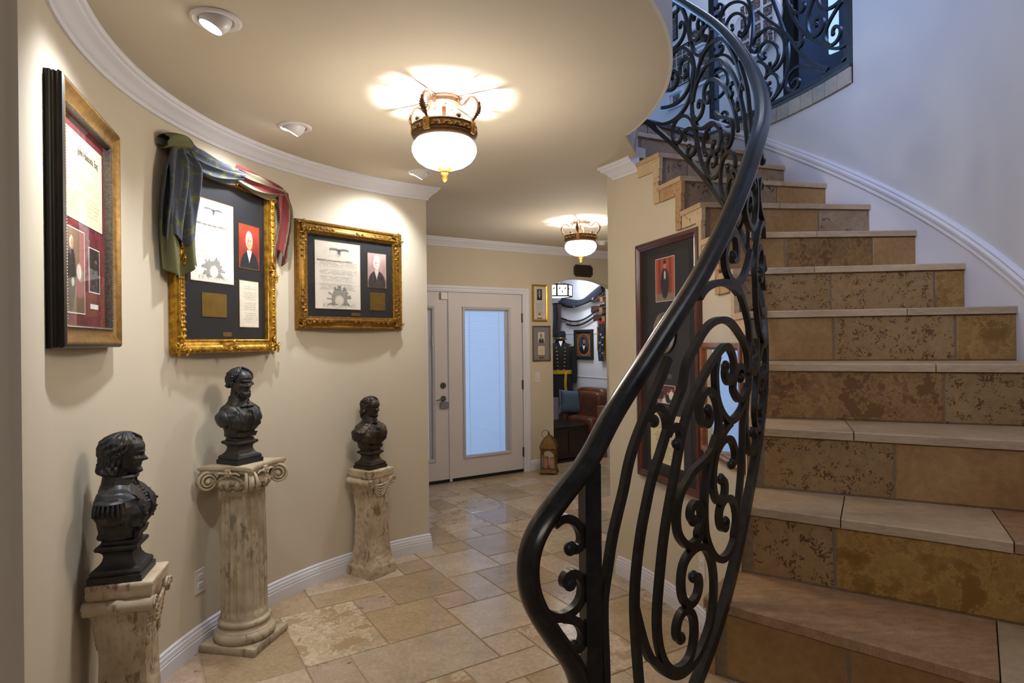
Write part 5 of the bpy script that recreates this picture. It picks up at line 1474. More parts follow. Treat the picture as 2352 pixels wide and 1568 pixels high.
    if style == 2:   # chin beard
        mb = MB()
        for k in range(60):
            a = radians(rh.uniform(-100, 100)); tt = rh.uniform(-0.01, 0.13) + 0.26 * (abs(a) / radians(100)) ** 2
            x = 0.385 * cos(a) * (1 if abs(a) < 1.2 else 0.8); y = 0.30 * sin(a)
            mb.ell((x * HH, y * HH * 0.95, tt * HH), (0.042 * HH, 0.036 * HH, 0.05 * HH), 7, 5, HM)
        mb.build('beard', mat_s, t, angle=60)
    # collar, lapels, buttons
    col_z = [(0.306, 0.070), (0.335, 0.060), (0.370, 0.054)] if style == 1 else [(0.315, 0.062), (0.335, 0.056), (0.362, 0.050)]
    mb = MB(); ro = []
    for z, r in col_z + [(col_z[-1][0], col_z[-1][1] - 0.005), (0.318, 0.050)]:
        ring = []
        for k in range(29):
            a = radians(38) + (2 * pi - 2 * radians(38)) * k / 28
            ring.append((r * 0.95 * cos(a) - 0.004, r * 1.05 * sin(a), z - 0.012 * (1 + cos(a)) * 0.9))
        ro.append(ring)
    mb.loft(ro + [ro[0]], closed=False, M=S)
    mb.build('collar', mat_s, t, angle=30)
    bvh = BVHTree.FromPolygons([v.co[:] for v in vv], [tuple(p_.vertices) for p_ in fig.data.polygons])
    def surf(y, z, d=0.0):
        p_, n_, i_, d_ = bvh.ray_cast(Vector((0.4, y * sc_, z * sc_)), Vector((-1, 0, 0)))
        return (p_.x + d, y * sc_, z * sc_) if p_ is not None else (0.05 * sc_, y * sc_, z * sc_)
    for s in (-1, 1):
        w_ = 1.0 if style == 1 else 0.92
        A = [(0.026, 0.334), (0.048, 0.326), (0.080, 0.300), (0.074, 0.286), (0.086, 0.262), (0.080, 0.225), (0.066, 0.190), (0.040, 0.168), (0.016, 0.166), (0.018, 0.200), (0.022, 0.240), (0.020, 0.285)]
        A = [(y * w_ * ky, z) for y, z in A]
        D = [q.to_tuple()[:2] for q in crom([Vector((y, z, 0)) for y, z in A + [A[0]]], 2)][:-1]
        cy_ = sum(p[0] for p in D) / len(D); cz_ = sum(p[1] for p in D) / len(D)
        mb = MB(); rings = []
        for f, d in ((1.0, -0.004), (1.0, 0.0035), (0.93, 0.006), (0.6, 0.0055), (0.25, 0.005)):
            rings.append([surf(s * (cy_ + (y - cy_) * f), cz_ + (z - cz_) * f, d * sc_) for y, z in D])
        mb.loft(rings, capa=False); mb.build('lapel', mat_s, t, angle=35)
    for k in range(4):
        for s in ((-1, 1) if style == 1 else (0,)):
            mb = MB(); z = 0.195 + 0.030 * k
            mb.ell(surf(s * (0.056 + 0.006 * k) + (0.0 if s else 0.003), z, 0.006 * sc_ if s else 0.001), (0.0055 * sc_,) * 3, 8, 6)
            mb.build('button', mat_s, t)
    mb = MB()
    if style == 1:
        for k in range(10): mb.ell(surf(0.006 * (-1) ** k, 0.322 - 0.011 * k, -0.001), (0.007 * sc_, 0.012 * sc_, 0.007 * sc_), 9, 6)
        mb.tube([tuple(S @ Vector((0.047 * cos(a), 0.047 * sin(a), 0.352))) for a in [2 * pi * k / 20 for k in range(20)]], 0.008 * sc_, 6, closed=True)
    elif style == 2:
        mb.ell((0.062, 0.020, 0.308), (0.012, 0.024, 0.010), 10, 6, S); mb.ell((0.062, -0.020, 0.308), (0.012, 0.024, 0.010), 10, 6, S); mb.ell((0.068, 0, 0.308), (0.012, 0.010, 0.010), 8, 6, S)
    else:
        for k in range(4): mb.tube([tuple(S @ Vector(((0.046 + 0.003 * k) * cos(a), 0.046 * sin(a), 0.355 - 0.010 * k))) for a in [2 * pi * q / 20 for q in range(20)]], 0.006 * sc_, 6, closed=True)
    mb.build('neckcloth', mat_s, t)
    if style == 1:
        for s in (-1, 1):
            mb = MB()
            mb.ell((-0.004, s * 0.103, 0.281), (0.046, 0.040, 0.012), 16, 8, S)
            mb.box(-0.022, 0.022, s * 0.078 - 0.035, s * 0.078 + 0.035, 0.283, 0.297, S, bev=0.004)
            for k in range(18):
                a = radians(-150 + 300 * k / 17)
                px, py = -0.004 + 0.044 * sin(a), s * (0.103 + 0.038 * cos(a))
                mb.tube([tuple(S @ Vector((px, py, 0.280))), tuple(S @ Vector((px * 1.08, py + s * 0.006 * cos(a), 0.262))), tuple(S @ Vector((px * 1.1, py + s * 0.006 * cos(a), 0.238)))], 0.0050 * sc_, 5)
            mb.build('epaulette', mat_s, t)
    return t

# ------------------------------------------------------------------ pedestals
M_PED = None
def plaster(name, lo, hi, dirt):
    t = NT(name)
    g = t.n('ShaderNodeNewGeometry')
    base = t.ramp(t.noise(9, 5), [(0.3, s2l(lo)), (0.7, s2l(hi))])
    st = t.noise(38, 5, 0.7, stretch=(1, 1, 0.35))
    st2 = t.noise(7, 4, 0.6)
    mu = t.n('ShaderNodeMath', operation='MULTIPLY'); t.l(st, mu.inputs[0]); t.l(st2, mu.inputs[1])
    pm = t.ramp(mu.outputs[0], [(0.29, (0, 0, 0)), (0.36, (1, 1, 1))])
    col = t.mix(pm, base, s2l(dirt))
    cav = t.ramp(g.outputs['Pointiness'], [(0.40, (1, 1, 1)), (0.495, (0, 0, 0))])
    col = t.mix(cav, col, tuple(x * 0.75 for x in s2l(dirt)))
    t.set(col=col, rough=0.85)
    t.bump(mu.outputs[0], 0.5, 0.006)
    return t.m


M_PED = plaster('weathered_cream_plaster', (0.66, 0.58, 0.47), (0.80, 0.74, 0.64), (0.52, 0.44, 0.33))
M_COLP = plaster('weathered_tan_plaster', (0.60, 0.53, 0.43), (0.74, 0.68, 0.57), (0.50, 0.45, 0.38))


def fluted_pedestal(label, loc, rz, sd):
    """square waisted pedestal: local -y carries the scroll roll, +x the swag"""
    t = thing('pedestal', label, 'pedestal', loc, rz, None)
    PR = [(0, .110), (.066, .108), (.072, .104), (.080, .102), (.086, .097), (.094, .098), (.100, .093), (.13, .088), (.20, .081), (.30, .076), (.40, .073), (.48, .075), (.55, .081), (.60, .088), (.632, .090)]
    mb = MB(); rings = []; sub = 22; nz = 84
    for i in range(nz + 1):
        z = 0.632 * i / nz; hb = interp(PR, z)
        ring = []
        cs = [(-1, -1), (1, -1), (1, 1), (-1, 1)]
        for k in range(4):
            a, b = cs[k], cs[(k + 1) % 4]
            nx_, ny_ = ((0, -1), (1, 0), (0, 1), (-1, 0))[k]
            for s in range(sub):
                q = s / sub
                x, y = (a[0] + (b[0] - a[0]) * q) * hb, (a[1] + (b[1] - a[1]) * q) * hb
                er = noise.noise((x * 9 + sd, y * 9, z * 7)) > 0.02
                d = 0.0
                if 0.115 < z < 0.60 and 0.08 < q < 0.92:
                    d = 0.0045 * abs(sin(pi * q * 7)) ** 0.6 * (1.0 if not er else 0.15) * smooth01(0.115, 0.14, z)
                d += 0.0045 * noise.noise((x * 40 + sd, y * 40, z * 40)) + (0.002 if er else 0)
                ring.append((x - nx_ * d, y - ny_ * d, z))
        rings.append(ring)
    mb.loft(rings)
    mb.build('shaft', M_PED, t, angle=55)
    # top slab
    mb = MB(); rings = []
    for z, hb in ((0.628, .088), (0.634, .095), (0.640, .099), (0.648, .101), (0.655, .101), (0.663, .101), (0.670, .103), (0.678, .103), (0.683, .102), (0.685, .099)):
        ring = []
        for k in range(4):
            a, b = [(-1, -1), (1, -1), (1, 1), (-1, 1)][k], [(1, -1), (1, 1), (-1, 1), (-1, -1)][k]
            for s in range(16):
                q = s / 16; x, y = (a[0] + (b[0] - a[0]) * q) * hb, (a[1] + (b[1] - a[1]) * q) * hb
                dd = 0.003 * noise.noise((x * 35 + sd, y * 35, z * 60)) if z < 0.684 else 0
                ring.append((x * (1 - dd * 8), y * (1 - dd * 12), z + (0.0015 * noise.noise((x * 30, y * 30, sd)) if z < 0.684 else 0)))
        rings.append(ring)
    mb.loft(rings); mb.build('top_slab', M_PED, t, angle=50)
    # scroll rolls on front and back
    for s in (-1, 1):
        mb = MB()
        pts = [(-0.106 + 0.212 * k / 24, s * 0.090, 0.606) for k in range(25)]
        rr = [0.026 - 0.004 * sin(pi * k / 24) + (0.004 if k in (11, 12, 13) else 0) + 0.0015 * noise.noise((k * 0.9, sd, s)) for k in range(25)]
        mb.tube(pts, rr, 16)
        for e in (-1, 1):
            sp = []
            for q in range(26):
                a = q * 0.5; r = 0.026 * (1 - q / 30)
                sp.append((e * (0.106 + 0.003), s * 0.090 + r * cos(a), 0.606 + r * sin(a)))
            mb.tube(sp, 0.0035, 5)
        mb.build('scroll_roll', M_PED, t)
    # swags and hanging fruit tails on the two sides
    for s in (-1, 1):
        mb = MB()
        for k in range(5):
            dep = 0.014 + 0.016 * k; pts = []
            for q in range(13):
                u = q / 12; y = -0.070 + 0.140 * u
                z = 0.600 - dep * sin(pi * u) - 0.002 * k
                pts.append((s * (interp(PR, z) + 0.003 + 0.006 * sin(pi * u)), y, z))
            mb.tube(pts, 0.0065, 6)
        mb.build('swag', M_PED, t)
        for e in (-1, 1):
            mb = MB(); rp = random.Random(sd + e + s)
            for q in range(9):
                z = 0.590 - 0.016 * q
                mb.ell((s * (interp(PR, z) + 0.001), e * (interp(PR, z) - 0.010 + rp.uniform(-0.004, 0.004)), z), (0.013 - 0.0006 * q, 0.016 - 0.0008 * q, 0.012), 8, 6)
            mb.build('fruit_tail', M_PED, t)
    return t


PED1 = fluted_pedestal('cream weathered square pedestal cut off by the bottom edge, left of the column', (-1.378, 2.178, 0), radians(15.4), 3)
PED3 = fluted_pedestal('cream weathered square pedestal with swag beside the wall end', (-0.930, 3.985, 0), radians(-36), 17)

# column pedestal with an Ionic capital
t = thing('column_pedestal', 'fluted Ionic column pedestal in weathered tan plaster, middle of three', 'pedestal', (-1.369, 3.090, 0), radians(-10.7))
mb = MB(); rings = []
for z, hb in ((0, .148), (0.004, .150), (0.030, .150), (0.036, .147)):
    ring = []
    for k in range(4):
        a, b = [(-1, -1), (1, -1), (1, 1), (-1, 1)][k], [(1, -1), (1, 1), (-1, 1), (-1, -1)][k]
        for s in range(14):
            q = s / 14; x, y = (a[0] + (b[0] - a[0]) * q) * hb, (a[1] + (b[1] - a[1]) * q) * hb
            dd = 0.0035 * noise.noise((x * 25, y * 25, z * 30)); ring.append((x * (1 - dd * 6), y * (1 - dd * 6), z))
    rings.append(ring)
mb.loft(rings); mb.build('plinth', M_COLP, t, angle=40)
mb = MB()
mb.lathe([(.136, .034), (.142, .040), (.146, .052), (.145, .066), (.139, .077), (.131, .083), (.130, .087), (.127, .089), (.120, .098), (.117, .106), (.118, .111), (.122, .113), (.125, .120), (.124, .128), (.119, .134), (.114, .137), (.112, .143)], 48)
mb.build('base', M_COLP, t, angle=30)
mb = MB(); rings = []
for i in range(49):
    z = 0.143 + (0.775 - 0.143) * i / 48; r0 = 0.112 - 0.010 * (i / 48); ring = []
    fl = smooth01(0.160, 0.185, z) * smooth01(0.772, 0.745, z)
    for j in range(160):
        a = 2 * pi * j / 160
        d = 0.0105 * fl * abs(sin(a * 10)) ** 0.55 + 0.0012 * noise.noise((cos(a) * 4, sin(a) * 4, z * 20))
        if noise.noise((cos(a) * 3, sin(a) * 3, z * 5 + 4)) > 0.32: d += 0.002
        ring.append(((r0 - d) * cos(a), (r0 - d) * sin(a), z))
    rings.append(ring)
mb.loft(rings); mb.build('shaft', M_COLP, t, angle=50)
mb = MB()
mb.lathe([(.102, .770), (.108, .774), (.110, .779), (.106, .784), (.108, .790), (.118, .802), (.124, .816), (.122, .832), (.112, .846), (.10, .862)], 48)
mb.build('echinus', M_COLP, t, angle=30)
mb = MB()
for k in range(16):
    a = 2 * pi * k / 16
    M = Matrix.Rotation(a, 4, 'Z')
    mb.ell((0.122, 0, 0.812), (0.011, 0.013, 0.019), 10, 8, M)
    mb.tube([tuple(M @ Vector((0.120, 0.019 * sin(q), 0.815 + 0.024 * cos(q)))) for q in [1.0 + 0.43 * m for m in range(11)]], 0.0035, 5)
tag(mb.build('egg_and_dart', M_COLP, t), kind='stuff')
for k in range(40):
    pass
mb = MB()
for k in range(40):
    a = 2 * pi * k / 40; mb.ell((0.111 * cos(a), 0.111 * sin(a), 0.780), (0.006, 0.006, 0.005), 6, 4)
tag(mb.build('bead_ring', M_COLP, t), kind='stuff')
# abacus: concave sides, clipped corners
mb = MB()
def abacus(s):
    o = []
    for k in range(4):
        A = Matrix.Rotation(k * pi / 2, 4, 'Z')
        for q in range(11):
            u = -1 + 2 * q / 10; x = 0.146 * u * s; y = -(0.118 + 0.030 * abs(u) ** 2.2) * s
            o.append(tuple((A @ Vector((x, y, 0)))[:2]))
    return o
mb.loft([[(x, y, z) for x, y in abacus(s)] for s, z in ((0.93, .868), (0.96, .876), (0.955, .882), (1.0, .886), (1.015, .894), (1.0, .903), (0.985, .905))])
mb.build('abacus', M_COLP, t, angle=30)
for k in range(4):
    A = Matrix.Rotation(k * pi / 2 + pi / 4, 4, 'Z')
    mb = MB()
    for s in (-1, 1):                       # two spiral faces meeting on the diagonal
        B = A @ Matrix.Translation((0.166, s * 0.010, 0.829)) @ Matrix.Rotation(s * radians(10), 4, 'Z')
        pts = []; rr = []
        for q in range(58):
            a = pi / 2 + 0.1 - q * 0.26
            r = 0.043 * (1 - q / 57) ** 0.85 + 0.004
            pts.append((r * cos(a) , s * (0.006 + 0.008 * q / 57), r * sin(a))); rr.append(0.0075 * (1 - 0.5 * q / 57))
        mb.tube(pts, rr, 7, up=(0, 1, 0), M=B)
        mb.ell((0, s * 0.012, 0), (0.013, 0.008, 0.013), 12, 8, B)
        mb.tube([(0.0, s * 0.006, 0.044), (-0.05, s * 0.012, 0.036), (-0.09, s * 0.03, 0.022)], [0.0075, 0.008, 0.006], 7, M=B)
    mb.lathe([(0.001, -0.014), (0.040, -0.012), (0.043, 0.0), (0.040, 0.012), (0.001, 0.014)], 24, M=A @ Matrix.Translation((0.166, 0, 0.829)) @ Matrix.Rotation(pi / 2, 4, 'X'))
    mb.build('volute', M_COLP, t, angle=50)
    M = Matrix.Rotation(k * pi / 2, 4, 'Z'); mb = MB()
    for q in range(6):
        a = 2 * pi * q / 6; mb.ell((0.118 + 0.006, 0.014 * cos(a), 0.872 + 0.013 * sin(a)), (0.008, 0.009, 0.009), 7, 5, M)
    mb.ell((0.126, 0, 0.872), (0.009, 0.008, 0.008), 7, 5, M)
    for s in (-1, 1): mb.tube([tuple(M @ Vector(p)) for p in ((0.124, s * 0.016, 0.868), (0.126, s * 0.045, 0.872), (0.126, s * 0.070, 0.864))], [0.007, 0.006, 0.003], 6)
    mb.build('flower', M_COLP, t)

B1 = bust('bust', 'large dark bronze bust in long curled hair and epaulettes, on left pedestal', (-1.392, 2.166, 0.6855), radians(15.4), 1.0, 1, M_BRONZE, radians(-3))
B2 = bust('bust', 'dark bronze bearded bust with bow tie, on the Ionic column', (-1.380, 3.080, 0.9055), radians(-27), 0.93, 2, M_BRONZE, radians(-4))
B3 = bust('bust', 'small warm bronze bust with tied hair and wide lapel, on right pedestal', (-0.935, 3.990, 0.6855), radians(-34), 0.92, 3, M_BRONZE2, radians(12))

# ------------------------------------------------------------------ wall outlet and switch
M_PLATE = plain('white_plastic', (0.84, 0.81, 0.78), 0.4, var=0.02)
wa = radians(170.8)
t = thing('wall_outlet', 'white double wall outlet left of the column', 'outlet', (*lw(170.8), 0.335), wa - pi / 2 + pi)
t.rotation_euler[2] = atan2(-cos(wa), sin(wa)) + 0.0
t.rotation_euler[2] = wa - pi / 2
mb = MB(); mb.box(-0.036, 0.036, -0.006, 0.0, -0.058, 0.058, bev=0.002); mb.build('plate', M_PLATE, t)
for s in (-1, 1):
    mb = MB(); mb.box(-0.017, 0.017, -0.0085, -0.004, s * 0.020 - 0.014, s * 0.020 + 0.014, bev=0.002); sk = mb.build('socket', M_PLATE, t)
    mb = MB(); mb.box(-0.008, -0.006, -0.0088, -0.008, s * 0.020 - 0.004, s * 0.020 + 0.005); mb.build('slot', M_BLACK, sk)
    mb = MB(); mb.box(0.006, 0.008, -0.0088, -0.008, s * 0.020 - 0.004, s * 0.020 + 0.005); mb.build('slot', M_BLACK, sk)
t = thing('light_switch', 'white rocker light switch left of the arch', 'switch', dwp(0.201, 0, 1.08), ROTA)
mb = MB(); mb.box(-0.038, 0.038, -0.006, 0, -0.060, 0.060, bev=0.002); mb.build('plate', M_PLATE, t)
mb = MB(); mb.box(-0.017, 0.017, -0.010, -0.005, -0.034, 0.034, bev=0.002); mb.build('rocker', M_PLATE, t)
rw_a = 0.02
t = thing('wall_outlet', 'white wall outlet low under the stair wall behind the railing', 'outlet', pc(RW, 0.1405, 0.335), 0.1405 - pi / 2)
mb = MB(); mb.box(-0.036, 0.036, -0.006, 0.0, -0.058, 0.058, bev=0.002); mb.build('plate', M_PLATE, t)
for s in (-1, 1):
    mb = MB(); mb.box(-0.017, 0.017, -0.0085, -0.004, s * 0.020 - 0.014, s * 0.020 + 0.014, bev=0.002); mb.build('socket', M_PLATE, t)

# ------------------------------------------------------------------ ceiling lamps
M_BOWL = emis('lit_alabaster_glass', (1.0, 0.93, 0.85), 3.2, (0.9, 0.87, 0.82))
M_LBRONZE = plain('lamp_bronze', (0.36, 0.24, 0.11), 0.4, metal=0.5, var=0.3, scale=40)
M_LPINK = plain('lamp_rose_bronze', (0.42, 0.31, 0.23), 0.45, metal=0.3, var=0.2, scale=40)
M_LGOLD = plain('lamp_relief_gold', (0.66, 0.50, 0.24), 0.4, metal=0.5, var=0.3, scale=40)
M_FINIAL = plain('lamp_finial_gold', (0.80, 0.50, 0.14), 0.35, metal=0.5, var=0.2)


def ceiling_lamp(label, loc, rz):
    t = thing('ceiling_lamp', label, 'ceiling lamp', loc, rz, None)
    mb = MB(); mb.lathe([(0.078, 0), (0.078, -0.008), (0.072, -0.014), (0.070, -0.026), (0.064, -0.032), (0.060, -0.036), (0.0, -0.036)], 32); mb.build('canopy', M_LPINK, t, angle=30)
    for k in range(3):
        a = 0.7 + 2 * pi * k / 3; mb = MB(); mb.ell((0.045 * cos(a), 0.045 * sin(a), -0.037), 0.005, 6, 4); mb.build('screw', M_LBRONZE, t)
    mb = MB(); mb.lathe([(0.0095, -0.034), (0.0095, -0.30)], 12); mb.build('stem', M_LPINK, t)
    mb = MB(); mb.lathe([(0.130, -0.128), (0.139, -0.126), (0.148, -0.130), (0.151, -0.135), (0.147, -0.140), (0.148, -0.146), (0.148, -0.166), (0.145, -0.170), (0.147, -0.175), (0.140, -0.186), (0.128, -0.194), (0.122, -0.190), (0.122, -0.134), (0.130, -0.128)], 56, cap=False); mb.build('ring', M_LBRONZE, t, angle=30)
    mb = MB()
    for k in range(40):
        a0 = 2 * pi * k / 40
        if (k % 10) in (0, 9): continue
        M = Matrix.Rotation(a0 + pi / 40, 4, 'Z')
        s = 1 if k % 2 else -1
        mb.tube([tuple(M @ Vector((0.150, 0.009 * cos(q) * (1 - q / 9), -0.156 + s * 0.009 * sin(q) * (1 - q / 9)))) for q in [0.7 * m for m in range(9)]], 0.0022, 5)
        mb.tube([tuple(M @ Vector((0.150, y, -0.156 + s * 0.008 * sin(y * 220)))) for y in (-0.012, -0.006, 0, 0.006, 0.012)], 0.002, 5)
    tag(mb.build('scroll_relief', M_LGOLD, t), kind='stuff')
    mb = MB(); prof = [(0.120, -0.180), (0.132, -0.196), (0.142, -0.210), (0.1475, -0.226), (0.1475, -0.242), (0.141, -0.260), (0.125, -0.282), (0.098, -0.301), (0.060, -0.315), (0.022, -0.321), (0.0, -0.321)]
    mb.lathe(prof, 48, cap=False); mb.build('bowl', M_BOWL, t)
    mb = MB(); mb.lathe([(0.0, -0.314), (0.031, -0.315), (0.032, -0.321), (0.024, -0.328), (0.013, -0.333), (0.016, -0.338), (0.017, -0.343), (0.011, -0.349), (0.009, -0.352), (0.0, -0.353)], 20)
    fin = mb.build('finial', M_FINIAL, t, angle=30)
    mb = MB(); mb.lathe([(0.0, -0.348), (0.007, -0.351), (0.0115, -0.358), (0.0115, -0.366), (0.007, -0.375), (0.0, -0.381)], 24, fn=lambda a, z: 1 + 0.12 * sin(5 * a + z * 260)); mb.build('twist_tip', M_FINIAL, fin)
    for k in range(4):
        a0 = 2 * pi * k / 4
        M = Matrix.Rotation(a0, 4, 'Z')
        pts = crom([(0.140, 0, -0.128), (0.160, 0, -0.108), (0.174, 0, -0.082), (0.175, 0, -0.052), (0.162, 0, -0.026), (0.142, 0, -0.016), (0.122, 0, -0.026), (0.106, 0, -0.042), (0.092, 0, -0.046), (0.081, 0, -0.036), (0.078, 0, -0.020), (0.084, 0, -0.010), (0.092, 0, -0.011), (0.092, 0, -0.019)], 4)
        mb = MB(); mb.tube([tuple(M @ Vector(p)) for p in pts], [0.0065] * (len(pts) - 14) + [0.0055] * 14, 8, up=tuple(M @ Vector((0, 1, 0)))); arm = mb.build('arm', M_LPINK, t)
        mb = MB()
        for q in range(9):
            f = q / 8
            x = interp([(0, 0.150), (0.4, 0.174), (0.8, 0.182), (1, 0.178)], f); z = -0.120 + 0.068 * f
            wl = 0.015 * sin(pi * min(0.95, f + 0.1)) + 0.003
            for s in (-1, 1):
                mb.add([tuple(M @ Vector(p)) for p in ((x, 0, z - 0.006), (x + 0.006, s * wl, z + 0.004), (x + 0.008, s * wl * 0.6, z + 0.010), (x + 0.001, 0, z + 0.008))], [(0, 1, 2, 3)])
        lf = mb.build('acanthus_leaf', M_LBRONZE, arm, recalc=False); sd = lf.modifiers.new('thickness', 'SOLIDIFY'); sd.thickness = 0.002
        mb = MB(); mb.box(0.143, 0.1545, -0.015, 0.015, -0.182, -0.126, M, bev=0.003)
        mb.tube([tuple(M @ Vector((0.1555, 0.007 * cos(q), -0.154 + 0.014 * sin(q)))) for q in [0.8 * m for m in range(8)]], 0.0025, 5)
        mb.build('clasp', M_LGOLD, t, angle=30)
        M2 = Matrix.Rotation(a0 + pi / 4 + 0.25, 4, 'Z'); mb = MB(); mb.ell((0.132, 0, -0.114), (0.012, 0.012, 0.012), 10, 8, M2); mb.lathe([(0.006, -0.128), (0.006, -0.112)], 8, M=M2 @ Matrix.Translation((0.132, 0, 0))); mb.build('knob', M_STEEL, t)
    b = point_light('lamp_bulb', (loc[0], loc[1], loc[2] - 0.215), 80.0, (0.98, 0.97, 1.0), 0.02)
    g = point_light('lamp_glow', (loc[0], loc[1], loc[2] - 0.50), 26.0, (1.0, 0.92, 0.80), 0.12)
    return t


ceiling_lamp('nearer brass ceiling lamp with scrolled arms and lit white bowl', (-0.300, 2.790, ZC), radians(-115))
ceiling_lamp('farther brass ceiling lamp with lit white bowl by the arch plaque', (0.650, 5.690, ZC), radians(-106))

# ------------------------------------------------------------------ recessed eyeball spots
M_SPOTW = plain('white_enamel', (0.84, 0.82, 0.82), 0.35, var=0.02)
M_LAMPFACE = emis('lit_spot_lamp', (0.93, 0.95, 1.0), 18.0)


def eyeball(label, x, y, tx, ty, tz, power, lit=True):
    t = thing('recessed_spotlight', label, 'spotlight', (x, y, ZC), 0, None)
    mb = MB(); mb.lathe([(0.082, 0), (0.082, -0.004), (0.074, -0.009), (0.058, -0.007), (0.055, 0.0), (0.055, -0.001)], 36, cap=False); mb.build('trim_ring', M_SPOTW, t, angle=30)
    d = Vector((tx - x, ty - y, tz - ZC)).normalized()
    q = d.to_track_quat('Z', 'Y').to_matrix().to_4x4()
    M = Matrix.Translation((0, 0, 0.010)) @ q
    mb = MB(); mb.lathe([(0.038, 0.044), (0.041, 0.041), (0.047, 0.030), (0.052, 0.012), (0.052, -0.008), (0.046, -0.026), (0.028, -0.044), (0.0, -0.052)], 28, M=M, cap=False); eb = mb.build('eyeball', M_SPOTW, t)
    mb = MB(); mb.lathe([(0.0, 0.032), (0.035, 0.032), (0.038, 0.044)], 24, M=M, cap=False); mb.build('lamp_face', M_LAMPFACE if lit else M_SPOTW, eb)
    if lit:
        p = Vector((x, y, ZC)) + d * 0.062
        spot_light('spot_beam', tuple(p), tuple(p + d), power, (0.88, 0.93, 1.0), 110, 1.0, 0.03)
    return t


eyeball('white recessed eyeball spotlight nearest the viewer, aimed at the wall', -1.000, 2.085, -1.45, 1.93, 1.55, 95)
eyeball('middle white recessed eyeball spotlight in front of the gilt frame', -1.100, 3.125, -1.50, 3.17, 1.95, 62)
eyeball('white recessed eyeball spotlight just left of the nearer ceiling lamp', -0.588, 3.985, -0.98, 4.08, 1.95, 62)
eyeball('unlit white recessed spotlight beside the farther ceiling lamp', 1.02, 6.85, 1.02, 6.85, 1.0, 0, False)

# ------------------------------------------------------------------ entrance double door
M_SWEEP = plain('black_door_sweep', (0.05, 0.045, 0.04), 0.6)
M_SLAT = NT('white_blind_slat')
_tr = M_SLAT.n('ShaderNodeBsdfTranslucent'); _tr.inputs[0].default_value = (0.80, 0.84, 0.88, 1)
_mx = M_SLAT.n('ShaderNodeMixShader'); _mx.inputs[0].default_value = 0.6
M_SLAT.set(col=(0.75, 0.76, 0.78), rough=0.5)
M_SLAT.l(M_SLAT.b.outputs[0], _mx.inputs[1]); M_SLAT.l(_tr.outputs[0], _mx.inputs[2]); M_SLAT.l(_mx.outputs[0], M_SLAT.t.nodes['Material Output'].inputs[0])
M_SLAT = M_SLAT.m
M_LITE = plain('grey_white_glazing_frame', (0.74, 0.73, 0.75), 0.5, var=0.02)
mb = MB()
for (s0, s1, z0, z1) in ((0.003, 0.089, 0, 2.11), (-1.95, -1.864, 0, 2.11), (-1.864, 0.003, 2.042, 2.11)):
    mb.box(s0, s1, -0.018, 0.0, z0, z1, MDW)
    if s1 - s0 < 0.2: mb.box(s0 + 0.012 * (s0 > -1), s1 - 0.012 * (s0 < -1), -0.026, -0.015, z0, z1 - 0.0, MDW) if False else None
prof = [(0, 0), (-0.010, 0.0), (-0.013, 0.016), (-0.018, 0.02), (-0.018, 0.045), (-0.024, 0.055), (-0.024, 0.082), (-0.018, 0.086), (0, 0.086)]
mb = MB(); rings = []
for (sx, z, ds, dz) in ((0.003, 0.0, 1, 0), (0.003, 2.040, 1, 1), (-1.864, 2.040, -1, 1), (-1.864, 0.0, -1, 0)):
    rings.append([tuple(MDW @ Vector((sx + ds * o, y, z + dz * o * 0.80))) for y, o in prof])
mb.loft(rings)
struct('trim_7', mb, M_TRIM, 'white moulded casing round the entrance doors', angle=25)
mb = MB()
for (s0, s1, z0, z1) in ((0.003, 0.045, 0, 2.06), (-1.905, -1.864, 0, 2.06), (-1.905, 0.045, 2.04, 2.06)):
    mb.box(s0, s1, 0.0, W_, z0, z1, MDW)
struct('trim_8', mb, M_TRIM, 'white jamb of the entrance doors')


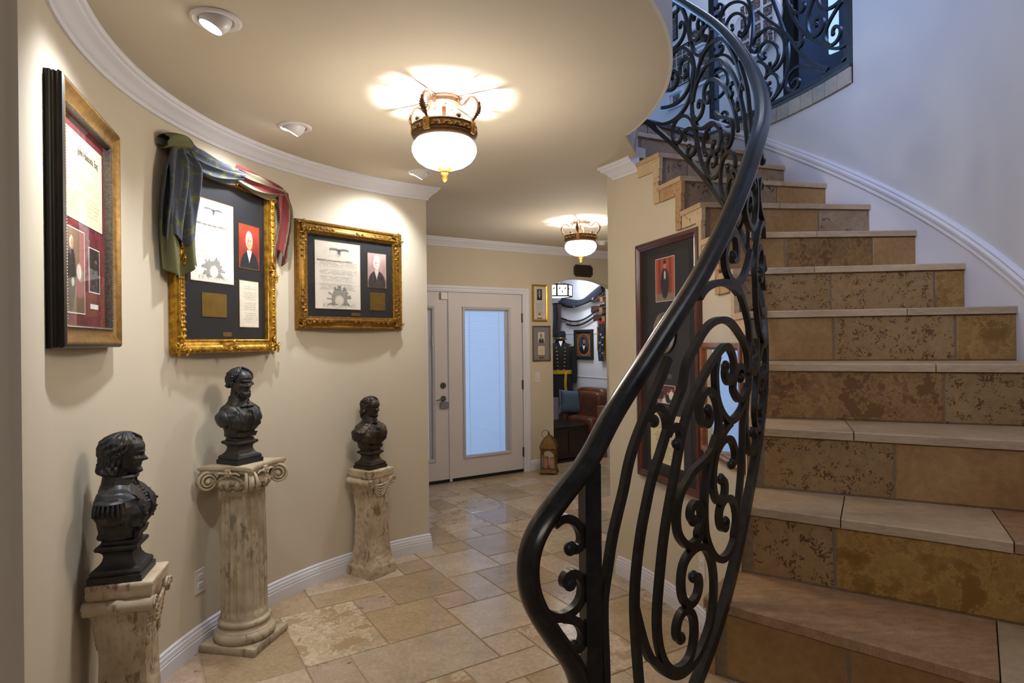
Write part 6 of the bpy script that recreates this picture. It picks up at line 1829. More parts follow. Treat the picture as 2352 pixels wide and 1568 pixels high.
def door(name, label, s0, s1, l0, l1):
    d = bpy.data.objects.new(name, None); COL.objects.link(d); d['kind'] = 'structure'; d['label'] = label
    d.location = dwp(s0, 0, 0); d.rotation_euler = (0, 0, ROTA)
    w = s1 - s0; a, b = l0 - s0, l1 - s0; z0, z1 = 0.235, 1.885
    y0, y1 = 0.006, 0.050
    mb = MB()
    mb.box(0, a, y0, y1, 0.034, 2.036); mb.box(b, w, y0, y1, 0.034, 2.036); mb.box(a, b, y0, y1, 0.034, z0); mb.box(a, b, y0, y1, z1, 2.036)
    mb.build('leaf', M_DOOR, d, smooth=False)
    # glazing frame
    mb = MB(); rings = []
    for i, y in ((0.0, y0), (0.0, -0.006), (0.010, -0.008), (0.016, -0.004), (0.026, -0.004), (0.030, 0.004), (0.030, 0.03)):
        rings.append([(a + i, y, z0 + i), (b - i, y, z0 + i), (b - i, y, z1 - i), (a + i, y, z1 - i)])
    mb.loft(rings, cap=False); fr = mb.build('glazing_frame', M_LITE, d, angle=25)
    mb = MB(); mb.box(b - 0.034, b - 0.020, -0.010, 0.002, 1.46, 1.56, bev=0.002); mb.build('blind_slider', M_LITE, fr)
    mb = MB(); mb.box(a + 0.03, b - 0.03, 0.012, 0.015, z0 + 0.03, z1 - 0.03); mb.build('glass_pane', M_GLASS, d, smooth=False)
    mb = MB(); n = 92
    x0, x1 = a + 0.032, b - 0.068
    for k in range(n):
        z = z0 + 0.036 + (z1 - z0 - 0.085) * k / (n - 1)
        mb.add([(x0, 0.022, z - 0.0080), (x1, 0.022, z - 0.0080), (x1, 0.027, z + 0.0015), (x0, 0.027, z + 0.0015), (x0, 0.031, z + 0.0080), (x1, 0.031, z + 0.0080)], [(0, 1, 2, 3), (3, 2, 5, 4)])
    tag(mb.build('blind_slats', M_SLAT, d, smooth=False, recalc=False), kind='stuff')
    mb = MB(); mb.box(a + 0.03, b - 0.03, 0.018, 0.034, z1 - 0.046, z1 - 0.03); mb.build('head_rail', M_LITE, d)
    for f in (0.12, 0.86):
        mb = MB(); x = x0 + (x1 - x0) * f; mb.box(x - 0.0018, x + 0.0018, 0.0200, 0.0215, z0 + 0.03, z1 - 0.04); mb.build('ladder_cord', M_PLATE, d)
    mb = MB(); mb.box(x1, b - 0.03, 0.018, 0.034, z0 + 0.03, z1 - 0.03); mb.build('side_channel', M_LITE, d)
    mb = MB(); mb.box(0.0, w, -0.004, 0.05, 0.004, 0.034); mb.build('door_sweep', M_SWEEP, d)
    return d


dr = door('door_2', 'white entrance door leaf on the right with full glass and blinds', -0.925, -0.003, -0.769, -0.160)
for z in (1.77, 1.002, 0.229):
    mb = MB(); mb.lathe([(0.0075, -0.055), (0.0075, 0.055)], 10, M=Matrix.Translation((0.925, -0.006, z))); mb.box(0.925 - 0.012, 0.925 + 0.016, -0.004, 0.004, z - 0.05, z + 0.05)
    mb.build('hinge', M_STEEL, dr)
mb = MB(); mb.box(-0.018, 0.012, -0.010, 0.004, 0.006, 2.036, bev=0.002); mb.build('astragal', M_DOOR, dr)
dl = door('door_1', 'white entrance door leaf on the left, half hidden, with lever handle', -1.858, -0.943, -1.71, -1.100)
x_ = lambda s: s + 1.858
mb = MB(); mb.lathe([(0, -0.012), (0.030, -0.012), (0.033, 0), (0.033, 0.004)], 24, M=Matrix.Translation((x_(-1.007), 0.002, 1.039)) @ Matrix.Rotation(pi / 2, 4, 'X') @ Matrix.Scale(-1, 4, (0, 0, 1))); mb.box(x_(-1.007) - 0.004, x_(-1.007) + 0.004, -0.024, -0.008, 1.025, 1.053); mb.build('deadbolt', M_STEEL, dl, angle=30)
mb = MB(); mb.lathe([(0, -0.010), (0.028, -0.010), (0.032, 0), (0.032, 0.004)], 24, M=Matrix.Translation((x_(-1.005), 0.002, 0.899)) @ Matrix.Rotation(pi / 2, 4, 'X') @ Matrix.Scale(-1, 4, (0, 0, 1)))
mb.tube([(x_(-1.005), -0.01, 0.899), (x_(-1.005), -0.045, 0.899), (x_(-1.02), -0.055, 0.900), (x_(-1.06), -0.056, 0.898), (x_(-1.115), -0.054, 0.886)], [0.009, 0.009, 0.009, 0.008, 0.006], 10); mb.build('lever_handle', M_STEEL, dl, angle=40)
mb = MB(); mb.box(x_(-1.045), x_(-0.955), -0.018, 0.004, 0.795, 0.865, bev=0.004); mb.build('latch_box', plain('grey_metal_box', (0.55, 0.55, 0.58), 0.4, metal=0.4), dl)
mb = MB(); mb.box(x_(-1.03), x_(-0.955), -0.022, 0.004, 1.955, 2.03, bev=0.004); mb.build('door_sensor', M_PLATE, dl)
mb = MB(); mb.tube([(x_(-1.32), 0.0, 0.06), (x_(-1.29), -0.07, 0.045)], 0.007, 8); mb.ell((x_(-1.29), -0.072, 0.044), 0.011, 8, 6); mb.build('door_stop', M_STEEL, dl)

# ------------------------------------------------------------------ pictures by the arch
def ff(name, label, s0, s1, z0, z1, prof, mat): return wall_frame(name, label, 'picture', *dwp(s0, 0, z0), ROTA, s1 - s0, z1 - z0, prof, mat)
M_GOLDF = plain('bright_gold_frame', (0.72, 0.56, 0.16), 0.35, metal=0.6, var=0.2)
M_CREAMMAT = plain('cream_mat_board', (0.82, 0.79, 0.74), 0.8, var=0.02)
M_GREYMAT = plain('grey_mat_board', (0.52, 0.50, 0.51), 0.8, var=0.03)
w, h = 0.212, 0.430
t = ff('framed_certificate', 'narrow gold frame with portrait above text, right of the doors', 0.134, 0.346, 1.732, 2.162, [(0, 0), (0, 0.018), (0.006, 0.024), (0.016, 0.018), (0.022, 0.015), (0.022, 0.004)], M_GOLDF)
mat_and_glass(t, w, h, 0.021, 0.006, M_CREAMMAT, 0.010)
print_panel('portrait_print', t, 0.070, 0.142, 0.248, 0.378, -0.0068, 30, 44, portrait((0.20, 0.18, 0.17), (0.30, 0.27, 0.25), (0.12, 0.11, 0.11), (0.62, 0.60, 0.58), (0.70, 0.62, 0.56), cx=0.5, hv=0.66, seed=9))
print_panel('text_print', t, 0.050, 0.158, 0.055, 0.235, -0.0068, 40, 50, document(30, (0.80, 0.78, 0.73), False, False, 14, 0.35, 0.06, False))
mb = MB(); mb.lathe([(0, 0), (0.012, 0), (0.012, 0.003), (0, 0.003)], 16, M=Matrix.Translation((0.104, -0.0065, 0.085)) @ Matrix.Rotation(pi / 2, 4, 'X')); mb.build('wax_seal', plain('brown_seal', (0.45, 0.25, 0.12), 0.5), t)
mb = MB(); mb.box(0.066, 0.140, -0.0085, -0.005, 0.030, 0.042, bev=0.002); mb.build('small_plate', M_BRASS, t)
w, h = 0.252, 0.412
M_PEWTER = plain('pewter_frame', (0.42, 0.36, 0.30), 0.4, metal=0.4, var=0.2)
t = ff('framed_portrait', 'pewter frame with grey mat, engraving and small letter, above the switch', 0.136, 0.388, 1.268, 1.680, [(0, 0), (0, 0.018), (0.005, 0.022), (0.013, 0.016), (0.015, 0.004)], M_PEWTER)
mat_and_glass(t, w, h, 0.014, 0.006, M_GREYMAT, 0.010)
print_panel('engraving', t, 0.074, 0.170, 0.212, 0.338, -0.0068, 34, 44, portrait((0.80, 0.76, 0.70), (0.84, 0.80, 0.74), (0.30, 0.28, 0.27), (0.36, 0.34, 0.32), (0.66, 0.61, 0.56), cx=0.5, hv=0.66, s=0.85, beard=(0.36, 0.34, 0.33), seed=4)); window(t, 0.074, 0.170, 0.212, 0.338, 0.0062, M_BRASS)
print_panel('letter', t, 0.074, 0.170, 0.070, 0.176, -0.0068, 30, 30, document(41, (0.84, 0.79, 0.70), False, False, 7, 0.25, 0.15, False)); window(t, 0.074, 0.170, 0.070, 0.176, 0.0062, M_BRASS)
mb = MB(); mb.box(0.092, 0.160, -0.0085, -0.005, 0.028, 0.050); mb.build('small_plate', M_BRASS, t)
# carved plaque above the arch
t = thing('wall_plaque', 'dark wooden plaque with scooped corners above the arch', 'plaque', dwp(0.892, 0, 2.356), ROTA)
o = []
hw_, hh_ = 0.143, 0.073
for cx_, cz_, a0 in ((hw_, -hh_, pi), (hw_, hh_, -pi / 2), (-hw_, hh_, 0), (-hw_, -hh_, pi / 2)):
    for q in range(7):
        a = a0 - (pi / 2) * q / 6; o.append((cx_ + 0.024 * cos(a), cz_ + 0.024 * sin(a)))
mb = MB(); mb.loft([[(x * k, y, z * k) for x, z in o] for y, k in ((-0.002, 1.0), (-0.016, 1.0), (-0.022, 0.96))]); mb.build('board', plain('dark_olive_wood', (0.15, 0.12, 0.07), 0.6, var=0.3, scale=40), t, angle=30)
mb = MB()
rp = random.Random(4)
for k in range(5):
    L = (0.07, 0.10, 0.11, 0.10, 0.06)[k]; x = -L
    while x < L:
        wd = rp.uniform(0.010, 0.022); mb.box(x, min(L, x + wd), -0.0235, -0.0215, 0.036 - 0.020 * k, 0.044 - 0.020 * k); x += wd + 0.004
tag(mb.build('raised_lines', plain('worn_olive_lettering', (0.19, 0.155, 0.09), 0.6), t, smooth=False), kind='stuff')
# dark frame on the side wall by the arch
RZS = ROTA - pi / 2
def side(s, tt, z): return dwp(s, tt, z)
t = wall_frame('dark_picture_frame', 'dark wooden frame seen edge-on beside the arch', 'picture', *side(1.375, -0.03, 1.325), RZS, 0.42, 0.63, [(0, 0), (0, 0.02), (0.006, 0.028), (0.035, 0.022), (0.045, 0.012), (0.045, 0.004)], M_DARKWOOD)
mat_and_glass(t, 0.42, 0.63, 0.044, 0.008, M_CREAMMAT, 0.012)

# ------------------------------------------------------------------ lantern with two candles
M_LANT = plain('aged_brass', (0.42, 0.31, 0.14), 0.45, metal=0.6, var=0.4, scale=60, bump=0.2)
M_LGLASS = glass('lantern_glass', refl=0.8)
lx, ly = 0.408, 6.935
t = thing('lantern', 'aged brass lantern with a domed roof on the floor by the arch', 'lantern', (lx, ly, 0), ROTA - 0.75)
mb = MB()
mb.square([(0.096, 0.096, 0.012), (0.098, 0.098, 0.020), (0.092, 0.092, 0.034), (0.086, 0.086, 0.044), (0.084, 0.084, 0.056)]);
for sx in (-1, 1):
    for sy in (-1, 1): mb.box(sx * 0.085 - 0.014, sx * 0.085 + 0.014, sy * 0.085 - 0.014, sy * 0.085 + 0.014, 0, 0.014)
mb.build('base', M_LANT, t, angle=25)
for sx in (-1, 1):
    for sy in (-1, 1):
        mb = MB(); mb.box(sx * 0.080 - 0.006, sx * 0.080 + 0.006, sy * 0.080 - 0.006, sy * 0.080 + 0.006, 0.054, 0.290); mb.build('post', M_LANT, t)
for k in range(4):
    M = Matrix.Rotation(k * pi / 2, 4, 'Z')
    mb = MB()                                     # arch-topped side opening
    for sgn in (-1, 1):
        ou = [(sgn * 0.075, 0.18)] + [(sgn * 0.072 * cos(q) , 0.18 + 0.085 * sin(q)) for q in [0.5 * pi * m / 8 for m in range(9)]] + [(0, 0.288), (sgn * 0.075, 0.288)]
        mb.loft([[tuple(M @ Vector((x, -0.082 + y, z))) for x, z in ou] for y in (0, 0.005)])
    mb.build('arch_panel', M_LANT, t, smooth=False)
    mb = MB(); mb.box(-0.074, 0.074, -0.077, -0.0755, 0.056, 0.285, M); mb.build('glass_pane', M_LGLASS, t, smooth=False)
mb = MB(); mb.square([(0.092, 0.092, 0.284), (0.095, 0.095, 0.292), (0.090, 0.090, 0.302), (0.086, 0.086, 0.320), (0.076, 0.076, 0.350), (0.060, 0.060, 0.380), (0.038, 0.038, 0.405), (0.018, 0.018, 0.425), (0.012, 0.012, 0.435)], sub=6); mb.build('domed_roof', M_LANT, t, angle=25)
mb = MB()
for sx in (-1, 1):
    for sy in (-1, 1): mb.tube([(sx * h_, sy * h_, z) for h_, z in ((0.093, 0.296), (0.088, 0.320), (0.078, 0.350), (0.062, 0.380), (0.040, 0.405), (0.019, 0.428))], 0.005, 6)
mb.build('roof_rib', M_LANT, t)
mb = MB(); mb.lathe([(0.012, 0.430), (0.016, 0.440), (0.010, 0.448), (0.014, 0.456), (0.010, 0.466), (0.004, 0.474), (0.0, 0.482)], 14); mb.build('finial', M_LANT, t)
mb = MB(); mb.tube([(0.045 * cos(q) - 0.035, 0.0, 0.440 + 0.045 * sin(q)) for q in [0.3 + 5.6 * m / 22 for m in range(23)]], 0.0028, 6, up=(0, 1, 0)); mb.build('carrying_ring', M_LANT, t)
M_WAX = plain('blush_wax', (0.72, 0.52, 0.42), 0.5, var=0.05)
for (dx, dy, lab) in ((-0.034, 0.020, 'blush pillar candle in the left half of the lantern'), (0.036, -0.020, 'blush pillar candle in the right half of the lantern')):
    M = Matrix.Rotation(ROTA - 0.75, 3, 'Z'); p = Vector((lx, ly, 0.0565)) + Matrix.Rotation(radians(0), 3, 'Z') @ Vector((dx, dy, 0))
    c = thing('candle', lab, 'candle', tuple(p), 0, 'candles in the lantern')
    mb = MB(); mb.lathe([(0.0, 0), (0.030, 0), (0.031, 0.004), (0.031, 0.118), (0.028, 0.123), (0.018, 0.120), (0.0, 0.119)], 24); mb.build('wax', M_WAX, c)
    mb = MB(); mb.tube([(0, 0, 0.118), (0.001, 0, 0.130)], 0.0012, 5); mb.build('wick', M_BLACK, c)

# ------------------------------------------------------------------ big framed display on the wall under the stair
w, h = 0.655, 1.390
M_SLATEMAT = plain('slate_mat_board', (0.13, 0.135, 0.17), 0.8, var=0.05)
t = wall_frame('framed_display', 'tall mahogany frame with silver plate, photographs and letter on the stair wall', 'picture', 0.779, 3.719, 0.684, radians(-73.2), w, h,
               [(0, 0), (0, 0.020), (0.006, 0.028), (0.022, 0.030), (0.032, 0.022), (0.036, 0.024), (0.044, 0.018), (0.048, 0.004)], M_MAHOG)
mat_and_glass(t, w, h, 0.047, 0.006, M_BLACKMAT, 0.016)
mb = MB(); mb.box(0.125, w - 0.10, -0.0085, -0.0055, 0.10, h - 0.09); mb.build('inner_mat', M_SLATEMAT, t, smooth=False)
print_panel('photograph', t, 0.215, 0.410, 1.035, 1.275, -0.0095, 36, 48, figure_photo(1, (0.48, 0.20, 0.14), (0.10, 0.12, 0.20), (0.74, 0.52, 0.42), True)); window(t, 0.215, 0.410, 1.035, 1.275, 0.0088, M_WHITEBEV, 0.003)
M_SILVER = plain('polished_silver', (0.66, 0.65, 0.64), 0.18, metal=1.0, var=0.05)
mb = MB(); mb.lathe([(0, 0), (0.070, 0.0), (0.074, 0.003), (0.082, 0.004), (0.085, 0.0075), (0.088, 0.008), (0.108, 0.011), (0.113, 0.013), (0.116, 0.012), (0.116, 0.008), (0.06, -0.003), (0, -0.003)], 48, M=Matrix.Translation((0.318, -0.0125, 0.855)) @ Matrix.Rotation(pi / 2, 4, 'X'))
mb.build('silver_plate', M_SILVER, t, angle=30)
mb = MB()
for k in range(24):
    a = 2 * pi * k / 24; mb.ell((0.318 + 0.066 * cos(a), -0.0128, 0.855 + 0.066 * sin(a)), (0.004, 0.001, 0.004), 5, 4)
tag(mb.build('engraved_ring', M_STEEL, t), kind='stuff')
print_panel('photograph', t, 0.225, 0.405, 0.462, 0.560, -0.0095, 36, 24, figure_photo(2, (0.30, 0.12, 0.10), (0.12, 0.12, 0.16))); window(t, 0.225, 0.405, 0.462, 0.560, 0.0088, M_WHITEBEV, 0.003)
for z0, z1 in ((0.600, 0.625), (0.42, 0.445)):
    mb = MB(); mb.box(0.335, 0.375, -0.0100, -0.008, z0, z1); mb.build('caption_plate', M_STEEL, t)
print_panel('letter', t, 0.140, 0.486, 0.118, 0.400, -0.0095, 70, 60, document(55, (0.87, 0.81, 0.66), False, False, 15, 0.28, 0.12, False))

# second frame: glass that mirrors the doors
M_BURL = plain('burled_walnut', (0.48, 0.26, 0.10), 0.3, var=0.4, scale=40, coat=0.4)
w, h = 0.575, 0.540
t = wall_frame('framed_mirror', 'walnut framed mirror reflecting the door blinds, behind the railing', 'mirror', 0.966, 3.070, 0.945, radians(-91.0), w, h,
               [(0, 0), (0, 0.016), (0.004, 0.024), (0.020, 0.026), (0.030, 0.020), (0.034, 0.012), (0.034, 0.003)], M_BURL)
M_MIRROR = NT('mirror_glass'); M_MIRROR.set(col=(0.80, 0.82, 0.85), rough=0.0, metal=1.0); M_MIRROR = M_MIRROR.m
mb = MB(); mb.box(0.033, w - 0.033, -0.010, -0.004, 0.033, h - 0.033); mg = mb.build('mirror_glass', M_MIRROR, t, smooth=False)

# ------------------------------------------------------------------ study furnishings
t = thing('sofa', 'brown leather sofa with rounded back seen through the arch', 'sofa', dwp(1.63, 1.10, 0), RZS)
M_LEATHER = plain('brown_leather', (0.36, 0.21, 0.13), 0.38, var=0.35, scale=7, bump=0.25, bscale=60)
def cushion(x0, x1, y0, y1, z0, z1, r=0.06, puff=0.02):
    mb = MB(); cx_, cy_, cz_ = (x0 + x1) / 2, (y0 + y1) / 2, (z0 + z1) / 2
    def f(a, e): return 1.0
    vs_r = []
    nu, nv = 28, 16
    hx, hy, hz = (x1 - x0) / 2, (y1 - y0) / 2, (z1 - z0) / 2
    p = 0.35
    rings = []
    sg = lambda v, q: (abs(v) ** q) * (1 if v >= 0 else -1)
    for i in range(1, nv):
        e = -pi / 2 + pi * i / nv
        rings.append([(cx_ + hx * sg(cos(e), p) * sg(cos(2 * pi * j / nu), p), cy_ + hy * sg(cos(e), p) * sg(sin(2 * pi * j / nu), p), cz_ + hz * sg(sin(e), p)) for j in range(nu)])
    mb.loft(rings); return mb
# local: x along the wall towards the viewer (0..0.85), y into the wall, so the seat lies at negative y
for (nm, a) in (('seat_cushion', (0.30, 0.84, -0.44, -0.10, 0.26, 0.50)), ('base', (0.30, 0.84, -0.42, -0.01, 0.06, 0.30)), ('backrest', (0.22, 0.84, -0.22, -0.005, 0.30, 0.865)), ('back_cushion', (0.30, 0.84, -0.30, -0.14, 0.44, 0.82)), ('armrest', (0.15, 0.31, -0.46, -0.01, 0.06, 0.64))):
    cushion(*a).build(nm, M_LEATHER, t)
for (x, y) in ((0.25, -0.38), (0.80, -0.38), (0.25, -0.05), (0.80, -0.05)):
    mb = MB(); mb.box(x - 0.03, x + 0.03, y - 0.03, y + 0.03, 0, 0.08); mb.build('leg', M_DARKWOOD, t)
M_BLUEP = plain('slate_blue_cloth', (0.27, 0.33, 0.42), 0.9, var=0.12, scale=60, bump=0.4, bscale=90)
p = Vector(dwp(1.30, 0.76, 0.665))
mb = MB(); N = 24; top = []; bot = []
for i in range(N + 1):
    ra, rb = [], []
    for j in range(N + 1):
        u, v = -1 + 2 * i / N, -1 + 2 * j / N
        pin = 1 - 0.10 * (1 - abs(u) ** 2) * abs(v) ** 3; pin2 = 1 - 0.10 * (1 - abs(v) ** 2) * abs(u) ** 3
        th = 0.075 * ((1 - u ** 4) * (1 - v ** 4)) ** 0.5 + 0.006 * noise.noise((u * 3, v * 3, 1)) * (1 - u * u)
        ra.append((0.185 * u * pin2, -th, 0.165 * v * pin)); rb.append((0.185 * u * pin2, th * 0.8, 0.165 * v * pin))
    top.append(ra); bot.append(rb)
mb.grid(top); mb.grid(bot)
pil = thing('throw_pillow', 'slate blue square pillow leaning on the brown sofa', 'pillow', tuple(p), ROTA - 0.42)
pb = mb.build('cover', M_BLUEP, pil); pb.rotation_euler = (-0.15, 0.05, 0)
mb = MB(); mb.tube([(-0.185, 0, -0.165), (-0.180, 0, 0), (-0.185, 0, 0.165)], 0.004, 6); pp_ = mb.build('piping', M_PLATE, pil); pp_.rotation_euler = (-0.15, 0.05, 0)
# chest-like coffee table
M_ESP = plain('dark_espresso_wood', (0.12, 0.06, 0.045), 0.35, var=0.3, scale=12, stretch=(1, 6, 6))
t = thing('coffee_table', 'dark espresso chest coffee table in front of the sofa', 'table', dwp(0.2, 0.24, 0), ROTA)
mb = MB(); mb.box(-0.012, 0.942, -0.012, 0.62, 0.402, 0.432, bev=0.005); mb.build('table_top', M_ESP, t, angle=25)
mb = MB(); mb.box(0, 0.93, 0, 0.60, 0.05, 0.402); mb.build('body', M_ESP, t)
for x0 in (0.03, 0.33, 0.63):
    mb = MB(); mb.box(x0, x0 + 0.27, -0.008, 0.0, 0.09, 0.37, bev=0.003); mb.build('front_panel', M_ESP, t)
mb = MB(); mb.box(-0.008, 0.938, -0.008, 0.608, 0.03, 0.06); mb.build('plinth', M_ESP, t)
for (x, y) in ((0.04, 0.04), (0.89, 0.04), (0.04, 0.56), (0.89, 0.56)):
    mb = MB(); mb.box(x - 0.035, x + 0.035, y - 0.035, y + 0.035, 0, 0.032); mb.build('foot', M_ESP, t)
t = thing('bowl', 'shallow dark bowl on the coffee table', 'bowl', dwp(0.62, 0.60, 0.4325), 0)
mb = MB(); mb.lathe([(0.05, 0), (0.055, 0.006), (0.10, 0.035), (0.135, 0.075), (0.138, 0.078), (0.13, 0.076), (0.095, 0.04), (0.05, 0.014), (0, 0.012)], 32); mb.build('bowl_body', plain('smoked_glass_glaze', (0.30, 0.28, 0.27), 0.2), t)
mb = MB(); mb.lathe([(0.0, 0), (0.052, 0), (0.052, 0.003), (0, 0.003)], 24); mb.build('foot_ring', M_ESP, t)
t = thing('rug', 'black rug under the coffee table in the study', 'rug', dwp(0.2, 0.16, 0.0), ROTA)
mb = MB(); mb.box(0.02, 0.98, 0, 1.5, 0.001, 0.010, bev=0.003); mb.build('pile', plain('black_rug_pile', (0.06, 0.05, 0.05), 0.95, bump=0.5, bscale=300), t)
mb = MB(); mb.box(0.0, 0.02, 0, 1.5, 0.001, 0.008); mb.build('fringe', M_BLACK, t)
t = thing('wooden_stand', 'tan wooden box stand against the right side of the arch', 'stand', dwp(1.285, 0.145, 0), ROTA)
M_TAN = plain('tan_oak', (0.52, 0.40, 0.28), 0.5, var=0.15, scale=10, stretch=(6, 6, 0.6))
mb = MB(); mb.box(0, 0.085, 0, 0.08, 0.0, 0.640, bev=0.003); mb.build('body', M_TAN, t)
mb = MB(); mb.box(-0.006, 0.091, -0.006, 0.086, 0.640, 0.656, bev=0.002); mb.build('top', M_TAN, t)
# pendant drum lamp of the study
M_PANEL = emis('lit_mica_panel', (1.0, 0.95, 0.88), 4.5)
lp = (0.585, 7.95, 0)
t = thing('pendant_lamp', 'dark framed drum lamp with lit white leaf panels inside the arch', 'pendant lamp', (lp[0], lp[1], ZC), 0.35)
z0, z1 = 2.085 - ZC, 2.215 - ZC; R_ = 0.205
for k in range(8):
    a = 2 * pi * k / 8; M = Matrix.Rotation(a, 4, 'Z')
    mb = MB(); hw_ = R_ * sin(pi / 8) - 0.006
    mb.box(-hw_, hw_, -R_ * cos(pi / 8), -R_ * cos(pi / 8) + 0.004, z0, z1, M); pn = mb.build('panel', M_PANEL, t, smooth=False)
    mb = MB()
    for q in range(3):
        lx_, lz_ = -0.04 + 0.04 * q, (z0 + z1) / 2 + 0.022 * (-1) ** q
        ML = M @ Matrix.Translation((lx_, -R_ * cos(pi / 8) - 0.002, lz_)) @ Matrix.Rotation(0.5 * (-1) ** q, 4, 'Y')
        mb.ell((0, 0, 0), (0.008, 0.002, 0.020), 8, 6, ML)
    mb.tube([tuple(M @ Vector((x, -R_ * cos(pi / 8) - 0.002, (z0 + z1) / 2 + 0.03 * sin(x * 26)))) for x in (-0.07, -0.035, 0, 0.035, 0.07)], 0.0018, 5)
    mb.build('leaf_motif', M_DARKWOOD, pn)
    mb = MB(); M2 = Matrix.Rotation(a + pi / 8, 4, 'Z'); mb.box(-0.011, 0.011, -R_ - 0.006, -R_ + 0.006, z0 - 0.012, z1 + 0.012, M2); mb.build('upright', M_BLACK, t)
for z in (z0 - 0.008, z1 + 0.008):
    mb = MB(); mb.tube([(R_ * sin(2 * pi * q / 8 + pi / 8), R_ * cos(2 * pi * q / 8 + pi / 8), z) for q in range(8)], 0.009, 4, closed=True); mb.build('rim', M_BLACK, t)
mb = MB(); mb.lathe([(0.0, z0 - 0.02), (0.10, z0 - 0.018), (0.17, z0 - 0.008), (0.18, z0)], 24, cap=False); mb.build('diffuser', M_PANEL, t)
mb = MB(); mb.lathe([(0.07, 0), (0.07, -0.02), (0.02, -0.03), (0.008, -0.04), (0.008, z1)], 16); mb.build('rod', M_BLACK, t)
for k in range(4):
    a = pi / 2 * k + 0.3; mb = MB(); mb.tube([(0, 0, z1 + 0.06), (R_ * cos(a), R_ * sin(a), z1 + 0.010)], 0.006, 6); mb.build('spoke', M_BLACK, t)
point_light('pendant_bulb', (lp[0], lp[1], 2.15), 4, (1.0, 0.88, 0.72), 0.08)
eyeball('tiny lit recessed spotlight in the study ceiling', 0.95, 8.45, 1.25, 8.8, 1.6, 10)
spot_light('study_picture_beam', dwp(0.95, 0.8, 2.55), dwp(1.66, 0.55, 1.75), 26, (0.86, 0.92, 1.0), 60, 0.6)

# pictures, sabre, furled flag and carbines on the study wall; its local x runs towards the viewer
SW = 1.66
def sw(tt, z, d=0.0): return dwp(SW - d, tt, z)
t = wall_frame('framed_portrait', 'black framed oval portrait of a bearded person above the sofa', 'picture', *sw(1.168, 1.235), RZS, 0.425, 0.425, [(0, 0), (0, 0.024), (0.012, 0.034), (0.04, 0.028), (0.052, 0.016), (0.052, 0.004)], M_BLACK)
mat_and_glass(t, 0.425, 0.425, 0.05, 0.008, M_BLACKMAT, 0.013)
print_panel('portrait_print', t, 0.052, 0.373, 0.052, 0.373, -0.0092, 60, 70, portrait((0.22, 0.20, 0.22), (0.32, 0.29, 0.30), (0.09, 0.09, 0.11), (0.12, 0.09, 0.08), (0.58, 0.40, 0.30), cx=0.5, hv=0.62, s=0.8, beard=(0.12, 0.09, 0.08), oval=(0.40, 0.455, (0.50, 0.28, 0.10)), frame_c=(0.72, 0.52, 0.25), seed=12))
t = wall_frame('small_picture', 'narrow gold-edged print right of the oval portrait', 'picture', *sw(0.655, 1.36), RZS, 0.165, 0.335, [(0, 0), (0, 0.015), (0.008, 0.02), (0.018, 0.014), (0.018, 0.003)], M_GOLDF)
mat_and_glass(t, 0.165, 0.335, 0.017, 0.005, M_BLACKMAT, 0.009)
print_panel('print', t, 0.03, 0.135, 0.08, 0.30, -0.0058, 20, 34, photo([(0.75, 0.72, 0.74), (0.55, 0.50, 0.55), (0.80, 0.78, 0.78), (0.4, 0.25, 0.3)], 6))
t = wall_frame('gilt_mirror_frame', 'tall gilt frame edge partly behind the hanging star flag', 'picture', *sw(0.485, 1.235), RZS, 0.30, 0.52, [(0, 0), (0, 0.02), (0.01, 0.03), (0.03, 0.024), (0.04, 0.012), (0.04, 0.003)], M_GOLDF)
mat_and_glass(t, 0.30, 0.52, 0.038, 0.006, M_CREAMMAT, 0.011)
# hanging flag
HF = thing('hanging_flag', 'narrow dark blue flag with white stars and red top hanging by gold frame', 'flag', sw(0.575, 1.22, 0.03), RZS)
def hfc(u, v):
    if v < 0.10: return (0.55, 0.10, 0.10)
    for k in range(9):
        if star5(u * 0.13, v * 0.56, (0.03, 0.09, 0.05)[k % 3], 0.20 + 0.036 * k, 0.020): return (0.82, 0.82, 0.84)
    return (0.09, 0.10, 0.20)
cloth('flag_cloth', 16, 60, lambda u, v: (0.115 * u + 0.01 * sin(v * 6), -0.02 - 0.012 * sin(u * 12 + v * 3), 0.56 - 0.56 * v), hfc, HF)
mb = MB(); mb.tube([(-0.02, -0.02, 0.565), (0.15, -0.02, 0.565)], 0.006, 6); mb.build('rod', M_DARKWOOD, HF)
# furled flag on its staff
FF = thing('furled_flag', 'dark blue furled flag with white stars along the top of the study wall', 'flag', sw(1.42, 2.05, 0.05), RZS)
pts = crom([(0, 0, 0.03), (0.25, -0.01, -0.015), (0.5, -0.015, -0.01), (0.72, -0.01, 0.06), (0.95, 0, 0.17)], 6)
def ffc(u, v):
    for k in range(7):
        if star5(u * 0.95, v * 0.3, 0.05 + 0.14 * k, 0.08 + 0.05 * (k % 3), 0.030): return (0.75, 0.76, 0.78)
    return (0.09, 0.10, 0.17)
def ffp(u, v):
    x = u * (len(pts) - 1); i = min(int(x), len(pts) - 2); q = pts[i].lerp(pts[i + 1], x - i)
    r = 0.052 + 0.012 * sin(u * 9) + 0.008 * sin(v * 19 + u * 5); a = v * 2 * pi
    return (q.x, q.y + r * 0.6 * sin(a), q.z + r * cos(a))
cloth('flag_cloth', 60, 28, ffp, ffc, FF)
mb = MB(); mb.tube([(-0.08, 0, 0.045)] + [tuple(q) for q in pts], 0.010, 8); mb.build('staff', M_DARKWOOD, FF)
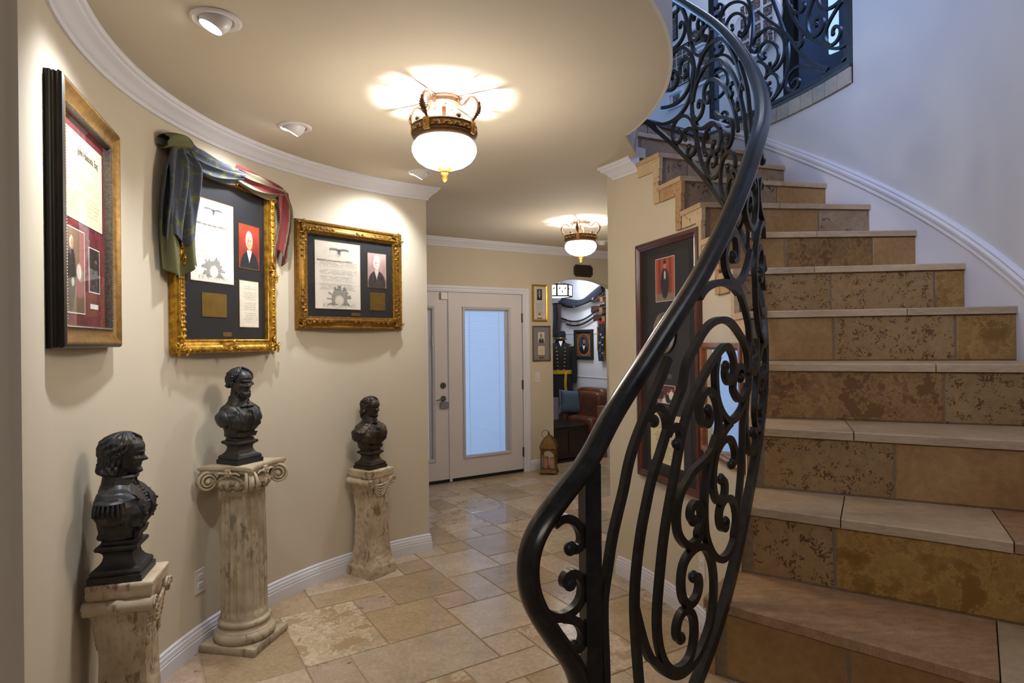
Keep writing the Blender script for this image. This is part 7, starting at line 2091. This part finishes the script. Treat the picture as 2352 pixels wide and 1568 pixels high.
# dark cloth hanging at the far end
HC = thing('hanging_cloth', 'dark navy cloth hanging from the furled flag above the uniform', 'cloth', sw(1.62, 1.60, 0.06), RZS)
cloth('cloth_panel', 14, 40, lambda u, v: (0.02 + 0.16 * u + 0.02 * sin(v * 4), -0.02 - 0.015 * sin(u * 11 + v), 0.46 - 0.50 * v), lambda u, v: (0.09, 0.09, 0.14) if u < 0.85 else (0.30, 0.16, 0.10), HC)
mb = MB(); mb.tube([(0.0, -0.02, 0.465), (0.2, -0.02, 0.465)], 0.008, 6); mb.build('rod', M_DARKWOOD, HC)
# sabre above its scabbard
def sabre(nm, lab, z, cat, blade):
    t = thing(nm, lab, cat, sw(1.40, z, 0.03), RZS, None)
    cur = [(0.06 + 0.66 * q / 12, 0, 0.012 - 0.075 * sin(pi * (0.08 + 0.84 * q / 12)) + 0.085 * (q / 12) ** 1.3) for q in range(13)]
    mb = MB(); mb.tube(cur, sec=[(-0.004, -0.012), (0.004, -0.012), (0.004, 0.012), (-0.004, 0.012)]); mb.build('scabbard' if not blade else 'blade', M_STEEL if blade else M_BLACK, t, angle=40)
    if blade:
        mb = MB(); mb.tube([(-0.06, 0, 0.025), (0.0, 0, 0.010), (0.06, 0, -0.004)], 0.013, 8); mb.build('grip', M_BLACK, t)
        mb = MB(); mb.tube([(-0.065, -0.01, 0.028), (-0.03, -0.02, -0.035), (0.045, -0.01, -0.035), (0.06, 0, -0.006)], 0.005, 6); mb.build('guard', M_BRASS, t)
    else:
        for x in (0.16, 0.34):
            mb = MB(); mb.tube([(x, -0.012, -0.02), (x, -0.012, 0.02), (x, 0.01, 0.02), (x, 0.01, -0.02)], 0.004, 5, closed=True); mb.build('ring_band', M_BRASS, t)
sabre('sabre', 'curved steel sabre with dark grip on the study wall', 1.815, 'sabre', True)
sabre('scabbard', 'black curved scabbard just below the sabre', 1.755, 'scabbard', False)
M_WALNUT = plain('oiled_walnut', (0.22, 0.125, 0.08), 0.5, var=0.3, scale=25)
# carbines: butts towards the sofa
for k, (tt, z, lab) in enumerate(((0.70, 2.085, 'topmost of three wooden-stocked carbines beside the arch'), (0.715, 1.945, 'middle of three wooden-stocked carbines beside the arch'), (0.665, 1.825, 'lowest of three wooden-stocked carbines beside the arch'))):
    t = thing('carbine', lab, 'rifle', sw(tt, z, 0.05), RZS, None)
    mb = MB()
    ou = [(0, -0.058), (0.004, 0.032), (0.10, 0.036), (0.18, 0.030), (0.24, 0.022), (0.45, 0.020), (0.45, -0.004), (0.26, -0.006), (0.20, -0.012), (0.10, -0.040)]
    mb.loft([[(x, y, zz) for x, zz in ou] for y in (-0.018, 0.018)]); mb.build('stock', M_WALNUT, t, angle=30)
    mb = MB(); mb.tube([(0.22, 0, 0.024), (0.50, 0, 0.024)], 0.010, 8); mb.build('barrel', M_IRON, t)
    mb = MB(); mb.box(0.19, 0.26, -0.02, 0.02, 0.016, 0.046); mb.tube([(0.23, 0, 0.04), (0.215, 0, 0.07)], 0.006, 6); mb.build('lock', M_IRON, t)
    mb = MB(); mb.tube([(0.19, 0, -0.012), (0.21, 0, -0.035), (0.25, 0, -0.03), (0.26, 0, -0.006)], 0.004, 5); mb.build('trigger_guard', M_BRASS, t)
    b = thing('rifle_bracket', 'tan wooden bracket holding the ' + ('topmost', 'middle', 'lowest')[k] + ' carbine', 'bracket', sw(tt - 0.25, z - 0.03, 0.0), RZS)
    mb = MB()
    mb.loft([[(x, -yy, zz) for yy, zz in ((0, 0.10), (0, -0.035), (0.10, -0.035), (0.105, 0.03), (0.085, 0.03), (0.08, 0.010), (0.03, 0.010), (0.025, 0.10))] for x in (-0.03, 0.03)]); mb.build('hook', plain('honey_wood', (0.52, 0.36, 0.22), 0.5), b, smooth=False)
# uniform on a dress form
U = thing('uniform_form', 'dark double-breasted military uniform with yellow sash on dress form', 'uniform', dwp(1.43, 1.22, 0), 0.0)
M_WOOL = plain('black_navy_wool', (0.045, 0.045, 0.06), 0.9)
mb = MB(); rings = []
for z, hx, hy in ((0.70, 0.185, 0.14), (0.85, 0.172, 0.13), (1.0, 0.165, 0.11), (1.08, 0.155, 0.105), (1.2, 0.160, 0.112), (1.32, 0.178, 0.112), (1.40, 0.180, 0.09), (1.445, 0.16, 0.07), (1.475, 0.075, 0.06), (1.52, 0.062, 0.058)):
    rings.append([(hx * cos(2 * pi * q / 28), hy * sin(2 * pi * q / 28), z) for q in range(28)])
mb.loft(rings); mb.build('frock_coat', M_WOOL, U)
for s in (-1, 1):
    mb = MB(); mb.tube(crom([(s * 0.150, 0, 1.41), (s * 0.185, 0.0, 1.25), (s * 0.195, -0.01, 1.08), (s * 0.19, -0.03, 0.90)], 4), [0.056 - 0.0014 * q for q in range(13)], 12); mb.build('sleeve', M_WOOL, U)
    mb = MB(); mb.box(s * 0.145 - 0.04, s * 0.145 + 0.04, -0.05, 0.04, 1.418, 1.436, bev=0.004); mb.build('shoulder_strap', plain('braid_gold', (0.6, 0.5, 0.25), 0.5), U)
    for k in range(7):
        mb = MB(); z = 1.40 - 0.052 * k; mb.ell((s * (0.062 - 0.003 * k), -0.113 + (0.03 if k == 0 else 0), z), (0.011, 0.008, 0.011), 8, 6); mb.build('button', M_GOLDF, U)
mb = MB(); mb.loft([[(-0.03, -0.062, 1.50), (0.03, -0.062, 1.50), (0.0, -0.09, 1.42)], [(-0.03, -0.07, 1.50), (0.03, -0.07, 1.50), (0.0, -0.098, 1.42)]]); mb.build('shirt_front', M_PLATE, U)
M_SASH = plain('yellow_silk', (0.66, 0.54, 0.08), 0.5)
mb = MB(); mb.tube([(0.162 * cos(a), 0.115 * sin(a), 1.055) for a in [2 * pi * q / 28 for q in range(28)]], sec=[(-0.006, -0.028), (0.006, -0.028), (0.006, 0.028), (-0.006, 0.028)], closed=True); sash = mb.build('sash', M_SASH, U)
mb = MB(); mb.grid([[(0.04 + 0.035 * u + 0.004 * sin(v * 9), -0.125 - 0.008 * sin(u * 7) - 0.03 * (1 - v), 0.70 + 0.36 * v) for u in [q / 8 for q in range(9)]] for v in [q / 10 for q in range(11)]]); e_ = mb.build('sash_end', M_SASH, sash); sd = e_.modifiers.new('thickness', 'SOLIDIFY'); sd.thickness = 0.004
mb = MB(); mb.lathe([(0.03, 0.0), (0.03, 0.70)], 12); mb.lathe([(0.0, 0.0), (0.18, 0.0), (0.18, 0.02), (0.03, 0.04)], 24); mb.build('stand', M_BLACK, U)
HT = thing('hat', 'black felt campaign hat on the dress form', 'hat', dwp(1.43, 1.22, 1.5215), 0.0)
mb = MB(); mb.lathe([(0.078, 0.0), (0.080, 0.03), (0.079, 0.08), (0.072, 0.115), (0.045, 0.125), (0, 0.118)], 24); mb.build('crown', M_WOOL, HT)
mb = MB(); mb.lathe([(0.066, 0.0), (0.092, 0.002), (0.095, 0.006), (0.092, 0.010), (0.076, 0.008)], 28, fn=lambda a, z: 1 + 0.06 * cos(2 * a)); mb.build('brim', M_WOOL, HT)
mb = MB(); mb.tube([(0.081 * cos(a), 0.081 * sin(a), 0.02) for a in [2 * pi * q / 24 for q in range(24)]], 0.005, 6, closed=True); mb.build('cord', M_GOLDF, HT)

# ------------------------------------------------------------------ upper hall beyond the balcony
UP0 = Vector((2.6, 4.57, 0)); ub = Vector((AY, -AX, 0)); ua = Vector((AX, AY, 0))
MUP = Matrix.Translation(UP0) @ Matrix.Rotation(RZS, 4, 'Z')
def upw(u, z, d=0.0): return tuple(MUP @ Vector((u, -d, z)))
mb = MB(); mb.box(-4.5, -0.595, 0, 0.1, ZL, 5.7, MUP)
struct('wall_upper', mb, M_UPWALL, 'pale grey upper hall wall hung with framed photographs')
mb = MB(); mb.box(-0.6, 2.4, 0.9, 1.0, ZL, 5.7, MUP); mb.box(-0.7, -0.595, 0.1, 1.0, ZL, 5.7, MUP)
struct('wall_upper_back', mb, plain('deep_blue_grey_wall', (0.20, 0.22, 0.28), 0.8), 'dark room behind the upper glass doors')
M_DKFRAME = plain('near_black_metal', (0.05, 0.05, 0.055), 0.3, metal=0.4)
D3 = bpy.data.objects.new('door_3', None); COL.objects.link(D3); D3['kind'] = 'structure'; D3['label'] = 'black framed glass door of the upper hall'
D3.location = UP0 + Vector((0, 0, ZL)); D3.rotation_euler = (0, 0, RZS)
for nm, (a, b, c, d) in (('stile', (-0.595, -0.495, 0, 2.5)), ('stile', (0.62, 0.72, 0, 2.5)), ('bottom_rail', (-0.495, 0.62, 0, 0.10)), ('top_rail', (-0.495, 0.62, 2.40, 2.5))):
    mb = MB(); mb.box(a, b, -0.01, 0.06, c, d, bev=0.004); mb.build(nm, M_DKFRAME, D3)
mb = MB(); mb.box(-0.495, 0.62, 0.02, 0.026, 0.10, 2.40); mb.build('glass_pane', glass('dark_door_glass', (0.75, 0.78, 0.85), 3.0), D3, smooth=False)
CU = thing('curtain', 'dark blue curtain behind the upper glass door', 'curtain', tuple(UP0 + Vector((0, 0, ZL))), RZS)
cloth('curtain_cloth', 70, 12, lambda u, v: (-0.16 + 0.75 * u, 0.22 + 0.025 * sin(u * 60), 2.3 * v + 0.02), lambda u, v: (0.10, 0.13, 0.22), CU)
mb = MB(); mb.tube([(-0.2, 0.22, 2.34), (0.62, 0.22, 2.34)], 0.01, 8); mb.build('rod', M_DKFRAME, CU)
mb = MB(); mb.box(-0.268, -0.195, 0.10, 0.12, 3.76, 5.2, MUP)
struct('window_1', mb, emis('daylit_window', (0.45, 0.68, 1.0), 2.2, (0.3, 0.4, 0.5)), 'narrow daylit window behind the upper glass door', smooth=False)


def upframe(nm, lab, u0, u1, z0, z1, mat, fw, pics, matc, depth=0.022, seed=1, group=None):
    x, y, z = upw(u0, z0)
    t = wall_frame(nm, lab, 'picture', x, y, z, RZS, u1 - u0, z1 - z0, [(0, 0), (0, depth), (fw * 0.6, depth), (fw, depth * 0.7), (fw, 0.003)], mat, group)
    w, h = u1 - u0, z1 - z0
    mb = MB(); mb.box(fw, w - fw, -0.006, -0.002, fw, h - fw); mb.build('mat_board', matc, t, smooth=False)
    r = random.Random(seed)
    for (a, b, c, d) in pics:
        cols = [(0.05, 0.05, 0.06), (0.16, 0.15, 0.15), (0.50, 0.45, 0.42), (0.09, 0.08, 0.08), (0.22, 0.2, 0.2), (r.uniform(.1, .6), r.uniform(.1, .4), r.uniform(.1, .5))]
        print_panel('photograph', t, a * w, b * w, c * h, d * h, -0.0075, 14, 14, photo(cols, r.random() * 50))
    return t


M_WFRAME = plain('white_picture_frame', (0.80, 0.80, 0.83), 0.45, var=0.02)
upframe('photo_collage', 'black-edged collage of many small photographs, lower left upstairs', -1.93, -1.607, 4.015, 4.400, M_DKFRAME, 0.008, [(0.04 + 0.24 * i, 0.25 + 0.24 * i, 0.04 + 0.24 * j, 0.26 + 0.24 * j) for i in range(4) for j in range(4)], M_CREAMMAT, 0.012, 2)
upframe('photo_collage', 'dark photo collage at the upper left upstairs, beside the drum wall', -2.05, -1.750, 4.490, 4.780, M_DKFRAME, 0.010, [(0.05 + 0.31 * i, 0.33 + 0.31 * i, 0.05 + 0.31 * j, 0.33 + 0.31 * j) for i in range(3) for j in range(3)], M_BLACKMAT, 0.014, 3)
upframe('framed_photograph', 'white frame with one portrait, lowest of the pictures upstairs', -1.885, -1.668, 3.815, 3.985, M_WFRAME, 0.030, [(0.30, 0.72, 0.25, 0.75)], M_WFRAME, 0.02, 4)
upframe('framed_photograph', 'white frame with dark group photograph between railing scrolls upstairs', -1.585, -1.400, 4.295, 4.500, M_WFRAME, 0.022, [(0.14, 0.86, 0.14, 0.86)], M_WFRAME, 0.02, 5)
upframe('framed_photograph', 'large white frame of four photographs left of balcony post upstairs', -1.520, -1.180, 3.920, 4.270, M_WFRAME, 0.024, [(0.10, 0.48, 0.10, 0.48), (0.53, 0.92, 0.10, 0.48), (0.10, 0.48, 0.53, 0.90), (0.53, 0.92, 0.53, 0.90)], M_WFRAME, 0.02, 6)
upframe('framed_photograph', 'white frame with two photographs above the four-photograph frame upstairs', -1.320, -1.150, 4.330, 4.560, M_WFRAME, 0.022, [(0.16, 0.84, 0.14, 0.48), (0.16, 0.84, 0.54, 0.86)], M_WFRAME, 0.02, 7)
# quatrefoil collage
x, y, z = upw(-0.835, 4.225)
t = thing('photo_collage', 'ornate white quatrefoil collage frame upstairs, right of the post', 'picture', (x, y, z), RZS)
o = []
for k in range(64):
    a = 2 * pi * k / 64; rr = 0.235 + 0.055 * abs(cos(2 * a)) - 0.05 * exp(-(((a + pi / 8) % (pi / 4) - pi / 8) / 0.10) ** 2) * (abs(cos(2 * a)) < 0.5)
    o.append((rr * cos(a) * 0.85, rr * sin(a)))
mb = MB(); mb.loft([[(px * k, yy, pz * k) for px, pz in o] for yy, k in ((-0.002, 1.0), (-0.022, 1.0), (-0.030, 0.96), (-0.022, 0.90))]); mb.build('frame', M_WFRAME, t, angle=30)
rp = random.Random(8)
for i in range(3):
    for j in range(4):
        cols = [(0.06, 0.06, 0.07), (0.35, 0.2, 0.1), (0.50, 0.45, 0.42), (0.08, 0.09, 0.2), (0.2, 0.18, 0.18), (rp.uniform(.1, .7), rp.uniform(.1, .4), rp.uniform(.1, .5))]
        cx_, cz_ = -0.115 + 0.115 * i, -0.165 + 0.110 * j
        print_panel('photograph', t, cx_ - 0.045, cx_ + 0.045, cz_ - 0.045, cz_ + 0.045, -0.0255, 12, 12, photo(cols, rp.random() * 60))
        mb = MB()
        for (a, b, c, d) in ((-0.052, 0.052, -0.052, -0.045), (-0.052, 0.052, 0.045, 0.052), (-0.052, -0.045, -0.045, 0.045), (0.045, 0.052, -0.045, 0.045)): mb.box(cx_ + a, cx_ + b, -0.030, -0.021, cz_ + c, cz_ + d)
        mb.build('divider', M_WFRAME, t, smooth=False)
